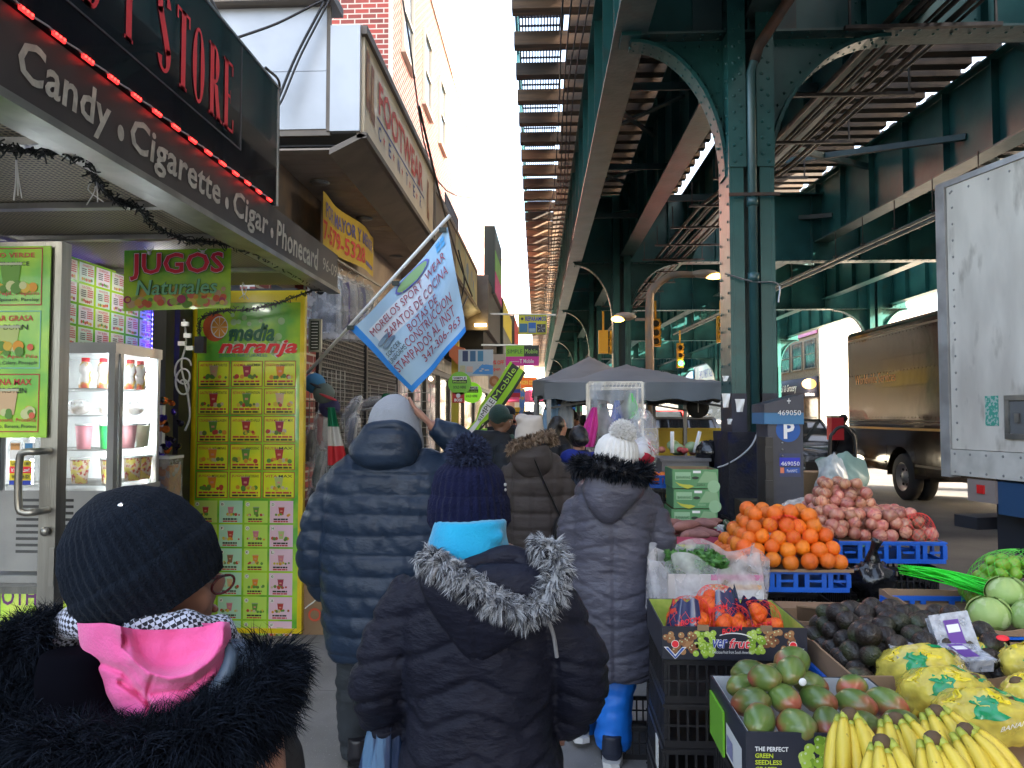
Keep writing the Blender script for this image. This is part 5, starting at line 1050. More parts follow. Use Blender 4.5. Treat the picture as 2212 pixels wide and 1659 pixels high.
# ---- delivery truck (brown)
ubr = mat('glossy_brown_paint',(.022,.013,.007),.18,0,(.028,.017,.009),2,bump=.35,bs=1.4,coat=.2,d2=3,spec=.35)
gold = mat('gold_paint',(.55,.3,.07),.35); rub = mat('tyre_rubber',(.022,.022,.022),.8); hub = mat('steel_rim',(.4,.4,.4),.35,.7)
blkp = mat('black_plastic',(.02,.02,.021),.4)
def wheel(par, x, y, z, r, w, sx=-1, rim=hub, nm='wheel'):
    t = MB(rub); t.smooth = True; n = 28
    pr = [(0,r*.62),(.0,r*.93),(w*.15,r),(w*.85,r),(w,r*.93),(w,r*.62)]
    vs = [V3((x-sx*(a-0),y+cos(2*pi*j/n)*q,z+sin(2*pi*j/n)*q)) for a,q in pr for j in range(n)]
    t.add(vs,[(i*n+j,i*n+(j+1)%n,(i+1)*n+(j+1)%n,(i+1)*n+j) for i in range(5) for j in range(n)]); t.add([V3((x-sx*w*.5,y,z))],[]) 
    o = t.build(nm, par)
    h = MB(rim); h.smooth = True; pr = [(.01,r*.63),(.0,r*.6),(w*.3,r*.52),(w*.32,r*.2),(w*.1,r*.18),(w*.1,.001)]
    vs = [V3((x-sx*a,y+cos(2*pi*j/n)*q,z+sin(2*pi*j/n)*q)) for a,q in pr for j in range(n)]
    h.add(vs,[(i*n+j,i*n+(j+1)%n,(i+1)*n+(j+1)%n,(i+1)*n+j) for i in range(5) for j in range(n)])
    h.build('rim', o)
    hb = MB(blkp)
    for k in range(6): a = k*pi/3; hb.ball((x-sx*w*.31,y+cos(a)*r*.36,z+sin(a)*r*.36),r*.07,6,4)
    hb.build('rim_hole', o); return o
UX = 7.45; zr = 3.6
T = thing('delivery_truck',(UX+1.2,16,-.13),'glossy dark brown delivery van truck with gold stripe parked in the road','truck')
def rbox(mb, x0,x1,y0,y1,z0,z1,r,ax='y',n=5):
    """box whose four edges along one axis are rounded"""
    if ax == 'y': c = [(x0+r,z0+.02),(x1-r,z0+.02),(x1-r,z1-r),(x0+r,z1-r)]
    pts = [V3((x0,y0,z0)),V3((x1,y0,z0))]
    for i in range(n+1): a = pi/2*i/n; pts.append(V3((x1-r+r*cos(a),y0,z1-r+r*sin(a))))
    for i in range(n+1): a = pi/2+pi/2*i/n; pts.append(V3((x0+r+r*cos(a),y0,z1-r+r*sin(a))))
    return mb.prism(pts,(0,y1-y0,0))
wy, wz, wr = 16.75, .36, .49
# side skin with a real wheel opening
sk = MB(ubr); sk.smooth = False
ys_ = [11.5,wy-.62,wy+.62,19.5]
sk.box(UX,UX+2.35,11.5,19.5,1.02,zr-.12)
sk.box(UX,UX+2.35,11.5,wy-.66,.45,1.02); sk.box(UX,UX+2.35,wy+.66,19.5,.45,1.02)
for i in range(12):
    a0, a1 = pi*i/12, pi*(i+1)/12; f = lambda a: V3((UX,wy+.64*cos(a),.36+.64*sin(a)))
    A_, B_ = f(a0), f(a1); sk.prism([A_,B_,V3((UX,B_.y,1.02)),V3((UX,A_.y,1.02))],(.3,0,0))
sk.build('body',T)
rf = MB(ubr); rf.smooth = False; rbox(rf,UX-.0,UX+2.35,11.5,19.5,zr-.119,zr+.1,.12); rf.build('roof',T)
MB(mat('truck_roof_edge',(.25,.2,.13),.4)).box(UX-.012,UX,11.5,19.45,zr-.14,zr-.1).build('roof_trim',T)
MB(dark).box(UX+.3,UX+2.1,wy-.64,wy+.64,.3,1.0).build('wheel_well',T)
st = MB(gold); st.box(UX-.006,UX-.001,11.5,19.45,1.35,1.40).use(mat('dark_trim',(.02,.015,.012),.3)).box(UX-.03,UX-.001,11.5,19.45,1.46,1.50).box(UX-.03,UX-.001,11.5,19.45,1.53,1.56).box(UX-.02,UX-.001,11.5,wy-.7,.62,.66).box(UX-.02,UX-.001,wy+.7,19.45,.62,.66); st.build('stripe',T)
rv = MB(ubr)
for z in (1.62,2.62,3.42): rivets(rv,(UX-.002,12,z),(UX-.002,19.4,z),.16,.014,(-1,0,0))
rv.build('rivet_rows',T)
mb = MB(); Pl((UX-.001,19.3,2.4),(0,-1,0),(0,0,1),mb).text('Worldwide Services',.25,0,2.15,.22,mat('orange_lettering',(.85,.36,.1),.4),.004,off=.0); mb.build('lettering',T)
for sx in (0, .3): wheel(T,UX+.03+sx,wy,wz,wr,.24)
wheel(T,UX+.03,12.8,wz,wr,.24); wheel(T,UX+2.3,wy,wz,wr,.24,1); wheel(T,UX+2.3,12.8,wz,wr,.24,1)
MB(blkp).box(UX+.2,UX+2.1,19.5,19.7,.42,.6).build('bumper',T)
MB(mat('chrome',(.7,.7,.7),.1,1)).box(UX+.2,UX+.3,19.5,19.52,.9,1.1).build('tail_lamp',T)
# ---- white box truck
W = thing('box_truck',(4.8,4.4,-.13),'scuffed white box truck with riveted side panels in the right foreground','truck')
al = math.atan2(.26,1.0); o_ = V3((3.42,6.8,0)); dv = V3((sin(al),-cos(al),0)); nv = V3((cos(al),sin(al),0))
scuff = mat('scuffed_white_panel',(.66,.60,.52),.55,.0,(.48,.43,.37),3.2,stretch=(1,1,.35),bump=.2,bs=7,col3=(.22,.18,.14),ns3=7,m3=.6,sh3=(.58,.72),bd=8)
Mw = Matrix((( dv.x, nv.x,0,o_.x),(dv.y,nv.y,0,o_.y),(0,0,1,0),(0,0,0,1)))
bzz0, bzz1 = 1.15, 3.62
MB(scuff).box(0.06,6,0,2.3,bzz0+.22,bzz1,Mw).build('cargo_box',W)
MB(mat('aluminium_skirt',(.62,.58,.52),.45,.1,(.46,.43,.38),6)).box(0.05,6,-.012,2.29,bzz0,bzz0+.215,Mw).build('skirt_rail',W)
MB(mat('grey_corner_post',(.42,.41,.4),.4,.3,(.28,.27,.26),4)).box(-.05,.055,-.02,.08,bzz0-.02,bzz1+.02,Mw).box(-.05,6,-.015,.06,bzz1+.001,bzz1+.05,Mw).build('corner_post',W)
rv = MB(mat('rivet_grey',(.3,.29,.28),.4,.5))
for a, b, sp in (((.12,-.001,bzz0+.3),(.12,-.001,bzz1-.05),.14),((.1,-.001,bzz1-.06),(6,-.001,bzz1-.06),.2),((.1,-.013,bzz0+.18),(6,-.013,bzz0+.18),.16),((.1,-.013,bzz0+.03),(6,-.013,bzz0+.03),.16),((1.25,-.001,bzz0+.3),(1.25,-.001,bzz1),.14)): rivets(rv,Mw@V3(a),Mw@V3(b),sp,.012,-nv)
rv.build('rivet_rows',W)
f = MB(alu).box(.62,1.2,-.02,-.001,bzz0+.32,bzz0+.36,Mw).box(.62,1.2,-.02,-.001,bzz0+.62,bzz0+.66,Mw).box(.62,.66,-.02,-.001,bzz0+.361,bzz0+.619,Mw).use(mat('recess_grey',(.12,.12,.12),.5)).box(.661,1.2,-.006,-.001,bzz0+.361,bzz0+.619,Mw).use(alu).box(.72,.76,-.03,-.02,bzz0+.45,bzz0+.52,Mw); f.build('handle_recess',W)
MB(mat('green_sticker',(.05,.3,.22),.5,0,(.35,.45,.4),40,sharp=(.5,.52))).box(.42,.55,-.004,-.001,bzz0+.42,bzz0+.66,Mw).build('green_sticker',W)
MB(mat('dark_chassis',(.02,.022,.03),.5)).box(.3,6,.2,2.0,.55,bzz0-.001,Mw).box(-.05,.2,.1,2.2,.7,.8,Mw).box(.9,.97,.0,.1,.2,bzz0,Mw).build('chassis',W)
MB(mat('pinkish_bracket',(.25,.2,.18),.5)).box(.22,.5,-.005,.02,bzz0-.2,bzz0-.02,Mw).build('lamp_bracket',W)
MB(mat('red_lens',(.6,.02,.02),.2,coat=.5)).box(.33,.4,-.02,-.006,bzz0-.13,bzz0-.06,Mw).build('marker_lamp',W)
MB(mat('blue_chassis_rail',(.02,.06,.14),.5)).box(.5,6,.02,.1,bzz0-.28,bzz0-.02,Mw).build('blue_rail',W)
for xx in (4.6,): 
    p = Mw@V3((xx,.1,0)); wheel(W,p.x,p.y,.36,.49,.3)
    p = Mw@V3((xx,2.1,0)); wheel(W,p.x,p.y,.36,.49,.3,1)
# ---- cars
def car(name, X, Y, rz, col, lab, L=4.7, Wd=1.85, H=1.7, cat='car', lights=False, suv=True):
    """body lofted from side profile sections; front is -Y before turning"""
    t = thing(name,(0,0,0),lab,cat,None); pm_ = mat('car_paint_%d_%d_%d'%tuple(int(c*99) for c in col),col,.2,0,coat=.8)
    ys2 = [-L/2,-L/2+.12,-L/2+.5,-L*.24,-L*.2,L*.3,L/2-.25,L/2]
    top = [.62,.82,.98,1.06,1.08,1.1,1.08,.85]; hw = [.78,.88,.95,1,1,1,.96,.85]; bot = [.38,.3,.26,.26,.26,.26,.3,.4]
    mb = MB(pm_); mb.smooth = True; n = 12
    sec = []
    for y, a, w_, b in zip(ys2, top, hw, bot):
        w_ *= Wd/2; a *= H/1.7; pr = [(-w_*.9,b),(-w_,b+.12),(-w_*1.0,(a+b)/2),(-w_*.97,a-.1),(-w_*.86,a),(-w_*.4,a+.03),(w_*.4,a+.03),(w_*.86,a),(w_*.97,a-.1),(w_,(a+b)/2),(w_,b+.12),(w_*.9,b)]
        sec += [V3((x,y,z)) for x,z in pr]
    k = len(ys2); mb.add(sec,[(i*n+j,i*n+(j+1)%n,(i+1)*n+(j+1)%n,(i+1)*n+j) for i in range(k-1) for j in range(n)]+[tuple(range(n))[::-1],tuple((k-1)*n+j for j in range(n))]); mb.build('body',t)
    def cab(sc_, z0, z1, m, nm, off=0):
        g = MB(m); a = Wd/2*.9; b = Wd/2*.7; y0, y1, y2, y3 = -L*.21, -L*.06, (L*.36 if suv else L*.22), (L*.44 if suv else L*.38)
        lo = [V3((-a,y0,z0)),V3((a,y0,z0)),V3((a,y3,z0)),V3((-a,y3,z0))]; hi = [V3((-b,y1,z1)),V3((b,y1,z1)),V3((b,y2,z1)),V3((-b,y2,z1))]
        g.add(lo+hi,[(0,1,5,4),(1,2,6,5),(2,3,7,6),(3,0,4,7),(4,5,6,7)]); g.build(nm,t); return lo, hi
    lo, hi = cab(1,1.05*H/1.7,H-.06,mat('car_glass',(.02,.025,.03),.04,coat=.5),'windows')
    g = MB(pm_); b = Wd/2*.71
    g.smooth = False; g.box(-b,b,-L*.065,L*.36 if suv else L*.22,H-.065,H-.02)
    for i in range(4): g.bar(lo[i]+V3((0,0,.0)),hi[i],.07,.05)
    for s in (0,1):
        m_lo = lo[0+s].lerp(lo[3-s],.45); m_hi = hi[0+s].lerp(hi[3-s],.3); g.bar(m_lo,m_hi,.06,.05)
    g.build('roof',t)
    if suv: r_ = MB(alu); [r_.bar((s*b*.9,-L*.03,H+.02),(s*b*.9,L*.34,H+.02),.04,.03) for s in (-1,1)]; r_.build('roof_rail',t)
    lm = led('headlamp_lit',(1,.85,.6),1.5) if lights else mat('headlamp',(.5,.45,.4),.1,.3,coat=.6)
    for s in (-1,1):
        h = MB(lm); h.smooth = True; h.ball((s*Wd*.38,-L/2+.1,.78*H/1.7),(.18,.09,.09),10,6); h.build('headlight',t)
        m_ = MB(pm_); m_.smooth = True; m_.ball((s*(Wd/2+.09),-L*.19,1.1*H/1.7),(.1,.07,.08),8,6); m_.build('mirror',t)
        tl_ = MB(mat('tail_red',(.4,.01,.01),.2,coat=.5)).box(s*Wd*.42-.08,s*Wd*.42+.08,L/2-.1,L/2-.02,.8,1.0); tl_.build('tail_light',t)
        for y in (-L*.31,L*.3): wheel(t,s*(Wd/2+.005),y,.35,.35,.22,sx=s)
    MB(blkp).box(-Wd*.28,Wd*.28,-L/2-.01,-L/2+.05,.45,.72).build('grille',t); MB(mat('plate',(.6,.5,.1),.5)).box(-.16,.16,-L/2-.02,-L/2-.011,.45,.55).build('number_plate',t)
    t.location = (X,Y,-.13); t.rotation_euler.z = rz; return t
p = P(1470,935,14.5); car('parked_car',p.x+.15,15.6,R(-6),(.07,.075,.085),'black suv facing the camera beyond the yellow barrier',H=1.78,cat='car')
car('parked_car',6.35,20.5,R(2),(.03,.035,.04),'dark suv behind the parking meter with lit headlights',lights=True,H=1.72)
p = P(1552,900,22); car('parked_car',p.x+.4,24,R(-4),(.2,.21,.22),'silver car with glowing headlights behind the black suv',lights=True,H=1.6,suv=False)
p = P(1450,880,27); car('parked_car',p.x,30,R(178),(.35,.03,.03),'red vehicle stopped behind the black suv',H=2.0)
car('parked_car',5.0,34,R(0),(.3,.3,.32),'pale grey car further back in the traffic',H=1.6); car('parked_car',3.9,42,R(180),(.03,.03,.05),'dark car distant in the lane by the kerb',H=1.6); car('parked_car',8.3,38,R(0),(.5,.5,.5),'white car distant in the far lane',H=1.5,suv=False)
p = P(1550,850,30); car('white_van',p.x+.5,32,R(0),(.6,.61,.62),'white van with blue lettering between the column and tent',L=5.4,Wd=2,H=2.5,cat='van')
# ---- street lamps and signals
rpole = mat('rusty_lamp_pole',(.3,.19,.11),.6,.2,(.2,.17,.14),5)
lamp_on = led('sodium_lamp',(1,.55,.08),1.5)
p1 = P(1403,900,14.5); a1 = P(1403,640,14.5); L1 = thing('street_lamp',(p1.x,14.5,0),'tall brown street lamp with curved arm and two lit yellow lamps above the grey tents','street lamp')
mb = MB(rpole); mb.smooth = True; cx = a1.x
mb.tube([(cx,14.5,0),(cx,14.5,2.0),(cx,14.5,P(1403,660,14.5).z),(cx+.08,14.5,P(1403,625,14.5).z),(cx+.3,14.5,P(1403,602,14.5).z),(P(1455,0,14.5).x,14.5,P(1403,594,14.5).z),(P(1495,0,14.5).x,14.5,P(1403,594,14.5).z)],.085,12,sub=6,rf=lambda t: 1-.3*t); mb.build('pole',L1)
def lamphead(par,u0,u1,v,Y,s):
    a = P(u0,v,Y); b = P(u1,v,Y); m = MB(mat('lamp_housing',(.3,.25,.2),.5)); m.smooth = True; c = (a+b)/2; m.ball(c+V3((0,0,.03)),(abs(b.x-a.x)/2,.13,.08),14,8); o = m.build('lamp_head',par)
    m = MB(lamp_on); m.smooth = True; m.ball(c+V3((s*abs(b.x-a.x)*.3,-.02,-.02)),(abs(b.x-a.x)*.3,.11,.06),12,6); m.build('lit_lens',o)
lamphead(L1,1490,1555,595,14.5,1); lamphead(L1,1325,1375,687,14.5,-1)
MB(rpole).bar(P(1372,690,14.5),P(1403,690,14.5),.05,.05).build('side_arm',L1)
ysig = mat('signal_yellow',(.65,.36,.02),.5)
def signal(u,v,Y,h,lab,lit=None,face=True):
    p = P(u,v,Y); t = thing('traffic_signal',p-V3((0,0,h/2)),lab,'traffic light'); MB(ysig).bbox(p,(.24,.2,h)).build('housing',t)
    mb = MB(blkp); mb.smooth = True
    for k in (-1,0,1):
        c = p+V3((.0 if face else .16,-.13 if face else 0,k*h/3.1)); o = MB(mat('signal_lens_dark',(.05,.05,.03),.3) if lit != k else led('signal_green',(.05,1,.5),1.2)); o.smooth = True; o.ball(c,(.09,.03,.09),12,6); o.build('lens',t)
        v_ = MB(ysig); v_.smooth = True; v_.tube([c,c+V3((0 if face else .18,-.18 if face else 0,-.02))],.12,12,cap=False); v_.build('visor',t)
    MB(ysig).bar(p+V3((0,0,h/2)),p+V3((0,0,h/2+.5)),.05,.05).build('hanger',t)
signal(1303,739,20,.6,'yellow traffic signal seen sideways left of the second column',face=False); signal(1416,719,21,.75,'yellow traffic signal seen from behind right of the lamp post',face=True); signal(1469,768,30,.95,'traffic signal showing green further away',lit=-1); signal(1557,712,24,.8,'yellow traffic signal half behind the big column')
# ---- yellow barrier
yb_ = thing('yellow_barrier',(3.2,12.4,0),'bright yellow painted barrier wall behind the produce stall','barrier'); a = P(1398,932,12); b = P(1562,932,12); z0, z1 = -.13, a.z+.0
m = mat('barrier_yellow',(.68,.48,.02),.5,0,(.6,.42,.02),2)
MB(m).box(a.x,b.x+.3,12,12.25,z0,z1).build('barrier_body',yb_); MB(m).box(a.x-.02,b.x+.32,11.98,12.27,z1+.001,z1+.05).build('cap',yb_)
# ---- tent
def tent(u0,u1,vE,Y0,Y1,zpk,cm,lab,vh=.3,legs=True,two=False):
    a = P(u0,vE,Y0); b = P(u1,vE,Y0); x0, x1 = a.x, b.x; ze = a.z; t = thing('canopy_tent',((x0+x1)/2,(Y0+Y1)/2,0),lab,'tent')
    mb = MB(cm); mb.smooth = False; cx, cy = (x0+x1)/2, (Y0+Y1)/2; n = 10
    def roof(s,t_):
        x = x0+(x1-x0)*s; y = Y0+(Y1-Y0)*t_; d = max(abs(s-.5),abs(t_-.5))*2; return V3((x,y,ze+(zpk-ze)*(1-d**.85)+.03*noise.noise(V3((x*2,y*2,0)))-.04*sin(pi*min(1,abs(s-.5)*2))*d))
    mb.smooth = True; mb.grid(roof,26,26).build('roof_cloth',t)
    v = MB(cm); v.smooth = True
    for f in (lambda s: (x0+(x1-x0)*s,Y0),lambda s: (x0+(x1-x0)*s,Y1),lambda s: (x0,Y0+(Y1-Y0)*s),lambda s: (x1,Y0+(Y1-Y0)*s)):
        v.grid(lambda s,t_: V3((*f(s),0))+V3((.02*sin(s*40)*t_,.03*sin(s*23)*t_,ze-vh*t_-.0+.015*sin(s*31)*t_)),40,3)
    v.build('valance',t)
    for x in (x0+.05,x1-.05):
        for y in (Y0+.05,Y1-.05): MB(mat('tent_leg',(.2,.21,.22),.4,.5)).bar((x,y,0),(x,y,ze-.02),.05,.05).build('leg',t)
    fr_ = MB(blkp)
    for y in (Y0+.1,Y1-.1): fr_.bar((x0,y,ze-.3),(cx,y,ze-.12),.025,.025); fr_.bar((cx,y,ze-.3),(x0,y,ze-.1),.025,.025); fr_.bar((cx,y,ze-.12),(x1,y,ze-.3),.025,.025)
    fr_.build('frame',t); return t
tg = mat('grey_tent_cloth',(.17,.19,.205),.7,0,(.14,.155,.17),2,bump=.3,bs=3)
tent(1176,1600,826,8.7,12,2.34,tg,'large dark grey canopy tent over the produce stall past the column',.2)
tent(1150,1420,822,12.2,15.2,2.72,tg,'second grey canopy tent right behind the first',.25)
tent(1188,1242,866,21,23.5,2.6,mat('blue_tent',(.03,.16,.6),.6),'small bright blue canopy tent far down the sidewalk',.25)
um = thing('market_umbrella',P(1140,900,24),'pink red market umbrella left of the blue tent','umbrella'); p = P(1145,868,24); mb = MB(mat('umbrella_pink',(.6,.05,.15),.6)); n = 8
mb.add([p+V3((0,0,.4))]+[p+V3((cos(2*pi*i/n)*1.0,sin(2*pi*i/n)*1.0,0)) for i in range(n)],[(0,i+1,(i+1)%n+1) for i in range(n)]); mb.build('canopy',um); MB(alu).bar((p.x,p.y,0),(p.x,p.y,p.z+.4),.04,.04).build('pole',um)
# ---- clothes rack in plastic
CR = thing('clothes_rack',(P(1328,900,7).x,7,0),'wire rack of jackets and bags covered in clear plastic under the grey tent','clothes rack'); a = P(1272,826,7); b = P(1386,826,7); zt_ = a.z
f = MB(alu)
for x in (a.x,b.x):
    for y in (6.95,7.35): f.bar((x,y,0),(x,y,zt_),.02,.02)
for y in (6.95,7.35):
    for z in (zt_,zt_-.05): f.bar((a.x,y,z),(b.x,y,z),.012,.012)
for k in range(14): x = a.x+(b.x-a.x)*k/14; f.bar((x,6.95,zt_-.05),(x+.02,6.95,zt_),.006,.006)
f.build('rack_frame',CR)
mb = MB(glassy('plastic_sheet',(.75,.78,.8),.72,.15,1,5)); mb.smooth = True
mb.grid(lambda s,t: V3((a.x-.01+(b.x-a.x+.02)*s+.01*sin(t*20),6.92+.025*sin(s*18+t*7),zt_-t*1.3)),30,24); mb.grid(lambda s,t: V3((b.x+.02+.02*sin(t*9+s*5),6.92+.45*s,zt_-t*1.3)),8,20); mb.build('plastic_cover',CR)
def garment(u0,v0,u1,v1,Y,c,lab,lean=0):
    a = P(u0,v0,Y); b = P(u1,v1,Y); w_ = b.x-a.x; h_ = a.z-b.z; t = thing('hanging_garment',(a.x+w_/2,Y,b.z),lab,'jacket'); mb = MB(mat('garment_%d_%d'%(int(c[0]*99),int(c[2]*99)),c,.5,0,tuple(x*.75 for x in c),6)); mb.smooth = True
    mb.grid(lambda s,t_: V3((a.x+w_*(.5+(.5*cos(2*pi*s))*(.35+.65*min(1,t_*2.2)))+lean*t_*w_,Y+.06*sin(2*pi*s)+.015*sin(s*40),a.z-h_*t_)),28,14); mb.build('garment_cloth',t)
garment(1268,880,1300,965,6.8,(.6,.02,.28),'bright pink jacket hanging slanted on the clothes rack',-.5); garment(1290,872,1322,960,7.1,(.02,.02,.04),'black jacket behind the pink one on the rack'); garment(1318,865,1348,950,7.05,(.02,.08,.45),'royal blue drawstring bag on the rack'); garment(1345,860,1378,960,7.15,(.04,.05,.06),'dark grey jacket at the right of the rack'); garment(1352,850,1375,905,7.0,(.1,.6,.1),'neon green item clipped on the rack',.3)
garment(1172,858,1212,930,9.2,(.25,.42,.6),'pale blue scarf hanging from the tent edge'); garment(1205,862,1240,925,9.1,(.4,.45,.5),'grey white cloth hanging from the tent edge')
for i in range(5):
    p = P(1388+8*(i%2),962+14*i-20*(i//2),6.6-.1*i); mb = MB(mat('toy_ball_red',(.62,.6,.6),.25,0,(.5,.03,.06),9,sharp=(.5,.52))); mb.smooth = True; mb.ball(p,.075,14,10); props(mb.build('toy_ball'),'red and white play ball in the net behind the white pompom hat','ball','play balls in a net')
mb = MB(bagm); mb.smooth = True; mb.ball(P(1388,960,6.5),(.14,.12,.3),16,12,f=lambda q: 1+.15*noise.noise(q*4)); props(mb.build('clear_ball_bag'),'clear plastic bag with play balls hanging by the clothes rack','bag')
# ================================================================== people
skin = mat('skin', (.42,.22,.15), .5, 0, (.36,.17,.12), 9, sheen=.1); skin_d = mat('skin_brown', (.20,.10,.06), .5, 0, (.16,.08,.05), 9)
hair_b = mat('black_hair', (.012,.01,.01), .35, stretch=(1,1,.1), bump=.5, bs=160)
shoe_b = mat('black_shoe', (.015,.015,.02), .4); eye_w = mat('eye', (.5,.5,.48), .2)
def cloth(name, c, rough=.5, c2=None, bump=.35, bs=18, st=(1,1,2.2), **k):
    k.setdefault('spec',.28); k.setdefault('bd',9); k.setdefault('d2',1.6)
    return mat(name, c, rough, 0, c2 or tuple(x*.72 for x in c), 5, bump=bump, bs=bs, stretch=st, **k)
def hand(mb, w, d, n, s=1, curl=.5):
    """palm, four unequal bent fingers, thumb off the side"""
    w, d, n = V3(w), V3(d).normalized(), V3(n).normalized(); sd_ = d.cross(n).normalized()
    mb.tube([w-d*.02*s, w+d*.03*s, w+d*.075*s, w+d*.095*s], [.024*s,.034*s,.04*s,.034*s], 12, flat=.45, up=n)
    for k, L_ in enumerate((.066,.078,.072,.056)):
        b = w+d*.088*s+sd_*(k-1.5)*.0195*s; L_ *= s; d1 = (d+sd_*(k-1.5)*.06-n*curl*.4).normalized(); d2 = (d-n*curl*1.1).normalized(); d3 = (d-n*curl*2.0).normalized()
        p1 = b+d1*L_*.45; p2 = p1+d2*L_*.32; mb.tube([b-d*.02*s,b,p1,p2,p2+d3*L_*.26],[.0095*s,.0095*s,.009*s,.008*s,.006*s],8)
    b = w+d*.03*s-sd_*.032*s; t1 = (d*.6-sd_*.75-n*.25).normalized(); mb.tube([b+sd_*.015*s,b,b+t1*.035*s,b+t1*.035*s+(t1*.4+d*.7-n*.3).normalized()*.028*s],[.013*s,.0125*s,.011*s,.008*s],8)
def head_shape(mb, c, s, M):
    c = V3(c)
    mb.ball(c+M@V3((0,-.01*s,.025*s)),(.076*s,.093*s,.095*s),16,12,M3(M)); mb.ball(c+M@V3((0,.035*s,-.045*s)),(.055*s,.055*s,.06*s),12,8,M3(M))
    mb.ball(c+M@V3((0,.095*s,-.012*s)),(.013*s,.022*s,.02*s),8,6,M3(M)); mb.ball(c+M@V3((0,.078*s,.02*s)),(.035*s,.014*s,.012*s),8,6,M3(M)); mb.ball(c+M@V3((0,.082*s,-.052*s)),(.022*s,.01*s,.009*s),8,6,M3(M)); mb.ball(c+M@V3((0,.07*s,-.088*s)),(.025*s,.02*s,.018*s),8,6,M3(M))
    for q in (-1,1): mb.ball(c+M@V3((q*.076*s,-.005*s,-.005*s)),(.01*s,.017*s,.03*s),8,6,M3(M)); mb.ball(c+M@V3((q*.042*s,.06*s,-.025*s)),(.022*s,.02*s,.025*s),8,6,M3(M))
def M3(M): return M
def eyes(par, c, s, M):
    for q in (-1,1):
        mb = MB(eye_w); mb.smooth = True; p = V3(c)+M@V3((q*.03*s,.072*s,.002*s)); mb.ball(p,(.011*s,.009*s,.007*s),8,6,M); mb.use(blkp).ball(p+M@V3((0,.007*s,0)),(.004*s,.004*s,.005*s),6,4,M); mb.build('eye',par)
    mb = MB(mat('lips',(.3,.1,.08),.4)); mb.smooth = True; mb.ball(V3(c)+M@V3((0,.087*s,-.052*s)),(.02*s,.007*s,.006*s),8,5,M); mb.build('mouth',par)
def body(par, x, y, H, rz, sk=skin, vox=.016, arms=None, hm=None, hands=True, stride=.12, hc=None, z0=0, lg=None):
    s = H/1.7; M = Matrix.Rotation(rz,3,'Z'); hm = hm or M
    g = lambda a,b,c: V3((x,y,z0))+M@V3((a*s,b*s,c*s)); mb = MB()
    mb.rings([(g(0,0,z),a*s,b*s) for z,a,b in ((.86,.15,.1),(.95,.155,.11),(1.08,.13,.1),(1.22,.155,.11),(1.34,.17,.1),(1.41,.13,.08),(1.44,.06,.055))],20)
    c = hc or g(0,.015,1.585); mb.tube([g(0,0,1.38),(g(0,0,1.46)+c)/2-V3((0,0,.03)),c-V3((0,0,.06*s))],[.06*s,.052*s,.055*s],12); head_shape(mb,c,s,hm)
    for l in lg or []: mb.tube(l,[.08*s,.06*s,.05*s,.035*s],12,sub=3); mb.tube([l[-1],l[-1]+V3((0,.1,-.05))],[.038*s,.03*s],10)
    for q, st in () if lg else ((-1,stride),(1,-stride)):
        k = g(q*.1,st*.35+.03,.5); an = g(q*.1,st-.04,.09); mb.tube([g(q*.085,0,.92),g(q*.095,st*.15,.72),k,an+V3((0,0,.17*s)),an],[.09*s,.08*s,.056*s,.052*s,.036*s],12); mb.tube([an+V3((0,0,-.03*s)),g(q*.1,st+.08,.035),g(q*.1,st+.14,.03)],[.04*s,.04*s,.03*s],10,flat=.7)
    arms = arms or [[g(q*.19,0,1.37),g(q*.25,-.02,1.10),g(q*.26,.08,.87),M@V3((0,.25,-1)),M@V3((-q,.0,0))] for q in (-1,1)]
    for a in arms:
        mb.tube([a[0],a[0].lerp(a[1],.5),a[1],a[1].lerp(a[2],.5),a[2]],[.052*s,.046*s,.04*s,.036*s,.026*s],12)
        if hands: hand(mb,a[2],a[3],a[4],s)
    remesh(mb,vox,1,sk,parent=par,name='body'); return c, hm, s
def nz(co, a=.006, f=6, fz=14): return noise.noise(V3((co.x*f,co.y*f,co.z*fz)))*a
def rowrings(rows, Y, dep, n=40, sub=5, pw=.85):
    """stack of ellipses from an outline read row by row: (v, left, right) at distance Y"""
    pts = catmull([V3(r) for r in rows], sub); out = []
    for i, r in enumerate(pts):
        a = P(r.y,r.x,Y); b = P(r.z,r.x,Y); c = (a+b)/2; t = i/(len(pts)-1); d_ = lerpl(dep,t); out.append((V3((c.x,Y,c.z)),(b.x-a.x)/2,d_,pw))
    return out
def band(co, z0, sp, amp, pw=.5):
    return amp*(abs(sin(pi*(co.z-z0)/sp))**pw)-amp*.6
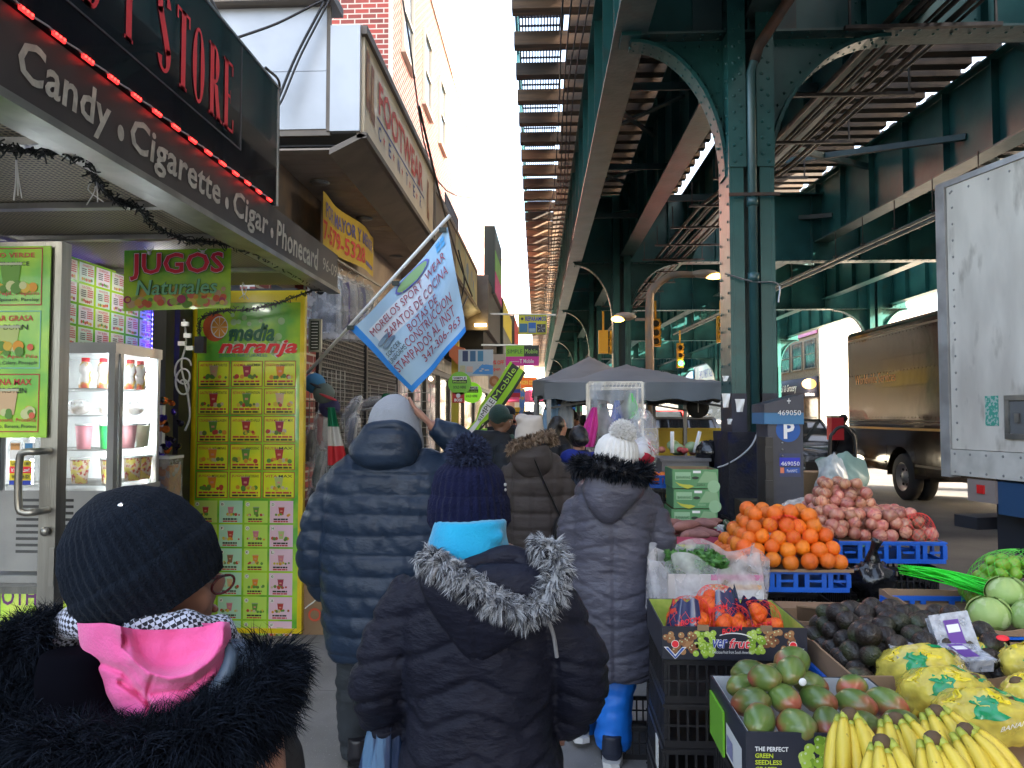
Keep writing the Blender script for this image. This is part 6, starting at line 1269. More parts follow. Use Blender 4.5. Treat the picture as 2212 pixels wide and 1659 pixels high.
def fur(name, par, path, Rr, n, ln, mats, closed=False, droop=.3, w=.0025, core=True, curl=.4, clump=7, sub=6, out=1.0, flat=1):
    mb = MB(mats[0]); c = catmull(path, sub) if len(path) > 2 else [V3(p) for p in path]; m = len(c)
    if core: mb.tube(c,[Rr*.8]*2,12,rf=lambda t: 1+.1*sin(t*40),flat=flat)
    for i in range(n//clump):
        k = min(m-2,int(rnd(0,m-1))); f = rnd(0,1); p = c[k].lerp(c[k+1],f); T = (c[k+1]-c[k]).normalized() if (c[k+1]-c[k]).length > 1e-6 else V3((0,0,1)); a0 = rnd(0,2*pi); X = T.orthogonal().normalized(); Yv = T.cross(X)
        sway = V3((rnd(-1,1),rnd(-1,1),rnd(-1,.6)))*curl*.6; LL = ln*rnd(.65,1.2); nn = X*cos(a0)+Yv*sin(a0); tip = (nn*out*.8+T*rnd(-curl,curl)+sway*.6+V3((0,0,-droop))).normalized(); cm = random.choice(mats)
        for j in range(clump):
            a = a0+rnd(-.32,.32); n2 = X*cos(a)+Yv*sin(a); n2.z *= flat; q = p+T*rnd(-1,1)*Rr*.22+n2*Rr*.75; L_ = LL*rnd(.8,1.1); d = (n2*out+sway*.3+V3((rnd(-.25,.25),rnd(-.25,.25),rnd(-.25,.25)))).normalized(); wv = d.cross(V3((rnd(-1,1),rnd(-1,1),rnd(-1,1)))).normalized()*w*rnd(.6,1.3)
            p1 = q+d*L_*.38; d2 = (d*.35+tip*.8+V3((rnd(-.12,.12),rnd(-.12,.12),rnd(-.12,.12)))).normalized(); p2 = p1+d2*L_*.36; d3 = (d2*.3+tip+V3((0,0,-droop*.8))+sway*.5).normalized(); p3 = p2+d3*L_*.34
            mb.use(cm if rnd(0,1) < .75 else random.choice(mats)).add([q-wv,q+wv,p1+wv,p1-wv,p2+wv*.7,p2-wv*.7,p3],[(0,1,2,3),(3,2,4,5),(5,4,6)])
    return mb.build(name,par)
def puffball(name, par, c, r, n, ln, mats, w=.002, droop=.2):
    mb = MB(mats[0]); mb.smooth = True; mb.ball(c,r*.9,14,10); mb.smooth = False
    for i in range(n):
        z = rnd(-1,1); a = rnd(0,2*pi); q = sqrt(1-z*z); nn = V3((q*cos(a),q*sin(a),z)); p = V3(c)+nn*r*.85; d = (nn+V3((rnd(-.7,.7),rnd(-.7,.7),rnd(-.7,.7)))).normalized(); L_ = ln*rnd(.6,1.1)
        wv = d.cross(V3((rnd(-1,1),rnd(-1,1),rnd(-1,1)))).normalized()*w; p1 = p+d*L_*.5; d2 = (d+V3((rnd(-.7,.7),rnd(-.7,.7),rnd(-.5,.5)-droop))).normalized(); p2 = p1+d2*L_*.5
        mb.use(random.choice(mats)).add([p-wv,p+wv,p1+wv,p1-wv,p2],[(0,1,2,3),(3,2,4)])
    return mb.build(name,par)
def knit(name, par, c, rx, ry, h, m, ribs=40, M=None, low=0, cuff=.3, slouch=0, prof=None, amp=.02, seg=5, par2=None):
    """ribbed cap: rim at c, rising h along local z"""
    M = M or Matrix.Identity(3); n = ribs*seg; mb = MB(m); mb.smooth = True; R_ = []; rows = 22
    prof = prof or [(0,.96),(.12,1.0),(.3,1.02),(.5,1.0),(.68,.9),(.82,.72),(.93,.45),(1,.08)]
    vs = []
    for i in range(rows+1):
        t = i/rows; k = 0
        while k < len(prof)-2 and prof[k+1][0] < t: k += 1
        f = (t-prof[k][0])/(prof[k+1][0]-prof[k][0]); f = f*f*(3-2*f)*.5+f*.5; r = prof[k][1]*(1-f)+prof[k+1][1]*f
        if cuff and t < cuff: r *= 1.045
        for j in range(n):
            a = 2*pi*j/n; q = 1+amp*cos(a*ribs)*(1 if r > .2 else .3)+.012*noise.noise(V3((cos(a)*2,sin(a)*2,t*3))); vs.append(V3(c)+M@V3((cos(a)*rx*r*q+slouch*t*t,sin(a)*ry*r*q,h*t)))
    mb.add(vs,[(i*n+j,i*n+(j+1)%n,(i+1)*n+(j+1)%n,(i+1)*n+j) for i in range(rows) for j in range(n)]+[tuple(rows*n+j for j in range(n))]); return mb.build(name,par)
def legs(par, pts, m, nm='trousers', vox=.012, r=(.1,.085,.075,.07)):
    mb = MB()
    for l in pts: mb.tube(l,list(r),14,sub=3)
    return remesh(mb,vox,2,m,fn=lambda co,n: nz(co,.012,9,22),parent=par,name=nm)
def shoes(par, x, y, rz, s=1, m=shoe_b, sole=None, z=0, nm='shoe', stripe=None):
    M = Matrix.Rotation(rz,3,'Z'); g = lambda a,b,c: V3((x,y,z))+M@V3((a*s,b*s,c*s)); mb = MB()
    mb.tube([g(0,-.06,.06),g(0,0,.055),g(0,.1,.045),g(0,.17,.035)],[.045*s,.048*s,.046*s,.03*s],12,sub=2,flat=.85); mb.tube([g(0,-.03,.05),g(0,-.03,.13)],[.047*s,.045*s],12)
    o = remesh(mb,.008,1,m,parent=par,name=nm); sb = MB(sole or blkp); pr = [(0,-.1),(.035,-.085),(.045,-.02),(.042,.05),(.052,.12),(.035,.185),(0,.2),(-.035,.185),(-.048,.12),(-.04,.05),(-.045,-.02),(-.035,-.085)]
    sb.prism([g(a,b,.002) for a,b in pr],(0,0,.026*s)); sb.build('sole',o); return o
# ---------------- A: nearest, fur hood
YA1 = 1.10; A_ = thing('person',(P(320,1200,YA1).x,YA1,0),'person in dark ribbed beanie and glasses with pink hood and shaggy black fur collar','person')
hmA = Matrix.Rotation(R(-52),3,'Z')
hcA = P(336,1258,YA1+.02)
body(A_,P(300,1200,YA1).x,YA1,1.56,R(-10),vox=.012,hm=hmA,hc=hcA,hands=False,stride=0)
eyes(A_,hcA,.95,hmA)
coatA = cloth('dark_grey_coat',(.035,.035,.04),.6)
mb = MB(); mb.rings(rowrings([(1430,150,500),(1480,60,560),(1560,-10,570),(1659,-40,600),(1800,-30,600),(2300,0,570)],YA1+.02,[.08,.13,.15,.16,.17],pw=.9),40)
a1, a2 = P(70,1540,YA1), P(545,1560,YA1)
mb.tube([a1,P(10,1660,YA1),P(-10,1900,YA1),P(60,2150,YA1-.1)],[.07,.075,.065,.05],16,sub=4); mb.tube([a2,P(565,1680,YA1),P(590,1900,YA1),P(540,2150,YA1-.1)],[.055,.06,.06,.05],16,sub=4)
remesh(mb,.01,3,coatA,fn=lambda co,n: band(co,0,.07,.008)+nz(co,.006,9,20),parent=A_,name='coat')
mb = MB(); mb.tube([P(455,1580,YA1-.04),P(530,1600,YA1-.03),P(590,1590,YA1-.01)],[.03,.04,.035],14,sub=4); remesh(mb,.006,2,cloth('dusty_pink_sleeve',(.36,.12,.13)),fn=lambda co,n: nz(co,.004,30,30),parent=A_,name='pink_yoke')
legs(A_,[[V3((A_.location.x+q*.09,YA1,.75)),V3((A_.location.x+q*.1,YA1,.4)),V3((A_.location.x+q*.1,YA1,.1))] for q in (-1,1)],mat('dark_trousers',(.02,.022,.03),.7))
for q in (-1,1): shoes(A_,A_.location.x+q*.1,YA1,0)
# beanie, tilted so that the rim is higher on the face side
knitA = mat('dark_navy_knit',(.003,.006,.012),1,0,(.005,.009,.017),30,bump=.6,bs=260,sheen=.02,spec=.2)
tA = Matrix.Rotation(R(-29),3,'Y') @ Matrix.Rotation(R(10),3,'X')
cA = P(350,1286,YA1+.0)
knit('beanie',A_,cA,.099,.108,.172,knitA,ribs=44,M=tA,cuff=0,amp=.017,seg=6,prof=[(0,.86),(.1,.95),(.25,1.0),(.42,1.0),(.6,.92),(.76,.77),(.88,.56),(.96,.32),(1,.03)])
knit('beanie_cuff',A_,cA+tA@V3((0,0,-.012)),.103,.112,.075,knitA,ribs=44,M=tA,cuff=0,amp=.015,seg=6,prof=[(0,.84),(.3,.93),(.6,.985),(.85,.995),(.93,.975),(1,.94)])
mb = MB(mat('chrome')); mb.ball(P(262,1092,YA1-.07),.0045,8,6); mb.ball(P(254,1096,YA1-.07),.004,8,6); mb.build('hat_stud',A_)
mb = MB(); mb.ball(P(330,1345,YA1+.03),(.085,.07,.04),14,8); remesh(mb,.006,1,hair_b,parent=A_,name='hair')
mb = MB(mat('glasses_red',(.12,.01,.015),.15,coat=.5)); mb.smooth = True
lc = P(482,1262,YA1+.05); mb.tube([lc+V3((.004*sin(t),.016*cos(t),.014*sin(t)))+V3((.010*cos(t),0,0)) for t in [i*2*pi/20 for i in range(21)]],.0019,6); mb.tube([lc+V3((.006,.01,.012)),P(470,1245,YA1+.03),P(420,1262,YA1-.01)],.0022,6); mb.build('glasses',A_)
mb = MB(mat('gold_earring',(.6,.35,.1),.2,1)); mb.smooth = True; mb.tube([P(404,1328,YA1-.055)+V3((.006*cos(t),0,.007*sin(t))) for t in [i*pi/6 for i in range(13)]],.0015,6); mb.build('earring',A_)
# houndstooth scarf
ht = mat('houndstooth',(.5,.52,.6),.85,sheen=.1); t_ = ht.node_tree; N = t_.nodes; L = t_.links
uvn = N.new('ShaderNodeTexCoord'); ck = N.new('ShaderNodeTexChecker'); ck.inputs['Scale'].default_value = 190; ck.inputs[1].default_value = (.5,.52,.62,1); ck.inputs[2].default_value = (.012,.012,.02,1)
mpn = N.new('ShaderNodeMapping'); mpn.inputs['Rotation'].default_value = (.5,.6,.6); L.new(uvn.outputs['Object'],mpn.inputs[0]); L.new(mpn.outputs[0],ck.inputs[0]); L.new(ck.outputs[0],N['Principled BSDF'].inputs['Base Color'])
mb = MB(); mb.smooth = True
mb.tube([P(142,1395,YA1-.02),P(155,1345,YA1-.04),P(230,1342,YA1-.07),P(330,1352,YA1-.08),P(410,1352,YA1-.07),P(470,1366,YA1-.04),P(510,1400,YA1-.02),P(528,1445,YA1)],[.02,.026,.022,.02,.021,.022,.018,.012],16,sub=6,rf=lambda t: 1+.12*sin(t*37)); remesh(mb,.005,2,ht,fn=lambda co,n: nz(co,.005,25,25),parent=A_,name='scarf')
# pink hood: a soft shell laid open over the collar
pink = mat('pink_fleece',(.84,.13,.36),.95,0,(.78,.11,.33),4,bump=.25,bs=260,sheen=.2)
Yh = YA1-.13
def seg(u,v,pl):
    """distance in pixels from (u, v) to a polyline, and how far along"""
    best = 1e9
    for a, b in zip(pl,pl[1:]):
        dx, dy = b[0]-a[0], b[1]-a[1]; t = max(0,min(1,((u-a[0])*dx+(v-a[1])*dy)/(dx*dx+dy*dy))); best = min(best,math.hypot(u-a[0]-dx*t,v-a[1]-dy*t))
    return best
rim = [(262,1352),(280,1385),(292,1425),(320,1455),(365,1464),(415,1452),(455,1420),(478,1385),(484,1355)]
rows_h = catmull([V3(r) for r in ((1346,165,496),(1370,168,500),(1405,176,496),(1450,194,486),(1492,214,455),(1535,238,410),(1570,262,370),(1600,292,345))],6)
def hoodf(s_,t_):
    r = lerpl(rows_h,t_); e = (s_*2-1); u = r.y+(r.z-r.y)*s_; v = r.x+(18*sin(pi*s_*1.0)-10*math.exp(-((s_-.2)/.12)**2)-8*math.exp(-((s_-.93)/.06)**2))*(1-t_)**3*.8
    d = .065*sqrt(max(0,1-abs(e)**3))*(1-.35*t_)+.006
    inside = (math.exp(-max(0,(1464-68*((u-372)/112)**2 if abs(u-372) < 112 else 0)-v)/26) if abs(u-372) < 108 and v < 1464-62*((u-372)/112)**2 else 1)
    d *= .38+.62*inside
    d += .016*math.exp(-(seg(u,v,rim)/13)**2)
    d -= .012*math.exp(-(seg(u,v,[(262,1475),(300,1500),(330,1530),(345,1560)])/7)**2)+.010*math.exp(-(seg(u,v,[(210,1430),(265,1452),(300,1495)])/8)**2)+.009*math.exp(-(seg(u,v,[(455,1450),(400,1492),(330,1500)])/7)**2)+.006*math.exp(-(seg(u,v,[(330,1462),(318,1500),(325,1560)])/5)**2)
    d += .006*noise.noise(V3((u/45,v/38,3)))
    return P(u,v,Yh+.055-d)
mb = MB(pink); mb.smooth = True; mb.grid(hoodf,110,80); mb.grid(lambda s_,t_: P(lerpl(rows_h,t_).y+(lerpl(rows_h,t_).z-lerpl(rows_h,t_).y)*s_,lerpl(rows_h,t_).x,Yh+.052+.02*sin(pi*s_)*sin(pi*t_)),30,24); mb.build('pink_hood',A_)
mb = MB(); mb.rings(rowrings([(1385,475,520),(1420,470,590),(1470,440,600),(1520,430,575),(1560,440,540)],YA1-.06,[.02,.04,.04,.03,.02]),24); mb.tube([P(492,1380,YA1-.1),P(500,1430,YA1-.11),P(470,1490,YA1-.12),P(440,1520,YA1-.12)],[.008,.012,.012,.008],10,sub=4); remesh(mb,.006,2,cloth('steel_blue_nylon',(.075,.11,.16),.35),fn=lambda co,n: nz(co,.008,18,18),parent=A_,name='coat_lining')
fk = [mat('fur_black',(.002,.003,.006),.8,spec=.1), mat('fur_black_soft',(.004,.007,.012),.8,spec=.12), mat('fur_blueblack',(.008,.012,.022),.75,spec=.15)]
mb = MB(); mb.rings(rowrings([(1405,95,225),(1460,90,235),(1530,100,260),(1590,150,300)],YA1-.1,[.03,.045,.045,.03]),20); remesh(mb,.007,2,mat('black_lining',(.003,.003,.005),1,spec=.02),parent=A_,name='black_hood_lining')
fp = [P(572,1428,YA1-.03),P(565,1480,YA1-.06),P(525,1545,YA1-.11),P(450,1602,YA1-.15),P(350,1640,YA1-.17),P(240,1652,YA1-.17),P(130,1640,YA1-.16),P(30,1600,YA1-.13),P(-10,1520,YA1-.09),P(10,1440,YA1-.06),P(70,1405,YA1-.05),P(115,1400,YA1-.04)]
fur('fur_collar',A_,fp,.038,46000,.045,fk,droop=.5,w=.0006,curl=.9,sub=8,clump=9)
# ---------------- B: navy pompom hat, centre
YB1 = 2.0; B_ = thing('person',(P(1040,1200,YB1).x,YB1,0),'person in navy pompom hat and turquoise scarf with grey fur trimmed hood','person')
xB = P(1035,1200,YB1).x
gB = lambda u,v,dy=0: P(u,v,YB1+dy)
body(B_,xB,YB1,1.57,0,vox=.014,arms=[[gB(880,1290),gB(815,1430),gB(838,1570,.05),V3((0,.2,-1)),V3((1,0,0))],[gB(1190,1290),gB(1270,1440),gB(1235,1560,.12),V3((-.3,.6,-.5)),V3((0,1,0))]],hc=gB(1012,1120,.02))
coatB = cloth('black_navy_quilt',(.008,.009,.019),.6,(.011,.012,.024),bump=.5,bs=30,spec=.22)
mb = MB(); mb.rings(rowrings([(1195,960,1115),(1225,915,1155),(1255,885,1178),(1300,872,1192),(1370,868,1196),(1450,876,1200),(1540,880,1192),(1620,868,1208),(1760,850,1235),(1950,845,1250)],YB1,[.08,.12,.15,.165,.16,.17,.19,.2,.2]),48)
mb.tube([gB(915,1280),gB(875,1340),gB(838,1425),gB(822,1482),gB(828,1540,.04),gB(852,1578,.06)],[.08,.084,.086,.08,.068,.05],18,sub=4)
mb.tube([gB(1150,1280),gB(1195,1335),gB(1236,1412),gB(1250,1472,.03),gB(1240,1530,.09),gB(1215,1565,.12)],[.08,.085,.086,.08,.068,.05],18,sub=4)
def qB(co,n):
    x = co.x-xB; t = (co.z+.45*abs(x)-.5)/.105 if co.z > .95 else (co.z-.45*abs(abs(x)-.12)-.5)/.1
    if abs(x) > .205: t = (co.z+.25*abs(x))/.1
    f = abs(t-round(t)); return -.011*math.exp(-(f/.09)**2)+nz(co,.010,7,11)+nz(co+V3((5,5,5)),.005,22,30)
remesh(mb,.0085,4,coatB,fn=qB,parent=B_,name='coat')
mb = MB(); mb.rings(rowrings([(1212,950,1175),(1228,908,1206),(1265,905,1213),(1310,925,1200),(1355,955,1160),(1395,985,1100),(1425,1012,1048)],YB1-.145,[.045,.07,.085,.08,.065,.04,.015],pw=.9),36)
remesh(mb,.007,3,coatB,fn=lambda co,n: -.005*math.exp(-((co.x-xB-.01)/.006)**2)+nz(co,.007,9,12),parent=B_,name='hood')
mb = MB(); mb.tube([gB(960,1225,-.13),gB(1020,1222,-.15),gB(1075,1205,-.14),gB(1125,1205,-.14),gB(1140,1260,-.16)],[.02,.026,.026,.028,.02],14,sub=4); remesh(mb,.007,2,coatB,fn=lambda co,n: nz(co,.005,20,20),parent=B_,name='hood_lining')
fg = [mat('fur_white',(.42,.43,.45),.7),mat('fur_grey',(.13,.135,.15),.7),mat('fur_dark',(.02,.02,.028),.7),mat('fur_white')]
fur('fur_trim',B_,[gB(912,1205,-.19),gB(945,1218,-.21),gB(985,1242,-.23),gB(1020,1268,-.245),gB(1062,1295,-.25),gB(1105,1318,-.25),gB(1148,1322,-.24),gB(1180,1298,-.23),gB(1200,1255,-.22),gB(1205,1215,-.2),gB(1180,1185,-.18),gB(1152,1182,-.16)],.018,9000,.035,fg,droop=.6,w=.0011,curl=.9,sub=6,clump=10)
turq = mat('turquoise_fleece',(.01,.36,.60),.95,0,(.01,.30,.55),6,bump=.3,bs=150,sheen=.3)
mb = MB(); mb.rings(rowrings([(1122,940,1092),(1150,932,1094),(1175,926,1098),(1205,920,1105)],YB1-.05,[.085,.1,.11,.115],pw=1),32); mb.tube([gB(926,1200,-.06),gB(960,1188,-.12),gB(1020,1172,-.13),gB(1085,1160,-.1)],[.018,.022,.02,.015],12,sub=4); remesh(mb,.006,2,turq,fn=lambda co,n: nz(co,.006,14,22),parent=B_,name='scarf')
knB = mat('navy_knit',(.004,.006,.028),1,0,(.007,.009,.038),30,bump=.7,bs=200,sheen=.03,spec=.2)
cB = gB(1013,1132,-.0); knit('beanie',B_,cB,.104,.105,.175,knB,ribs=30,cuff=0,amp=.025,prof=[(0,.9),(.12,.94),(.3,.95),(.55,.92),(.75,.84),(.88,.66),(.96,.4),(1,.1)])
knit('beanie_cuff',B_,cB+V3((0,0,-.006)),.106,.112,.085,knB,ribs=30,cuff=0,amp=.03,prof=[(0,.93),(.2,1.0),(.5,1.0),(.8,.97),(1,.9)])
pc = gB(1012,985,-.02); fnv = [mat('fur_navy',(.01,.018,.055),.8),mat('fur_navy_dark',(.005,.007,.028),.8),mat('fur_navy_pale',(.03,.045,.10),.8)]
puffball('pompom',B_,pc,.05,4200,.026,fnv,.0016,.3)
mb = MB(mat('pearl',(.6,.6,.58),.15,.3)); [mb.ball(gB(1091,v,-.02),.0045,8,6) for v in (1047,1058)]; mb.build('hat_pearl',B_)
mb = MB(mat('pale_strap',(.2,.2,.21),.6)); mb.tube([gB(1178,1325,-.17),gB(1195,1370,-.165),gB(1203,1420,-.16)],.005,6,sub=4); mb.build('bag_strap',B_)
legs(B_,[[V3((xB+q*.09,YB1,.7)),V3((xB+q*.1,YB1+.05*q,.4)),V3((xB+q*.1,YB1+.1*q,.1))] for q in (-1,1)],MATS['dark_trousers'])
for q in (-1,1): shoes(B_,xB+q*.1,YB1+.1*q,0)
bag = thing('shopping_bag',gB(835,1740,.03),'blue striped plastic carrier bag hanging from the hand in the dark sleeve at the bottom','bag')
mb = MB(mat('blue_bag',(.10,.20,.34),.35,0,(.025,.05,.12),5,stretch=(6,6,.5),sharp=(.45,.55),bump=.5,bs=18)); mb.smooth = True
mb.grid(lambda s,t: V3((gB(835,0).x+cos(2*pi*s)*(.035+.065*t)*1.0+.008*sin(s*40+t*5),YB1+.02+sin(2*pi*s)*(.02+.05*t),gB(835,1572).z-.34*t)),40,14); mb.build('bag_body',bag)
mb = MB(MATS['blue_bag']); mb.tube([gB(800,1600,.02),gB(815,1560,.03),gB(850,1560,.04),gB(868,1600,.02)],.006,6,sub=4); mb.build('handle',bag)
# ---------------- C: tall man in puffer
YC1 = 3.68; C_ = thing('person',(P(850,1200,YC1).x,YC1,0),'tall person in long slate puffer coat and pale grey beanie with a raised hand','person')
gC = lambda u,v,dy=0: P(u,v,YC1+dy); xC = gC(845,1200).x
hw, hf = gC(930,916,-.02), gC(896,884,-.02)
lgC = [[gC(775,1380),gC(765,1480,.02),gC(762,1560,.03),gC(770,1628,.05)],[gC(900,1380),gC(905,1470,.1),gC(900,1540,.2),gC(895,1600,.3)]]
body(C_,xC,YC1,1.76,0,lg=lgC,vox=.0075,arms=[[gC(725,1040),gC(678,1180),gC(705,1285,.12),V3((.3,.6,-.6)),V3((1,0,0))],[gC(960,1035),gC(1000,975,.05),hw,(hf-hw),V3((-.3,-.2,-1))]],hc=gC(845,930,.03))
coatC = cloth('slate_puffer',(.019,.034,.064),.4,(.014,.026,.05),bump=.5,bs=16,st=(1,1,1.6))
mb = MB(); mb.rings(rowrings([(968,790,930),(985,745,960),(1010,715,985),(1060,700,1000),(1150,695,1008),(1240,697,1000),(1330,700,990),(1390,708,980),(1412,722,965)],YC1,[.08,.13,.17,.19,.2,.21,.21,.2,.18]),48)
mb.tube([gC(738,1035),gC(700,1110),gC(682,1180),gC(688,1240,.05),gC(712,1285,.08)],[.085,.092,.09,.082,.06],18,sub=4)
mb.tube([gC(955,1045),gC(985,1015,.02),gC(1000,980,.03),gC(985,950,.02),gC(958,932,.0),gC(934,920,-.02)],[.1,.1,.09,.078,.066,.046],18,sub=4)
def qC(co,n): 
    a = band(co+V3((0,0,.012*noise.noise(V3((co.x*5,co.y*3,co.z))))),.0,.092,.013,.5) if co.z < 1.40 else 0
    return a+nz(co,.010,4,9)+.008*noise.noise(V3(((co.x+co.z)*15,co.y*5,(co.z-co.x)*5)))+.004*noise.noise(V3((co.x*30,co.y*10,co.z*12)))
remesh(mb,.009,2,coatC,fn=qC,parent=C_,name='coat')
mb = MB(); mb.rings(rowrings([(920,800,885),(935,775,900),(955,760,903),(980,757,905),(1000,775,895),(1015,805,865)],YC1-.13,[.05,.085,.1,.1,.08,.04],pw=.95),32); mb.tube([gC(775,950,-.14),gC(800,925,-.17),gC(850,917,-.18),(gC(890,935,-.15)),gC(905,970,-.1)],[.022,.026,.026,.026,.02],12,sub=5)
remesh(mb,.008,2,coatC,fn=lambda co,n: nz(co,.014,8,10),parent=C_,name='hood')
gk = mat('pale_grey_knit',(.34,.37,.42),.95,0,(.27,.30,.35),3,bump=.3,bs=120,sheen=.2)
mb = MB(); mb.rings(rowrings([(850,838,862),(862,822,880),(885,803,896),(915,792,908),(945,790,914),(975,800,912)],YC1+.01,[.02,.06,.1,.115,.115,.1],pw=1),36); remesh(mb,.008,3,gk,fn=lambda co,n: nz(co,.012,7,9),parent=C_,name='beanie')
jn = cloth('dark_jeans',(.035,.042,.05),.8)
legs(C_,lgC,jn)
p = gC(775,1650,.0); shoes(C_,p.x,YC1+.0,R(5),1.05); p = gC(895,1600,.3); shoes(C_,p.x,YC1+.3,0,1.05)
# ---------------- D: brown coat
YD = 5.6; D_ = thing('person',(P(1155,1000,YD).x,YD,0),'person in cream beanie and grey brown quilted coat with tan fur hood','person')
gD = lambda u,v,dy=0: P(u,v,YD+dy); xD = gD(1150,1000).x
body(D_,xD,YD,1.66,0,vox=.018,hc=gD(1143,930,.02),arms=[[gD(1100,1010),gD(1090,1110),gD(1092,1200,.1),V3((0,.3,-1)),V3((1,0,0))],[gD(1215,1010),gD(1228,1110),gD(1222,1200,.1),V3((0,.3,-1)),V3((-1,0,0))]])
cD = cloth('taupe_quilt',(.075,.062,.058),.6,bump=.3)
mb = MB(); mb.rings(rowrings([(970,1120,1185),(990,1103,1210),(1030,1096,1222),(1120,1094,1222),(1220,1090,1225),(1330,1085,1230)],YD,[.08,.14,.16,.16,.17,.18]),36)
mb.tube([gD(1108,1010),gD(1094,1070),gD(1090,1140),gD(1094,1200,.05)],[.075,.08,.075,.06],14,sub=4); mb.tube([gD(1210,1010),gD(1224,1070),gD(1228,1140),gD(1222,1200,.05)],[.075,.08,.075,.06],14,sub=4)
def qD(co,n):
    f = abs((co.z/.12)-round(co.z/.12)); g_ = abs(((co.x-xD)/.15)-round((co.x-xD)/.15)); return -.012*math.exp(-(f/.08)**2)-.008*math.exp(-(g_/.06)**2)+nz(co,.015,6,9)
remesh(mb,.014,2,cD,fn=qD,parent=D_,name='coat')
mb = MB(); mb.rings(rowrings([(960,1115,1185),(985,1103,1192),(1010,1112,1190),(1030,1130,1175)],YD-.14,[.07,.1,.08,.03]),24); remesh(mb,.012,2,cD,fn=lambda co,n: nz(co,.012,9,9),parent=D_,name='hood')
ft_ = [mat('fur_tan',(.22,.15,.10),.8),mat('fur_tan_pale',(.36,.27,.19),.8),mat('fur_tan_dark',(.10,.065,.045),.8)]
fur('fur_trim',D_,[gD(1102,978,-.12),gD(1115,962,-.2),gD(1140,952,-.22),gD(1165,945,-.2),gD(1188,940,-.14),gD(1196,960,-.06)],.026,2600,.036,ft_,droop=.2,w=.0025,curl=.8)
mb = MB(); mb.rings(rowrings([(897,1138,1170),(905,1122,1172),(918,1118,1174),(935,1114,1176),(960,1112,1175)],YD,[.03,.09,.1,.11,.11],pw=1),30); mb.ball(gD(1128,905),(.05,.08,.04),12,8); remesh(mb,.01,3,mat('cream_knit',(.55,.49,.43),.9,0,(.46,.41,.36),6,sheen=.2),fn=lambda co,n: nz(co,.012,10,14),parent=D_,name='beanie')
legs(D_,[[V3((xD+q*.09,YD,.7)),V3((xD+q*.1,YD+.05*q,.4)),V3((xD+q*.1,YD+.1*q,.1))] for q in (-1,1)],MATS['dark_trousers'])
for q in (-1,1): shoes(D_,xD+q*.1,YD+.1*q,0)
sbg = thing('shoulder_bag',gD(1215,1190,-.2),'black shoulder bag with a long strap worn over the brown coat','bag')
MB(blkp).tube([gD(1150,985,-.22),gD(1170,1030,-.2),gD(1195,1085,-.2),gD(1212,1120,-.19)],.024,6,sub=4,flat=.3).build('strap',sbg)
mb = MB(mat('black_leather',(.012,.012,.015),.4)); mb.smooth = True; mb.ball(gD(1214,1160,-.16),(.07,.06,.16),14,10); mb.build('bag_body',sbg)
# ---------------- E: white pompom hat
YE = 3.82; E_ = thing('person',(P(1320,1200,YE).x,YE,0),'person in white pompom hat, long mauve coat and bright blue trousers','person')
gE = lambda u,v,dy=0: P(u,v,YE+dy); xE = gE(1320,1200).x
lgE = [[gE(1345,1400),gE(1330,1490),gE(1326,1550,-.02),gE(1324,1612,-.02)],[gE(1290,1400),gE(1275,1480,.12),gE(1260,1530,.2),gE(1252,1574,.22)]]
body(E_,xE,YE,1.55,0,lg=lgE,vox=.015,hc=gE(1332,975,.02),hands=True,arms=[[gE(1250,1090),gE(1225,1180),gE(1240,1270,.15),V3((0,.8,-.4)),V3((1,0,0))],[gE(1400,1085),gE(1432,1170),gE(1405,1235,.15),V3((-.6,.7,-.1)),V3((0,0,1))]])
cE = cloth('mauve_grey_coat',(.092,.092,.125),.38,(.07,.07,.095),bump=.6,bs=22,st=(1,1,2))
mb = MB(); mb.rings(rowrings([(1030,1275,1385),(1050,1245,1405),(1090,1230,1418),(1150,1232,1415),(1230,1228,1408),(1300,1224,1412),(1380,1226,1417),(1440,1230,1418),(1458,1240,1412)],YE,[.08,.13,.16,.16,.16,.17,.18,.18,.17]),44)
mb.tube([gE(1256,1080),gE(1238,1140),gE(1232,1210,.05),gE(1245,1265,.1)],[.075,.08,.075,.055],16,sub=4)
mb.tube([gE(1392,1080),gE(1418,1130),gE(1427,1185,.03),gE(1405,1225,.1),gE(1390,1238,.14)],[.075,.078,.075,.06,.045],16,sub=4)
def qE(co,n):
    x = co.x-xE; t = (co.z+.3*abs(x)*(1 if co.z > .9 else -1.2)+.02*sin(x*9))/.13; f = abs(t-round(t)); return -.010*math.exp(-(f/.06)**2)-.008*math.exp(-((x+.0)/.01)**2)*(co.z < 1.3)+nz(co,.012,6,14)+nz(co+V3((3,3,3)),.005,18,45)
remesh(mb,.0095,2,cE,fn=qE,parent=E_,name='coat')
mb = MB(); mb.rings(rowrings([(1030,1265,1390),(1060,1258,1392),(1090,1268,1370),(1115,1285,1345),(1130,1300,1325)],YE-.15,[.07,.09,.08,.05,.02]),30); remesh(mb,.009,2,cE,fn=lambda co,n: nz(co,.01,9,12),parent=E_,name='hood')
fur('fur_collar',E_,[gE(1248,1012,-.05),gE(1265,1005,-.15),gE(1300,1008,-.21),gE(1345,1020,-.22),gE(1380,1030,-.17),gE(1392,1015,-.07)],.036,4200,.045,[mat('fur_ink',(.006,.006,.01),.6),mat('fur_black_soft')],droop=.25,w=.002,curl=.6)
wk = mat('white_knit',(.78,.76,.72),.95,0,(.7,.68,.65),20,bump=.4,bs=120,sheen=.2)
tE = Matrix.Rotation(R(6),3,'Y'); knit('beanie',E_,gE(1330,1000),.108,.11,.155,wk,ribs=28,M=tE,cuff=.0,amp=.025,prof=[(0,1.0),(.2,1.0),(.45,.97),(.65,.88),(.82,.68),(.94,.4),(1,.12)])
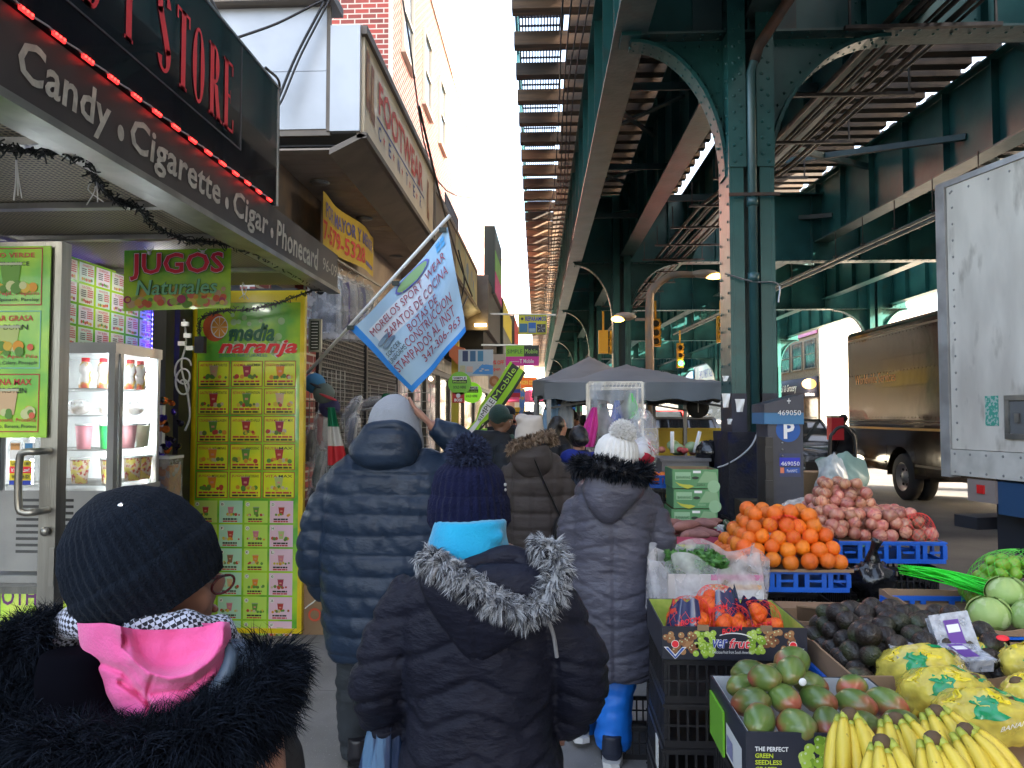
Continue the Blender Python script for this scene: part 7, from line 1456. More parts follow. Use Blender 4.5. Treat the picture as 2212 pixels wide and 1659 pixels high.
pc = gE(1345,935,-.03); puffball('pompom',E_,pc,.058,3000,.026,[mat('pom_white',(.85,.83,.8),.8),mat('pom_offwhite',(.75,.73,.7),.8)],.002,.1)  # two close whites mixed at random over the strands
bt_ = mat('bright_blue_snow_pants',(.01,.18,.72),.5,0,(.008,.13,.58),5,bump=.6,bs=14)
legs(E_,lgE,bt_,vox=.011,r=(.1,.092,.088,.084))
strp = mat('white_sole',(.6,.6,.6),.5)
p = gE(1322,1618,-.02); shoes(E_,p.x,YE-.05,R(-8),1.08,mat('navy_shoe',(.015,.02,.04),.5),strp); p = gE(1250,1580,.2); shoes(E_,p.x,YE+.16,R(8),1.05,MATS['navy_shoe'],strp,z=.03)
# ---------------- the rest of the crowd
def person(u, v_top, H, rz, lab, cc, pc_=(.02,.02,.03), hat=None, hatc=(.02,.02,.02), hair=None, sk=skin, wd=1, grp=None, vox=.022, Y=None, hood=None, extra=None, bag=None, stride=.12):
    Y = Y or (EYE.z-H)*FPX/(v_top-898); X = P(u,v_top,Y).x; s = H/1.74; M = Matrix.Rotation(rz,3,'Z'); t = thing('person',(X,Y,0),lab,'person',grp); g = lambda a,b,c: V3((X,Y,0))+M@V3((a*s,b*s,c*s))
    hc, hm, ss = body(t,X,Y,H*.975,rz,sk,vox=vox*.8,hands=Y < 14,stride=stride)
    if abs(rz) > .7: eyes(t,hc,ss,hm)
    cm_ = cloth('coat_%d_%d_%d'%tuple(int(c*255) for c in cc),cc,.6)
    mb = MB(); mb.rings([(g(0,0,z),a*s*wd,b*s*wd) for z,a,b in ((.72,.2,.15),(.9,.2,.15),(1.1,.19,.14),(1.28,.205,.14),(1.38,.19,.12),(1.45,.1,.09),(1.49,.075,.08))],24)
    for q in (-1,1): mb.tube([g(q*.17,0,1.38),g(q*.25,-.02,1.2),g(q*.28,0,1.05),g(q*.27,.09,.88)],[.075*s,.078*s,.07*s,.055*s],12,sub=3)
    if hood: mb.rings([(g(0,-.1,z),a*s,b*s) for z,a,b in ((1.33,.06,.04),(1.4,.12,.08),(1.47,.13,.09),(1.51,.11,.06))],18)
    remesh(mb,vox,2,cm_,fn=lambda co,n: nz(co,.012,7,12)+(band(co,0,.09,.008) if wd > 1.05 else 0),parent=t,name='coat')
    tm_ = mat('trousers_%d_%d'%(int(pc_[0]*255),int(pc_[2]*255)),pc_,.8)
    for q, st in ((-1,stride),(1,-stride)):
        mb = MB(tm_); mb.smooth = True; mb.tube([g(q*.09,0,.85),g(q*.1,st*.4,.5),g(q*.1,st-.03,.09)],[.1*s,.075*s,.07*s],12,sub=3); mb.build('trouser_leg',t)
        mb = MB(shoe_b); mb.smooth = True; p_ = g(q*.1,st,.045); mb.tube([g(q*.1,st-.07,.05),g(q*.1,st+.05,.05),g(q*.1,st+.16,.035)],[.05*s,.05*s,.035*s],10,flat=.8); mb.build('shoe',t)
    if hat:
        hm_ = mat('hat_%d_%d_%d'%tuple(int(c*255) for c in hatc),hatc,.9,sheen=.15,bump=.4,bs=90); mb = MB(hm_); mb.smooth = True
        if hat == 'beanie': mb.ball(hc+V3((0,0,.055*s))+M@V3((0,-.012,0)),(.092*s,.11*s,.095*s),18,12); mb.tube([hc+V3((0,0,.02*s)),hc+V3((0,0,.065*s))],[.1*s,.098*s],18,flat=1.12)
        else: mb.ball(hc+V3((0,0,.06*s)),(.09*s,.105*s,.08*s),16,10); mb.ball(hc+M@V3((0,.11*s,.05*s)),(.07*s,.07*s,.01*s),12,5)
        mb.build('hat',t)
    if hair:
        mb = MB(); mb.ball(hc+M@V3((0,-.022*s,.03*s)),(.087*s,.098*s,.1*s),16,10)
        if hair == 'long': mb.tube([hc+M@V3((0,-.05*s,.02*s)),hc+M@V3((0,-.1*s,-.15*s)),hc+M@V3((0,-.12*s,-.34*s))],[.08*s,.085*s,.045*s],14,sub=3); mb.tube([hc+M@V3((-.05*s,0,.02*s)),hc+M@V3((-.08*s,-.03*s,-.15*s)),hc+M@V3((-.08*s,-.03*s,-.25*s))],[.035*s,.035*s,.02*s],10,sub=3)
        if hair == 'bun': mb.ball(hc+M@V3((.04,-.11*s,-.0)),(.065*s,.05*s,.055*s),12,8)
        remesh(mb,.012,1,hair_b,fn=lambda co,n: nz(co,.006,40,12),parent=t,name='hair')
    return t, X, Y, hc, s, M
# F bearded man with green beanie
tF, xF, yF, hF, sF, MF = person(1078,868,1.76,R(-75),'bearded person in dark green beanie and black coat looking down beside the feather banner',(.012,.016,.022),hat='beanie',hatc=(.01,.035,.03),sk=skin_d,Y=6.6,wd=1.08,vox=.016,hood=True)
mb = MB(); mb.ball(hF+MF@V3((0,.06*sF,-.075*sF)),(.055*sF,.045*sF,.05*sF),12,8); remesh(mb,.008,1,mat('beard_dark',(.012,.012,.012),.9,bump=.6,bs=200),fn=lambda co,n: nz(co,.006,80,80),parent=tF,name='beard')
mb = MB(); mb.tube([hF+MF@V3((.0,.05,-.13)),hF+MF@V3((.02,.12,-.25)),hF+MF@V3((.0,.14,-.42))],[.06,.07,.05],12,sub=3); remesh(mb,.012,2,mat('dark_green_scarf',(.01,.045,.035),.9,sheen=.2),fn=lambda co,n: nz(co,.01,14,10),parent=tF,name='scarf')
# G dark bun, blue hood
tG, xG, yG, hG, sG, MG = person(1250,905,1.60,R(-12),'person with dark hair in a bun and royal blue hood over a slate puffer jacket',(.035,.05,.085),hair='bun',Y=6.3,wd=1.12,vox=.016)
mb = MB(); mb.tube([hG+V3((-.12,.0,-.15)),hG+V3((-.08,-.1,-.13)),hG+V3((.04,-.13,-.15)),hG+V3((.13,-.02,-.14))],[.045,.06,.06,.045],14,sub=4); remesh(mb,.01,2,cloth('royal_blue_fleece',(.015,.03,.25),.8),fn=lambda co,n: nz(co,.008,12,20),parent=tG,name='hood')
person(1205,886,1.68,R(-60),'person with long dark hair in a black jacket facing right near the tent leg',(.012,.012,.014),hair='long',Y=8.4,vox=.018)
crowd = [(1232,868,1.76,10.5,.3,'person in dark olive coat under the tent edge behind the blue hood',(.04,.045,.03),'beanie',(.02,.02,.02),None),
 (1262,872,1.7,12.5,-.4,'person in black jacket half behind the clothes rack',(.015,.015,.02),None,None,'x'),
 (1192,866,1.74,12,.2,'person in charcoal puffer by the pale blue scarf',(.04,.04,.05),'cap',(.05,.05,.06),None),
 (1062,860,1.74,12,.1,'person in dark coat beside the feather banner in the distance',(.02,.022,.03),'beanie',(.1,.03,.03),None),
 (1085,866,1.7,15,0,'person in grey green parka behind the navy cap',(.07,.08,.06),None,None,'x'),
 (1245,878,1.7,16,2.9,'person in light jacket facing the camera beyond the blue tent',(.3,.3,.32),'cap',(.03,.03,.03),None),
 (1206,880,1.7,29,0,'person in red coat very far down the sidewalk',(.35,.04,.04),None,None,'x'),
 (1118,884,1.7,42,0,'person in pale coat almost at the end of the block',(.35,.33,.3),None,None,'x'),
(1098,862,1.8,9.5,.1,'person in dark cap and navy jacket behind the green beanie',(.02,.03,.05),'cap',(.012,.014,.03),None),
 (1140,878,1.72,9.2,-.3,'person in black beanie with a bright blue collar left of the tent leg',(.02,.02,.03),'beanie',(.012,.012,.014),None),
 (1124,858,1.7,13,.2,'person in red hat and dark green coat further along the sidewalk',(.03,.06,.04),'beanie',(.5,.04,.03),None),
 (1150,862,1.74,14.5,2.9,'person in grey beanie facing the camera in the distance',(.05,.05,.06),'beanie',(.12,.13,.14),None),
 (1215,868,1.75,14,3.0,'person in navy cap and jacket standing at the far stall facing the camera',(.03,.035,.055),'cap',(.02,.02,.04),None),
 (1160,880,1.6,11,.5,'person with brown hood between the tent legs',(.08,.05,.035),None,None,'x'),
 (1180,874,1.7,17,.1,'person in rust coloured jacket far down the sidewalk',(.25,.08,.04),'beanie',(.03,.03,.03),None),
 (1110,868,1.7,17,0,'person in purple coat beyond the red hat',(.08,.05,.12),None,None,'x'),
 (1134,872,1.66,19,3.1,'person in white jacket walking toward the camera far off',(.4,.4,.4),'beanie',(.1,.02,.03),None),
 (1165,872,1.72,21,0,'person in black puffer far ahead by the pink umbrella',(.015,.015,.02),'beanie',(.3,.25,.1),None),
 (1195,876,1.7,24,3,'person in teal jacket under the blue tent',(.03,.15,.17),None,None,'x'),
 (1222,874,1.7,19,.2,'person in maroon coat by the blue tent leg',(.15,.02,.03),'beanie',(.02,.02,.02),None),
 (1148,878,1.7,27,0,'person in beige coat in the far crowd',(.25,.2,.15),None,None,'x'),
 (1172,879,1.7,31,0,'person in dark blue jacket in the far crowd',(.02,.03,.09),'cap',(.3,.3,.3),None),
 (1128,880,1.7,33,0,'person in grey coat in the far crowd near the shop fronts',(.12,.12,.13),'beanie',(.03,.03,.03),None),
 (1186,884,1.7,38,0,'person in black coat most distant on the sidewalk',(.02,.02,.02),None,None,'x')]
for u,v,H,Y,rz,lab,cc,hat,hc_,hair in crowd: person(u,v,H,rz,lab,cc,hat=hat,hatc=hc_ or (0,0,0),hair=hair,Y=Y,vox=.03 if Y > 12 else .022,stride=rnd(.05,.18))
tR, xR, yR, hR, sR, MR = person(1822,884,1.70,R(20),'person in dark jacket with a red bag on the back beside the brown truck',(.02,.02,.025),hat='beanie',hatc=(.02,.02,.02),Y=17.5)
rb = thing('red_bag',(xR-.45,17.3,1.0),'large red insulated delivery bag carried by the person at the truck','bag')
mb = MB(mat('red_bag_cloth',(.6,.02,.03),.6)); a = P(1790,950,17.2); b = P(1815,902,17.2); mb.box(a.x,b.x,17.0,17.3,a.z,b.z).build('bag_body',rb); MB(blkp).box(a.x-.01,b.x+.01,16.99,17.31,b.z+.001,b.z+.04).build('bag_lid',rb)
# ================================================================== produce stall
cblue = mat('blue_crate_plastic',(.01,.13,.62),.35,0,(.01,.10,.5),6,coat=.2); cblk = mat('black_crate_plastic',(.013,.013,.016),.4,bump=.2,bs=50)
card = MATS['cardboard']; card_in = mat('cardboard_inner',(.26,.17,.10),.85,0,(.20,.13,.075),5)
def crate_mesh(name, w, d, h, m, blue=True, loc=(0,0,0), rz=0, lab='', cat='crate', grp=None):
    """open crate with real openings in its sides; origin at the base centre"""
    t = thing(name,(0,0,0),lab,cat,grp); mb = MB(m); x, y = w/2, d/2; th = .012
    mb.box(-x+th,x-th,-y+th,y-th,0,.008)
    for (a,b,c,e) in ((-x,x,-y,-y+th),(-x,x,y-th,y)):
        mb.box(a,b,c,e,0,.025).box(a,b,c,e,h-.022,h)
    for (a,b) in ((-x,-x+th),(x-th,x)): mb.box(a,b,-y+th,y-th,0,.025).box(a,b,-y+th,y-th,h-.022,h)
    mb.box(-x-.006,x+.006,-y-.006,-y,h-.012,h-.002)
    if blue:
        for s in (-1,1):
            for f in (-.5,-.31,-.24,-.06,.06,.24,.31,.5):
                c = f*w*.985; mb.box(c-.012,c+.012,s*y-(th if s > 0 else -0.0)-.0,s*y+(0 if s > 0 else th),.0251,h-.0221)
            for f in (-.4,.4,-.15,.15): mb.box(f*w-.03,f*w+.03,s*y-(th if s > 0 else 0),s*y+(0 if s > 0 else th),.5*h-.006,.5*h+.006)
            for f in (-.42,-.14,.14,.42):
                mb.box(s*x-(th if s > 0 else 0),s*x+(0 if s > 0 else th),f*d-.015,f*d+.015,.0251,h-.0221)
        for f in (-.45,-.27,0,.27,.45): mb.box(f*w-.02,f*w+.02,-y-.004,-y-.001,.003,.02)
    else:
        for s in (-1,1):
            for k in range(15): c = -x+.015+k*(w-.03)/14; mb.box(c-.004,c+.004,s*y-(th if s > 0 else 0),s*y+(0 if s > 0 else th),.0251,h-.0221)
            for k in range(12): c = -y+.02+k*(d-.04)/11; mb.box(s*x-(th if s > 0 else 0),s*x+(0 if s > 0 else th),c-.004,c+.004,.0251,h-.0221)
            mb.box(-x-.003,x+.003,s*y-(.004 if s > 0 else 0)-.0,s*y+(.0 if s > 0 else .004),h*.5-.004,h*.5+.004)
    mb.build('crate_body',t); t.location = loc; t.rotation_euler.z = rz; return t
# black crate stack holding the mandarin box
protob = crate_mesh('black_crate',.5,.42,.155,cblk,False,(.655,3.02,0),0,'black slatted crate at the bottom of the front stack','crate','black slatted crates stacked under the stall')
lbl = ['black slatted crate second from the ground in the front stack','black slatted crate midway up the front stack with a white tag','black slatted crate fourth up in the front stack','black slatted crate topmost under the mandarin box']
for k in range(4):
    c = copy_tree(protob,loc=V3((.655+rnd(-.008,.008),3.02,.157*(k+1)))); c['label'] = lbl[k]
MB(mat('white_tag')).box(.402,.405,2.93,2.99,.34,.45).build('paper_tag').parent = None
bpy.data.objects['paper_tag']['label'] = 'white paper tag on the left side of the black crate stack'; bpy.data.objects['paper_tag']['category'] = 'tag'; bpy.data.objects['paper_tag'].data.materials[0] = whitep
def stack(x,y,n,lab,z0=0,rz=0):
    for k in range(n): c = copy_tree(protob,loc=V3((x,y,z0+.157*k)),rz=rz); c['label'] = lab; 
stack(.78,2.33,4,'black slatted crate in the stack under the mango box'); stack(1.28,2.83,5,'black slatted crate in the stack under the avocado tray',z0=-.13); stack(1.31,4.35,4,'black slatted crate in the stack under the orange crate'); stack(1.98,4.75,5,'black slatted crate in the stack under the onion crate',z0=0)
stack(2.02,3.57,5,'black slatted crate in the stack under the lime and cabbage tray',z0=-.13)
stack(1.3,1.75,5,'black slatted crate in the stack under the loose bananas',z0=-.02); stack(1.75,2.15,5,'black slatted crate in the stack under the bagged bananas'); stack(.72,3.6,4,'black slatted crate in the stack under the herb box'); stack(.9,4.85,5,'black slatted crate in the stack under the sweet potatoes')
c = copy_tree(protob,loc=V3((.50,4.0,0))); c['label'] = 'lone black crate on the sidewalk left of the stall by the long coat'
# ---- printed cartons
def carton(name,x0,x1,y0,y1,z0,h,out,lab,inn=None,th=.006,art=None,cat='box',fr=None):
    t = thing(name,((x0+x1)/2,(y0+y1)/2,z0),lab,cat); mb = MB(out)
    mb.box(x0,x1,y0,y0+th,z0,z0+h).box(x0,x1,y1-th,y1,z0,z0+h).box(x0,x0+th,y0+th,y1-th,z0,z0+h).box(x1-th,x1,y0+th,y1-th,z0,z0+h).use(inn or card).box(x0+th,x1-th,y0+th,y1-th,z0,z0+th)
    mb.box(x0+th,x1-th,y0+th,y0+th+.002,z0+th,z0+h-.001).box(x0+th,x1-th,y1-th-.002,y1-th,z0+th,z0+h-.001).box(x0+th,x0+th+.002,y0+th+.003,y1-th-.003,z0+th,z0+h-.001).box(x1-th-.002,x1-th,y0+th+.003,y1-th-.003,z0+th,z0+h-.001)
    if art: art(Pl((x0,y0,z0),(1,0,0),(0,0,1),mb),x1-x0,h)
    mb.build('carton_body',t); return t
grp_c = [(.28,.45,.03),(.38,.55,.06),(.2,.36,.02),(.45,.6,.12)]; brg = [(.3,.13,.05),(.4,.2,.08),(.22,.08,.03)]
def grapes(q,x0,y0,x1,y1,r,cs,n):
    for i in range(n): x, y = rnd(x0+r,x1-r), rnd(y0+r,y1-r); q.disc(x,y,r,paint(random.choice(cs)),.0012+.00003*i,n=10); q.disc(x-r*.3,y+r*.3,r*.25,paint((.6,.7,.4)),.00125+.00003*i,n=6)
navy = mat('carton_navy',(.02,.022,.035),.4)
def artv(q,w,h):
    grapes(q,.0,.01,.13,h-.01,.011,brg,26); grapes(q,.1,.005,.19,h-.01,.011,grp_c,30); grapes(q,w-.22,.02,w-.14,h,.011,grp_c,24); grapes(q,w-.16,.03,w-.04,h,.011,brg,22)
    for cx in (.045,w-.05):
        q.poly([(cx-.04,.045),(cx-.025,.045),(cx,.018),(cx+.025,.045),(cx+.04,.045),(cx,.002)],whitep,.003).poly([(cx-.034,.042),(cx-.024,.042),(cx,.012),(cx+.024,.042),(cx+.034,.042),(cx,.004)],paint((.03,.1,.4)),.0036).disc(cx,.055,.014,whitep,.003).disc(cx,.055,.012,redp,.0036)
VB = carton('fruit_carton',.40,.905,2.78,3.2,.79,.115,navy,'dark carton printed with grapes and a red white name holding bagged mandarins',mat('carton_inside_green',(.3,.42,.06),.6,0,(.45,.5,.1),30),art=artv)
def tt(t,O,s,x,y,w,h,m,off=.01,sh=0,nm='lettering',hh=.004): mb = MB(); Pl(O,(1,0,0),(0,0,1),mb).text(s,x,y,w,h,m,hh,off=off,shear=sh); return mb.build(nm,t)
O_ = (.40,2.78,.79)
tt(VB,O_,'ver',.175,.042,.055,.032,whitep,.05,.25); tt(VB,O_,'ver',.1755,.043,.054,.03,paint((.03,.06,.35)),.01,.25,hh=.005); tt(VB,O_,'frut',.232,.042,.075,.036,whitep,.05,.25); tt(VB,O_,'frut',.233,.043,.073,.034,redp,.015,.25,hh=.005); tt(VB,O_,'Delicious fruit from South America',.175,.024,.135,.011,whitep,0)
mb = MB(); q = Pl(O_,(1,0,0),(0,0,1),mb); 
for i in range(14): a0, a1 = pi*(.15+.6*i/14), pi*(.15+.6*(i+1)/14); q.poly([(.25+.07*cos(a0),.065+.028*sin(a0)),(.25+.07*cos(a1),.065+.028*sin(a1)),(.25+.07*cos(a1),.069+.028*sin(a1)),(.25+.07*cos(a0),.069+.028*sin(a0))][::-1],whitep,.003)
mb.build('arc_print',VB)
for s in (-1,1): MB(card).box(.653+s*.11-.02,.653+s*.11+.02,2.775,2.783,.893,.912).build('carton_tab',VB)
def artm(q,w,h): grapes(q,.13,.0,.33,h-.004,.014,grp_c,60)
MX = carton('fruit_carton',.51,1.0,2.06,2.5,.685,.145,navy,'dark open carton with green grapes printed on the front holding mangoes',mat('carton_inside_white',(.55,.57,.58),.6),art=artm)
O_ = (.51,2.06,.685)
for i, (s, m) in enumerate((('THE PERFECT',whitep),('GREEN',paint((.5,.6,.03))),('SEEDLESS',paint((.5,.6,.03))),('GRAPES',paint((.5,.6,.03))))): tt(MX,O_,s,.022,.098-.017*i,(.085,.046,.068,.055)[i],.012,m,.025)
mb = MB(whitep); Pl((.5085,2.3,.66),(0,-1,0),(0,0,1),mb).rect(.02,.02,.2,.11,whitep,.0).rect(.03,.03,.1,.08,paint((.3,.3,.5)),.001); mb.build('side_label',MX); MB(sg_g).box(.503,.509,2.3,2.48,.66,.79).build('green_side_print',MX)
# ---- trays
def tray(name,x0,x1,y0,y1,z0,h,lab,m=None):
    t = thing(name,((x0+x1)/2,(y0+y1)/2,z0),lab,'tray'); mb = MB(m or card); n = 16
    def edge(ax,ay,bx,by,th):
        for i in range(n):
            s0, s1 = i/n, (i+1)/n; e0 = .012*noise.noise(V3((ax*9+s0*7,ay*5,1))); e1 = .012*noise.noise(V3((ax*9+s1*7,ay*5,1)))
            a = V3((ax+(bx-ax)*s0,ay+(by-ay)*s0,0)); b = V3((ax+(bx-ax)*s1,ay+(by-ay)*s1,0)); o = V3((th[0],th[1],0))
            vs = [a+V3((0,0,z0)),b+V3((0,0,z0)),b+V3((0,0,z0+h+e1)),a+V3((0,0,z0+h+e0))]; mb.add(vs+[v+o for v in vs],[(0,1,2,3),(7,6,5,4),(3,2,6,7),(0,4,5,1),(0,3,7,4),(1,5,6,2)])
    edge(x0,y0,x1,y0,(0,.008)); edge(x0,y1,x1,y1,(0,-.008)); edge(x0,y0+.009,x0,y1-.009,(.008,0)); edge(x1,y0+.009,x1,y1-.009,(-.008,0)); mb.use(card_in).box(x0+.01,x1-.01,y0+.01,y1-.01,z0,z0+.006); mb.build('tray_body',t); return t
# ---- fruit
def fruit(name,me_src,loc,sc_,rot,lab,cat,grp):
    o = me_src.copy(); COL.objects.link(o); o.name = name; o.location = loc; o.scale = (sc_,)*3 if not isinstance(sc_,tuple) else sc_; o.rotation_euler = rot; o.parent = None; return props(o,lab,cat,grp)
def proto(name,mb): mb.smooth = True; o = mb.build(name); o.location = (0,0,0); return o
def mk(name,m,f,r,n=16,k=11):
    mb = MB(m); mb.smooth = True; mb.ball((0,0,0),r,n,k,f=f); me = bpy.data.meshes.new(name); me.from_pydata(mb.v,[],mb.f); me.materials.append(m)
    for p in me.polygons: p.use_smooth = True
    o = bpy.data.objects.new(name,me); return o
org = mat('orange_peel',(.85,.20,.008),.38,0,(.78,.15,.005),6,bump=.5,bs=350,coat=.15,orand=.22); oni = mat('onion_skin',(.40,.085,.06),.34,0,(.62,.33,.2),5,stretch=(6,6,.8),bump=.2,bs=40,coat=.15,col3=(.24,.04,.045),ns3=9,m3=.8,orand=.35)
mango = mat('mango_skin',(.10,.17,.035),.32,0,(.20,.24,.05),7,bump=.05,bs=200,coat=.25,col3=(.38,.07,.05),ns3=6.5,m3=.95,sh3=(.46,.62),orand=.3); avo = mat('avocado_skin',(.018,.012,.009),.4,0,(.045,.03,.02),12,bump=.7,bs=160,coat=.25,spec=.4,col3=(.04,.075,.02),ns3=3,m3=.6,sh3=(.5,.62),orand=.5)
lim = mat('lime_peel',(.14,.32,.02),.35,0,(.25,.42,.04),9,bump=.3,bs=250,coat=.2); mand = mat('mandarin_peel',(.88,.16,.01),.35,0,(.8,.12,.01),8,bump=.4,bs=300)
Og = mk('orange',org,lambda p: 1+.02*noise.noise(p*2)-.05*max(0,abs(p.z)-.93)*8,.0425); On = mk('onion',oni,lambda p: 1+.22*max(0,p.z-.86)*4-.03*(abs(p.z)<.3),(.041,.041,.037))
On2 = mk('onion',mat('onion_skin_pale',(.55,.28,.17),.35,0,(.36,.09,.07),5,stretch=(6,6,.8),coat=.15,bump=.2,bs=40,orand=.3),lambda p: 1+.25*max(0,p.z-.84)*4,(.040,.040,.037))
Mg = mk('mango',mango,lambda p: 1+.08*noise.noise(p*1.3)+.05*p.x*p.z,(.052,.045,.067)); Av = mk('avocado',avo,lambda p: 1-.22*max(0,p.z)**1.2,(.039,.037,.050)); Lm = mk('lime',lim,lambda p: 1+.12*max(0,abs(p.z)-.9)*8,(.028,.028,.034)); Md = mk('mandarin',mand,lambda p: 1,(.03,.03,.026),12,8)
def pile(x0,x1,y0,y1,z0,r,layers,shrink=1.0,left=0,jit=.2):
    out = []
    for k in range(layers):
        i0 = k*r*shrink; xs_, ys_ = x1-x0-2*i0, y1-y0-2*i0
        if xs_ < r or ys_ < r: break
        nx, ny = max(1,int(xs_/(2*r*.93))), max(1,int(ys_/(2*r*.93)))
        for i in range(nx):
            for j in range(ny):
                edge = i in (0,nx-1) or j in (0,) or k >= layers-2 or (i in (1,nx-2))
                if not edge: continue
                out.append(V3((x0+i0+(i+.5)*xs_/nx+rnd(-jit,jit)*r,y0+i0+(j+.5)*ys_/ny+rnd(-jit,jit)*r,z0+r+k*r*1.36+rnd(-jit,jit)*.9*r)))
    return out
rr = lambda: (rnd(0,6.3),rnd(-.5,.5),rnd(0,6.3))
# oranges
oc = crate_mesh('blue_crate',.49,.42,.115,cblue,True,(1.31,4.31,.735),0,'bright blue plastic crate under the big pile of oranges','crate')
tray('cardboard_sheet',1.05,1.57,4.08,4.56,.842,.012,'bent brown cardboard sheet between the oranges and their blue crate')
for i, p in enumerate(pile(.95,1.56,4.06,4.6,.855,.041,5,.8,jit=.32)): fruit('orange',Og,p,rnd(.93,1.07),rr(),'large orange in the netted heap on the blue crate','orange','oranges heaped on the blue crate')
rednet = mat('red_net',(.75,.04,.03),.5)
def net(name,c,rx,ry,h,m,lab,n=18,w=.0011,rows=9):
    mb = MB(m)
    f = lambda a,t: V3((c[0]+cos(a)*rx*cos(t)**.7*(1+.05*sin(5*a)),c[1]+sin(a)*ry*cos(t)**.7,c[2]+h*sin(t)))
    for k in range(n):
        for s in (1,-1):
            pts = [f(2*pi*k/n+s*t*1.1,t) for t in [pi/2*.98*i/12 for i in range(13)]]
            mb.tube(pts,w,3,cap=False)
    return props(mb.build(name),lab,'net bag')
# onions
crate_mesh('blue_crate',.60,.42,.125,cblue,True,(1.98,4.78,.80),0,'bright blue plastic crate under the heap of red onions','crate')
tray('cardboard_sheet',1.69,2.26,4.58,4.98,.915,.012,'flattened cardboard lining the onion crate')
for i, p in enumerate(pile(1.60,2.24,4.58,4.98,.925,.038,3,.7,jit=.4)+pile(1.58,2.06,4.72,5.12,.925,.038,6,.55,jit=.35)): fruit('onion',(On,On2,On)[i % 3],p,rnd(.85,1.12),rr(),'red skinned onion in the netted heap on the blue crate','onion','onions heaped on the blue crate')
net('net_bag',(1.25,4.2,.99),.12,.11,.13,rednet,'small red net bag among the oranges at the left of the heap',16,.0008)
net('net_bag',(2.16,4.66,.93),.11,.10,.15,rednet,'small red net bag of onions at the right of the heap',16)
# mangoes
mp = [(.565,2.13,.85),(.655,2.11,.845),(.74,2.12,.85),(.83,2.12,.84),(.93,2.12,.845),(.57,2.24,.86),(.66,2.23,.88),(.76,2.25,.87),(.86,2.24,.86),(.95,2.25,.86),(.58,2.37,.86),(.68,2.36,.9),(.78,2.37,.87),(.9,2.37,.86),(.62,2.28,.935),(.70,2.30,.955),(.735,2.40,.95),(.62,2.44,.88)]
ml = ['left front mango with a red cheek','mango second from the left in the front row','mango with a pink shoulder in the middle of the front row','green mango right of the middle in the front row','mango with a white sticker at the right end of the front row','green mango at the left edge of the carton','mango leaning behind the front row left','round green mango in the middle row','mango right of the centre in the middle row','mango at the right edge of the carton','mango deep in the left back corner','mango under the topmost pair','mango against the white back wall','mango at the right of the back wall','big red and green mango on top at the left','yellow green mango standing on top','tall green mango behind the topmost one','small green mango wedged in the back left corner']
for i, (p, l) in enumerate(zip(mp,ml)): fruit('mango',Mg,V3((.755+(p[0]-.755)*1.0,p[1],.825+(p[2]-.84)*.75)),rnd(.78,.92),(rnd(1.0,1.9),rnd(-.5,.5),rnd(0,6.3)),l,'mango','mangoes in the grape carton')
# avocados
crate_mesh('blue_crate',.72,.64,.11,cblue,True,(1.28,2.82,.665),0,'bright blue crate under the avocado tray','crate')
tray('cardboard_tray',.95,1.58,2.50,3.16,.75,.085,'torn edged brown cardboard tray full of dark avocados')
ap = pile(.98,1.56,2.54,3.12,.765,.038,3,.8,jit=.4)
for p in ap: fruit('avocado',Av,p,rnd(.9,1.1),(rnd(.9,2.2),rnd(-.6,.6),rnd(0,6.3)),'dark purple black avocado in the cardboard tray','avocado','avocados in the cardboard tray')
def berry(x,y,z,rot,lab):
    t = thing('berry_box',(x,y,z),lab,'box'); M = Matrix.Rotation(rot[0],4,'X') @ Matrix.Rotation(rot[1],4,'Z'); T = Matrix.Translation(V3((x,y,z))) @ M
    mb = MB(mat('blueberries',(.012,.014,.035),.5)); mb.smooth = True
    for i in range(40): mb.ball(T@V3((rnd(-.05,.05),rnd(-.05,.05),rnd(.008,.03))),.009,7,5)
    mb.build('berries',t); MB(glassy('clam_plastic',(.65,.68,.75),.6,.08,.6,30)).box(-.06,.06,-.062,.062,0,.036,T).box(-.065,.065,-.067,.067,.0365,.042,T).build('clear_case',t)
    MB(paint((.12,.04,.28))).box(-.025,.025,-.045,.045,.0425,.0435,T).use(whitep).box(-.02,.02,.005,.03,.0438,.0442,T).build('label',t)
berry(1.33,2.66,.92,(R(68),R(8)),'clear box of blueberries with a purple label standing upright on the avocados'); berry(1.17,2.57,.855,(R(6),R(-10)),'clear box of blueberries lying flat at the front left of the avocado tray'); berry(1.32,2.56,.86,(R(8),R(6)),'clear box of blueberries lying flat right of the other flat box')
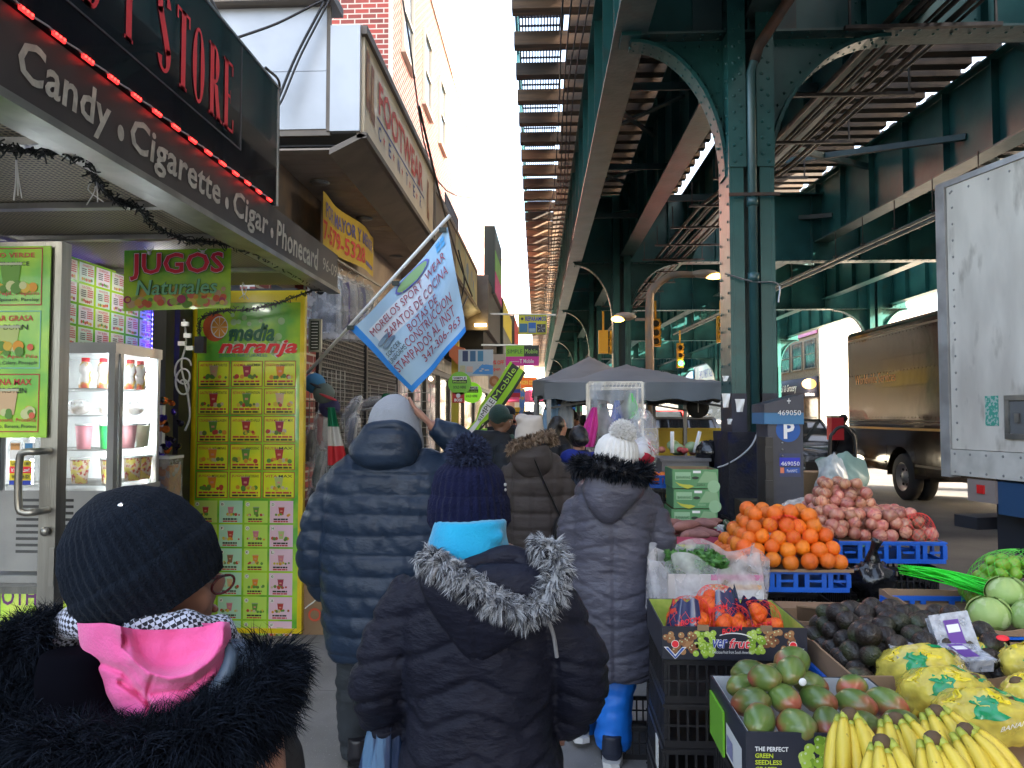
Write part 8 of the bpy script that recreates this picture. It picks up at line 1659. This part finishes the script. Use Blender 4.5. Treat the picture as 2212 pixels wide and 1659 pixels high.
# mandarins in bags inside the carton
foil = mat('bag_print_navy',(.025,.03,.10),.25,0,(.6,.05,.03),26,sharp=(.60,.63),coat=.4)
for i, (x, y, z, l) in enumerate(((.52,2.9,.9,'orange net bag of mandarins with dark blue label at the left of the carton'),(.63,2.96,.93,'topmost net bag of mandarins in the carton'),(.66,2.87,.88,'net bag of mandarins at the front centre of the carton'),(.78,2.93,.88,'net bag of mandarins at the right of the carton'))):
    t = thing('mandarin_bag',(x,y,z-.06),l,'bag')
    for k in range(13): a, b = rnd(0,6.28), rnd(.0,1); o = Md.copy(); COL.objects.link(o); o.name = 'mandarin'; o.parent = t; o.location = V3((cos(a)*.065*sqrt(b),sin(a)*.06*sqrt(b),.03+rnd(0,.08)*(1-b*.5))); o.rotation_euler = rr()
    mb = MB(foil); mb.smooth = True; s0 = i*1.3
    mb.grid(lambda s,tt_: V3((x+cos(s0+s*1.9+pi)*.092*(1-.3*tt_),y+sin(s0+s*1.9+pi)*.085*(1-.3*tt_),z-.03+.1*tt_+.008*sin(s*17)))+V3((0,0,.02*s)),14,8); mb.build('bag_label',t)
    mb = MB(); q = Pl((x-.05,y-.093,z-.0),(1,0,.25),(0,0,1),mb); q.text('BOOM',0,0,.07,.02,redp,.002,off=.02); mb.build('lettering',t)
    mb = MB(rednet)
    for k in range(16):
        for s in (1,-1): mb.tube([V3((x+cos(2*pi*k/16+s*q_)*.09*cos(q_*.8),y+sin(2*pi*k/16+s*q_)*.085*cos(q_*.8),z-.05+.13*sin(q_))) for q_ in [i_*.19 for i_ in range(9)]],.0008,3,cap=False)
    mb.build('net',t)
# bananas
ban = mat('banana_peel',(.80,.56,.04),.4,0,(.70,.54,.07),7,bump=.05,bs=60,col3=(.16,.08,.02),ns3=55,m3=.75,sh3=(.69,.73)); bang = mat('banana_green_neck',(.38,.42,.05),.45); bant = mat('banana_tip',(.10,.06,.03),.8)
def banana_pts(p0, az, L_, up, curl):
    """arc from the crown outward and down"""
    pts = []
    for i in range(9):
        t = i/8; a = up-curl*t; r_ = 0
        pts.append((t,a))
    p = V3(p0); out = [p.copy()]; h = V3((cos(az),sin(az),0))
    for i in range(8): a = up-curl*(i+.5)/8; p = p+(h*cos(a)+V3((0,0,1))*sin(a))*L_/8; out.append(p.copy())
    return out
def bunch(c, az, n, lab, spread=.9, L_=.2, up=-.2, curl=1.0, m=ban, grp=None, par=None, tip=True):
    t = thing('banana_bunch',c,lab,'bananas',grp) if par is None else par
    for i in range(n):
        a = az+(i-(n-1)/2)*spread/n; row = i % 2; mb = MB(m); mb.smooth = True
        p = V3(c)+V3((cos(a+pi/2)*(i-(n-1)/2)*.012,sin(a+pi/2)*(i-(n-1)/2)*.012,.012*row)); pts = banana_pts(p,a,L_*rnd(.92,1.05),up+.1*row,curl)
        mb.use(bang).tube(pts[:2],[.008,.010],8); mb.use(m).tube(pts[1:],[.009,.015,.0168,.0168,.0145,.007],6,sub=2); mb.use(bant).tube([pts[-1],pts[-1]+(pts[-1]-pts[-2]).normalized()*.01],[.007,.005],6)
        mb.build('banana',t)
    mb = MB(bant); mb.smooth = True; mb.ball(V3(c)+V3((0,0,.008)),(.02,.016,.018),10,6); mb.build('crown',t); return t
tb = thing('stall_board',(1.35,1.7,.765),'pale board under the loose banana bunches','board'); MB(card).box(.93,2.2,1.45,2.42,.765,.775).build('board_sheet',tb)
for (u,v,Y,az,n,l) in ((1835,1552,1.86,-1.75,5,'large loose banana bunch at the left front of the stall'),(1905,1612,1.68,-1.8,4,'low banana bunch in front of the left one'),(1935,1562,1.86,-1.55,6,'loose banana bunch second from the left'),(2022,1545,1.92,-1.35,6,'tall banana bunch with a bent dark crown in the middle'),(2015,1605,1.7,-1.5,5,'banana bunch low in the middle with its crown near the bottom edge'),(2085,1585,1.84,-1.1,6,'loose banana bunch at the right end of the front row')):
    p = P(u,v,Y); bunch(p,az,n,l,1.0,.172,-.5,.85)
pf = glassy('banana_bag_film',(.92,.74,.12),.5,.08,1,14)
gpr, ypr = mat('bag_print_green',(.01,.28,.09),.25,coat=.3), mat('bag_print_yellow',(.78,.6,.02),.25,coat=.3)
for i,(u,v,Y,az,l) in enumerate(((2030,1445,2.5,2.6,'bagged bananas with green and yellow print at the left back of the bag heap'),(2135,1425,2.65,1.2,'bagged bananas with red tag at the top back of the heap'),(2085,1500,2.3,2.4,'bagged bananas in the middle of the heap'),(2215,1440,2.5,.6,'bagged bananas at the right edge of the picture, upper'),(2170,1555,2.1,2.2,'bagged bananas with big green lettering at the front of the heap'),(2225,1510,2.2,.3,'bagged bananas at the right edge of the picture, lower'))):
    c = P(u,v,Y); t = thing('banana_bag',c-V3((0,0,.08)),l,'bag','bagged bananas on the stall'); bunch(c+V3((.07*cos(az+pi)*.5,0,.035)),az+pi*.0,5,'',1.0,.2,-.2,.8,par=t)
    Mx = Matrix.Rotation(az,3,'Z') @ Matrix.Rotation(.25,3,'Y'); sh_ = lambda p: 1+.16*noise.noise(p*2.2+c)+.10*abs(noise.noise(p*5+c))+.05*noise.noise(p*11+c)
    mb = MB(pf); mb.smooth = True; mb.ball(c+Mx@V3((.06,0,0)),(.13,.085,.075),26,18,Mx,f=sh_); mb.build('clear_film',t)
    def patch(a0,a1,t0,t1,m,nm,k_=1.015):
        mb = MB(m); mb.smooth = True
        def f(s,q_):
            th, ph = t0+(t1-t0)*q_+.07*noise.noise(V3((s*4,q_*3,a0)))*2, a0+(a1-a0)*s+.12*noise.noise(V3((q_*4,s*2,t0)))*2; p = V3((sin(th)*cos(ph),sin(th)*sin(ph),cos(th))); p = p*sh_(p)*k_; return c+Mx@V3((.06,0,0))+Mx@V3((p.x*.13,p.y*.085,p.z*.075))
        mb.grid(f,10,8); mb.build(nm,t)
    ph0 = -az-pi/2
    patch(ph0-.7,ph0-.1,.5,1.35,gpr,'green_print'); patch(ph0-.1,ph0+.25,.35,.95,ypr,'yellow_print'); patch(ph0+.75,ph0+1.05,.3,1.1,gpr,'green_print'); patch(ph0-1.5,ph0-1.1,.3,.9,ypr,'yellow_print')
    q0 = c+V3((-.08,-.11,.02)); mb = MB(); Pl(q0,(1,0,.3),(0,-.5,1),mb).text('BANANAS',0,0,.09,.018,whitep,.012,off=.02); mb.build('lettering',t)
    if i == 1: mb = MB(redp); mb.smooth = True; mb.ball(c+V3((.02,-.05,.085)),(.022,.004,.012),10,6,Matrix.Rotation(-.9,3,'X')); mb.build('red_tag',t)
# limes, cabbages, green bags
crate_mesh('blue_crate',.78,.70,.11,cblue,True,(2.02,3.57,.655),R(0),'bright blue crate at the right under the cabbages and limes','crate')
tray('cardboard_tray',1.64,2.4,3.22,3.95,.72,.07,'brown cardboard tray holding limes and cabbages at the right edge')
for p in pile(1.99,2.46,3.60,3.92,.76,.031,5,.7): fruit('lime',Lm,p,rnd(.9,1.1),rr(),'green lime in the green net bag','lime','limes in the green net bag')
net('net_bag',(2.22,3.76,.76),.25,.19,.26,mat('green_net',(.1,.55,.05),.5),'green netting around the heap of limes',22)
cabm = mat('cabbage_leaf',(.38,.50,.16),.5,0,(.24,.40,.10),6,bump=.7,bs=14,col3=(.5,.58,.3),ns3=14,m3=.6,sh3=(.55,.6))
for i,(x,y,z,r,l) in enumerate(((1.88,3.42,.80,.085,'round pale cabbage at the front of the tray'),(2.03,3.36,.80,.085,'cabbage beside the potato bag'),(2.01,3.52,.87,.08,'cabbage on top below the limes'),(2.16,3.45,.85,.085,'cabbage cut off by the right edge'),(2.26,3.35,.8,.08,'cabbage furthest right at the front'))):
    t = thing('cabbage',(x,y,z-r*.8),l,'cabbage'); mb = MB(cabm); mb.smooth = True; mb.ball((x,y,z),(r,r,r*.85),22,16,f=lambda p: 1+.03*noise.noise(p*3+V3((x*9,0,0)))); mb.build('head',t)
    mb = MB(cabm); mb.smooth = True
    for k in range(3): a = k*2.1+i; mb.grid(lambda s,q_: V3((x,y,z))+V3((cos(a+(s-.5)*1.7)*sin(.4+q_*1.6)*r*1.07,sin(a+(s-.5)*1.7)*sin(.4+q_*1.6)*r*1.07,cos(.4+q_*1.6)*r*.92+.004*sin(s*20))),10,8)
    mb.build('leaf',t)
mb = MB(mat('neon_green_plastic',(.03,.75,.03),.4,0,(.02,.6,.02),9)); mb.smooth = True
for i in range(34):
    a0 = V3((1.78,4.0,.87))+V3((rnd(-.02,.02),rnd(-.02,.02),rnd(-.015,.03))); b0 = V3((2.02,3.62,.84))+V3((rnd(-.09,.09),rnd(-.05,.05),rnd(-.02,.03))); mb.tube([a0,a0.lerp(b0,.4)+V3((rnd(-.02,.02),0,rnd(0,.03))),a0.lerp(b0,.75)+V3((rnd(-.02,.02),0,rnd(0,.02))),b0],[.006,.008,.007,.002],5,sub=3,flat=.5)
props(mb.build('green_plastic_bundle'),'bundle of neon green plastic strips lying in front of the limes','plastic bundle')
pbm = glassy('potato_bag',(.65,.62,.58),.5,.15,.8,20); t = thing('potato_bag',(2.06,3.28,.79),'clear bag of pale potatoes at the right edge','bag'); mb = MB(mat('potato',(.35,.24,.15),.7,0,(.28,.18,.11),9)); mb.smooth = True
for i in range(9): mb.ball((2.22+rnd(-.08,.08),3.24+rnd(-.04,.04),.82+rnd(-.02,.04)),(.03,.025,.025),9,6)
mb.build('potatoes',t); mb = MB(pbm); mb.smooth = True; mb.ball((2.06,3.24,.83),(.12,.075,.07),18,12,f=lambda p: 1+.12*noise.noise(p*4)); mb.build('clear_film',t)
# herb box in plastic
def arth(q,w,h):
    q.rect(0,0,w,h,paint((.55,.5,.48)),.001).rect(w*.45,0,w,h*.3,paint((.5,.04,.22)),.002).rect(w*.45,h*.32,w,h*.62,whitep,.002).rect(w*.45,h*.62,w*.98,h*.75,paint((.65,.3,.03)),.002).rect(w*.45,h*.85,w,h,paint((.5,.04,.22)),.002).disc(w*.6,h*.8,.018,card,.003,n=12)
hb = carton('herb_box',.52,.93,3.42,3.78,.79,.17,mat('carton_pale',(.5,.45,.42),.6),'pink white and yellow box of green herbs wrapped in clear plastic',card,art=arth)
leafm = mat('herb_leaf',(.05,.16,.03),.6,0,(.09,.25,.05),20); mb = MB(leafm)
for i in range(1500):
    p = V3((rnd(.55,.80),rnd(3.46,3.75),.95+rnd(-.03,.06))); d = V3((rnd(-1,1),rnd(-1,1),rnd(-.3,1))).normalized()*.018; s_ = d.cross(V3((rnd(-1,1),rnd(-1,1),rnd(-1,1)))).normalized()*.008; mb.add([p-d,p+s_,p+d,p-s_],[(0,1,2,3)])
props(mb.build('herb_bunch'),'bunch of leafy green herbs in the plastic lined box','herbs')
mb = MB(glassy('liner_plastic',(.78,.76,.78),.66,.12,1,12)); mb.smooth = True; mb.grid(lambda s,t_: V3((.72+cos(2*pi*s)*(.25+.03*sin(9*s*6.28+t_*3)),3.58+sin(2*pi*s)*(.23+.02*sin(7*s*6.28)),.76+.27*t_+.03*sin(s*31)*t_)),70,12); props(mb.build('plastic_liner'),'crumpled clear plastic liner around the herb box','plastic')
# sweet potatoes, cucumbers
tray('cardboard_tray',.68,1.08,4.7,5.05,.88,.04,'low tray of sweet potatoes behind the herb box',mat('pink_tray',(.4,.06,.12),.6))
sp_ = mk('sweet_potato',mat('sweet_potato_skin',(.20,.085,.075),.7,0,(.28,.13,.11),9,bump=.4,bs=60),lambda p: 1+.15*noise.noise(p*2),(.035,.033,.1))
for i in range(12): fruit('sweet_potato',sp_,V3((rnd(.74,1.04),rnd(4.74,5.0),.93+.04*(i//6))),rnd(.8,1.1),(pi/2+rnd(-.2,.2),rnd(-.2,.2),rnd(.8,2.2)),'dusty purple brown sweet potato in the low tray','sweet potato','sweet potatoes in the low tray')
tray('cardboard_tray',1.12,1.5,4.9,5.25,.88,.04,'white tray of cucumbers behind the oranges',mat('carton_inside_white')); stack(1.3,5.1,5,'black slatted crate in the stack under the cucumbers',z0=.09)
cu_ = mk('cucumber',mat('cucumber_skin',(.015,.045,.02),.35,0,(.03,.08,.03),9,coat=.3),lambda p: 1,(.024,.024,.10))
for i in range(12): fruit('cucumber',cu_,V3((1.14+.03*(i%7)+rnd(-.01,.01),5.0+rnd(-.05,.08),.93+.035*(i//7))),rnd(.85,1.05),(pi/2+rnd(-.1,.1),0,rnd(-.5,.5)),'dark green cucumber in the white tray','cucumber','cucumbers in the white tray')
# cardboard flaps behind the avocados
t = thing('open_carton',(1.3,3.5,.6),'open brown carton with raised flaps behind the avocados','box'); mb = MB(card).box(1.08,1.6,3.45,3.46,.62,.72).box(1.08,1.09,3.461,3.8,.62,.72).box(1.59,1.6,3.461,3.8,.62,.72).box(1.08,1.6,3.8,3.81,.62,.72); mb.build('carton_body',t)
for a in (((1.08,3.44,.72),(1.3,3.44,.72),(1.26,3.34,.82),(1.05,3.36,.84)),((1.33,3.44,.72),(1.6,3.44,.72),(1.58,3.32,.78),(1.38,3.3,.78)),((1.08,3.8,.72),(1.6,3.8,.72),(1.56,3.88,.73),(1.1,3.9,.73))): MB(card).prism(a,(0,0,.006)).build('flap',t)
stack(1.34,3.62,4,'black slatted crate in the stack under the open carton')
# black bag hanging
bb = MB(mat('black_bin_bag',(.008,.008,.01),.22,bump=1,bs=16,coat=.3)); bb.smooth = True; c = P(1885,1250,4.35); bb.ball(c,(.12,.09,.12),22,16,f=lambda p: (1+.35*noise.noise(p*3))*(1-.25*max(0,p.z))); bb.tube([c+V3((0,0,.08)),c+V3((0,-.02,.16)),c+V3((.02,-.03,.22))],[.05,.02,.03],10,sub=3); props(bb.build('black_plastic_bag'),'shiny knotted black plastic bag hanging between the orange and onion crates','bag')
# green banana boxes
def artb(q,w,h):
    q.rect(.02,h*.45,w*.4,h*.85,paint((.3,.5,.3)),.001).rect(w*.45,h*.8,w*.62,h*.93,whitep,.0016).poly([(w*.55,h*.3),(w*.7,h*.9),(w*.95,h*.85),(w,h*.3)],paint((.25,.42,.22)),.001).disc(w*.9,h*.1,.05,paint((.3,.5,.28)),.0012,n=14).disc(w*.5,h*.55,.028,blki,.002,.012)
    for k in range(4): q.poly([(.02+.01*k,h*.35-.01*k),(.06+.02*k,h*.12-.008*k),(.1+.02*k,h*.08),(.11+.02*k,h*.12),(.07+.02*k,h*.2)],paint((.5,.5,.05)),.0015+.0002*k)
gbm = mat('carton_green',(.10,.27,.11),.6,0,(.12,.31,.13),4)
bl3 = ['topmost green banana carton of the stack beside the column, open','second green banana carton from the top with a dark hand hole','third green banana carton down the stack','green banana carton fourth down in the stack','green banana carton fifth down in the stack','green banana carton at the foot of the stack by the column']
for k in range(7):
    z = 1.075-.158*k; x = .985+rnd(-.01,.01)
    if z < -.05: break
    t = carton('banana_carton',x,x+.36,6.2,6.6,max(0,z),.15,gbm,bl3[min(k,5)] if k < 6 else 'lowest green banana carton resting on the sidewalk',card_in,art=artb); mb = MB(); Pl((x,6.2,max(0,z)),(1,0,0),(0,0,1),mb).text('BANANAS',.03,.075,.11,.022,paint((.03,.14,.04)),.003,off=.02).text('2251' if k == 0 else 'BANANAS',.19,.02,.06,.018,blki if k == 0 else paint((.3,.5,.3)),.003); mb.build('lettering',t)
carton('banana_carton',.62,.95,6.25,6.6,.66,.15,gbm,'lone green carton left of the banana carton stack',card_in); stack(.8,6.42,4,'black slatted crate under the lone green carton')
crate_mesh('blue_crate',.5,.4,.11,cblue,True,(.86,7.0,1.02),0,'small blue crate of oranges left of the green cartons','crate')
for i in range(7): fruit('orange',Og,V3((.88+.07*(i%4),6.9+.07*(i//4),1.09+.02*(i//4))),1,rr(),'orange in the small blue crate left of the green cartons','orange','oranges in the small blue crate')
stack(.86,7.0,6,'black slatted crate under the small blue orange crate',z0=.07)
# further stall
fs = thing('stall_table',(1.35,8.6,0),'dark cloth covered table of vegetables in plastic beyond the green cartons','table'); MB(cloth('stall_cloth',(.03,.03,.035),.8)).box(.95,2.6,8.3,9.6,.9,1.16).build('table_cover',fs)
for x in (1.0,2.5): MB(alu).box(x-.02,x+.02,8.35,8.39,0,.899).build('leg',fs)
gb = thing('grey_bin',(1.42,7.9,.9),'grey plastic bin on the vegetable table','bin'); MB(mat('grey_bin_plastic',(.14,.14,.15),.5)).box(1.12,1.58,7.7,8.2,.92,1.2).box(1.1,1.6,7.68,8.22,1.201,1.23).build('bin_body',gb); stack(1.35,7.95,6,'black slatted crate under the grey bin',z0=-.03)
vg = [(mat('veg_pale',(.38,.5,.28),.4,0,(.28,.42,.2),8),.075,'pale cabbage wrapped in film on the far table','wrapped cabbages on the far table'),(mat('veg_red',(.5,.08,.08),.4),.04,'red vegetable in plastic on the far table','red vegetables on the far table'),(mat('veg_salmon',(.6,.22,.15),.4),.045,'salmon coloured bagged vegetable on the far table','salmon coloured bags on the far table')]
for i in range(40):
    m, r_, l, g_ = vg[(0,1,2,0,2)[i % 5]]; x = 1.0+rnd(0,1.5); mb = MB(m); mb.smooth = True; mb.ball((x,rnd(8.3,9.0),1.2+r_*.7+rnd(0,.06)),(r_,r_,r_*.8),12,8,f=lambda p: 1+.1*noise.noise(p*3+V3((i,0,0)))); props(mb.build('vegetable'),l,'vegetable',g_)
bb = MB(MATS['black_bin_bag']); bb.smooth = True; bb.ball((1.62,7.85,1.27),(.14,.1,.13),18,12,f=lambda p: 1+.3*noise.noise(p*3)); props(bb.build('black_plastic_bag'),'black bin bag slumped beside the grey bin','bag')
for u, l in ((1452,'white paper roll standing on the far table, left'),(1500,'white paper roll leaning on the far table, right')):
    a = P(u,978,8.0); mb = MB(whitep); mb.smooth = True; mb.tube([a,P(u+(0 if u < 1460 else 12),932,8.0)],.02,12); props(mb.build('paper_roll'),l,'roll')
sc_ = MB(mat('scale_dark',(.03,.03,.03),.5)); sc_.smooth = True; c = P(1508,880,9.2); sc_.prism([c+V3((cos(k*pi/10)*.13,0,sin(k*pi/10)*.13)) for k in range(20)],(0,.06,0)); sc_.use(whitep).box(c.x-.004,c.x+.004,c.y-.01,c.y-.002,c.z-.06,c.z+.08); props(sc_.build('hanging_scale'),'round dark hanging scale under the grey tent','scale')
# ---- parking meter
PM = thing('parking_meter',(P(1692,900,6.4).x,6.5,0),'dark grey parking pay station with blue round letter p sign and slanted top','parking meter')
pmb = mat('meter_dark_grey',(.032,.036,.055),.4,0,(.04,.044,.065),4,bump=.15,bs=20); a = P(1650,900,6.4).x; b = P(1735,900,6.4).x; zt_ = P(1735,851,6.4).z; zl = P(1650,878,6.4).z
MB(pmb).box(a+.03,b-.004,6.4,6.75,0,zl-.146).build('housing',PM)
MB(pmb).prism([(a,6.38,zl-.05),(b,6.38,zl-.05),(b,6.38,zt_),(a,6.38,zl+.02)],(0,.4,0)).build('slanted_top',PM)
MB(mat('meter_blue_band',(.03,.16,.33),.4)).box(a,b,6.385,6.77,zl-.145,zl-.051).build('blue_band',PM)
MB(blkp).box(a,a+.06,6.36,6.6,zl-1.0,zl-.25).box(a-.01,a+.05,6.34,6.38,zl-.45,zl-.33).box(a-.01,a+.05,6.34,6.38,zl-.75,zl-.6).build('side_unit',PM)
def mt(s,u0,v0,u1,v1,m,nm,off=.01,Y=6.375): p = P(u0,v1,Y); q_ = P(u1,v0,Y); mb = MB(); Pl((p.x,Y,p.z),(1,0,0),(0,0,1),mb).text(s,0,0,q_.x-p.x,q_.z-p.z,m,.002,off=off); mb.build(nm,PM)
mt('469050',1680,886,1730,897,whitep,'lettering_number',0); mt('+',1700,860,1708,872,whitep,'cross_mark',0,6.37)
c = P(1703,929,6.392); mb = MB(); q = Pl((c.x,6.398,c.z),(1,0,0),(0,0,1),mb); q.disc(0,0,.098,paint((.01,.09,.35)),.0,n=36); mb.build('blue_disc',PM); mt('P',1693,911,1716,948,whitep,'lettering_p',.03,6.39)
mb = MB(); p = P(1685,1030,6.39); q = Pl((p.x,6.398,p.z),(1,0,0),(0,0,1),mb); q.rect(0,0,.17,.19,paint((.04,.05,.12)),.0).rect(.0,.09,.165,.155,paint((.02,.03,.45)),.001).rect(.005,.03,.035,.075,paint((.7,.2,.1)),.001).rect(.04,.03,.16,.075,paint((.02,.08,.35)),.001); mb.build('sticker',PM)
mt('469050',1687,997,1727,1006,whitep,'lettering_zone',.0,6.39); mt('ParkNYC',1700,1014,1722,1020,whitep,'lettering_small',0,6.39)
for k in range(3): mb = MB(alu); mb.smooth = True; mb.ball(P(1690,957+k*14,6.395),.009,8,5); mb.build('screw',PM)
# ---- stuff behind the meter
def garbage_tarp():
    t = thing('tarp_pile',(2.55,7.9,-.13),'pale green and white plastic tarp draped over boxes behind the meter','tarp'); mb = MB(); c = P(1795,1020,8.0)
    for k,(m,x_,z_,w_) in enumerate(((mat('tarp_green',(.22,.35,.32),.45,bump=.5,bs=9),0.05,0,.26),(glassy('tarp_white',(.7,.74,.8),.25,.2,1,8),-.1,.0,.15))):
        mb = MB(m); mb.smooth = True; mb.grid(lambda s,q_: V3((c.x+x_+(s-.5)*w_*2*(1-.2*q_)+.03*sin(q_*9+s*5),7.85-.12*k-.15*sin(pi*s)*(.3+q_),c.z+.22-.55*q_-.18*abs(s-.5)+.03*noise.noise(V3((s*6,q_*6,k))))),26,20); mb.build('tarp_sheet',t)
garbage_tarp()
for k,(u,v,Y,w_,h_,m,l) in enumerate(((1770,1050,8.1,.42,.24,card,'brown and navy box under the green tarp'),(1770,1095,8.05,.45,.2,gbm,'green carton under the tarp behind the meter'),(1640,1098,6.9,.3,.16,mat('honey_box',(.05,.045,.03),.6),'dark box with gold lettering between the column and the meter'),(1868,1085,6.3,.14,.32,gbm,'green and white cartons behind the onions'))):
    p = P(u,v,Y); z0 = max(0,p.z-.1); t = thing('carton',(p.x,Y,z0),l,'box'); MB(m).box(p.x-w_/2,p.x+w_/2,Y,Y+.3,z0 if k < 3 else 0.0,z0+h_-(0 if k < 3 else .28)).build('carton_body',t)
    if k == 2: mb = MB(); Pl((p.x-w_/2,Y,z0),(1,0,0),(0,0,1),mb).text('HONEYGLOW',.03,.1,.2,.03,gold,.002,off=.01); mb.build('lettering',t)
    if z0 > .1 and k < 3: stack(p.x,Y+.17,int(z0/.157),'black slatted crate under the boxes behind the meter',z0=z0-.157*int(z0/.157))
pb_ = thing('root_vegetable_bag',P(1740,1115,5.3),'clear bag of ginger roots behind the oranges','bag'); c = P(1745,1098,5.3); mb = MB(mat('ginger_root',(.36,.22,.13),.7)); mb.smooth = True
for i in range(12): mb.ball(c+V3((rnd(-.13,.13),rnd(-.05,.05),rnd(-.04,.04))),(.045,.03,.03),8,6,Matrix.Rotation(rnd(0,3),3,'Y'))
mb.build('roots',pb_); mb = MB(pbm); mb.smooth = True; mb.ball(c,(.19,.1,.075),18,12,f=lambda p: 1+.15*noise.noise(p*4)); mb.build('clear_film',pb_); stack(c.x,5.35,6,'black slatted crate under the ginger bag',z0=0)
HT = thing('hand_truck',(2.9,8.6,-.13),'black hand truck with a curved top handle standing behind the tarp','hand truck'); a = P(1792,975,8.6); b = P(1848,975,8.6); tp = P(1820,922,8.6); mb = MB(blkp); mb.smooth = True
mb.tube([(a.x,8.6,0),(a.x,8.6,a.z),(a.x+.05,8.6,tp.z-.06),(tp.x,8.6,tp.z),(b.x-.05,8.6,tp.z-.06),(b.x,8.6,a.z),(b.x,8.6,0)],.018,10,sub=5); mb.build('frame',HT)
for z in (.3,.7,a.z-.05): MB(blkp).bar((a.x,8.6,z),(b.x,8.6,z),.02,.03).build('cross_bar',HT)
MB(blkp).box(a.x,b.x,8.3,8.58,-.12,-.1).build('toe_plate',HT)
for x in (a.x-.04,b.x+.04): wheel(HT,x,8.68,.0,.12,.05,sx=-1)
mb = MB(mat('white_cord')); mb.smooth = True; mb.tube([P(1640,925,7.1),P(1625,960,7.05),P(1600,985,7.1),P(1570,1003,7.2),P(1550,1010,7.25)],.008,6,sub=6); props(mb.build('tied_cord'),'pale cord tied from the column across its tarred base','cord')
for u,v,w_,h_ in ((1567,812,.06,.05),(1568,850,.08,.13),(1598,862,.09,.12),(1576,905,.05,.05)):
    p = P(u,v,7.26); mb = MB(whitep); mb.smooth = True; mb.grid(lambda s,t_: p+V3(((s-.5)*w_*(1-.4*t_),-.0-.01*sin(s*7+t_*5),-h_*t_)),5,5); props(mb.build('torn_paper'),'torn scrap of white paper stuck to the steel column','paper','paper scraps on the column')
# small litter and fruit stickers
wb = thing('white_carton',(1.9,1.75,.776),'white box with green oval prints at the bottom right corner','box'); mb = MB(whitep).box(1.42,2.3,1.5,1.95,.776,.82); q = Pl((1.42,1.5,.8205),(1,0,0),(0,1,0),mb)
for k in range(9): q.disc(.1+.1*k,.3-.02*k,.05,paint((.15,.35,.3)),.001+.0002*k,.025,n=12)
mb.build('carton_body',wb)
for k,(x,y) in enumerate(((3.2,8.1),(3.6,6.8),(2.9,5.9),(3.9,9.4),(4.4,8.2),(3.4,10.4),(5.1,9.1),(4.0,7.3))):
    mb = MB(whitep).prism([(x,y,-.127),(x+.05,y+.01,-.127),(x+.06,y+.04,-.127),(x+.01,y+.03,-.127)],(0,0,.004)); props(mb.build('litter'),'small pale scrap of litter on the road','litter','litter scraps on the road')

for i,(p,l) in enumerate((((.905,2.075,.80),'round white sticker on the front right mango'),((.70,2.2,.905),'white sticker on the upper mango'),((.68,2.09,.79),'small sticker on a front mango'))):
    mb = MB(whitep); mb.smooth = True; mb.ball(V3(p)+V3((0,-.006,.01)),(.011,.003,.011),12,6); props(mb.build('fruit_sticker'),l,'sticker')
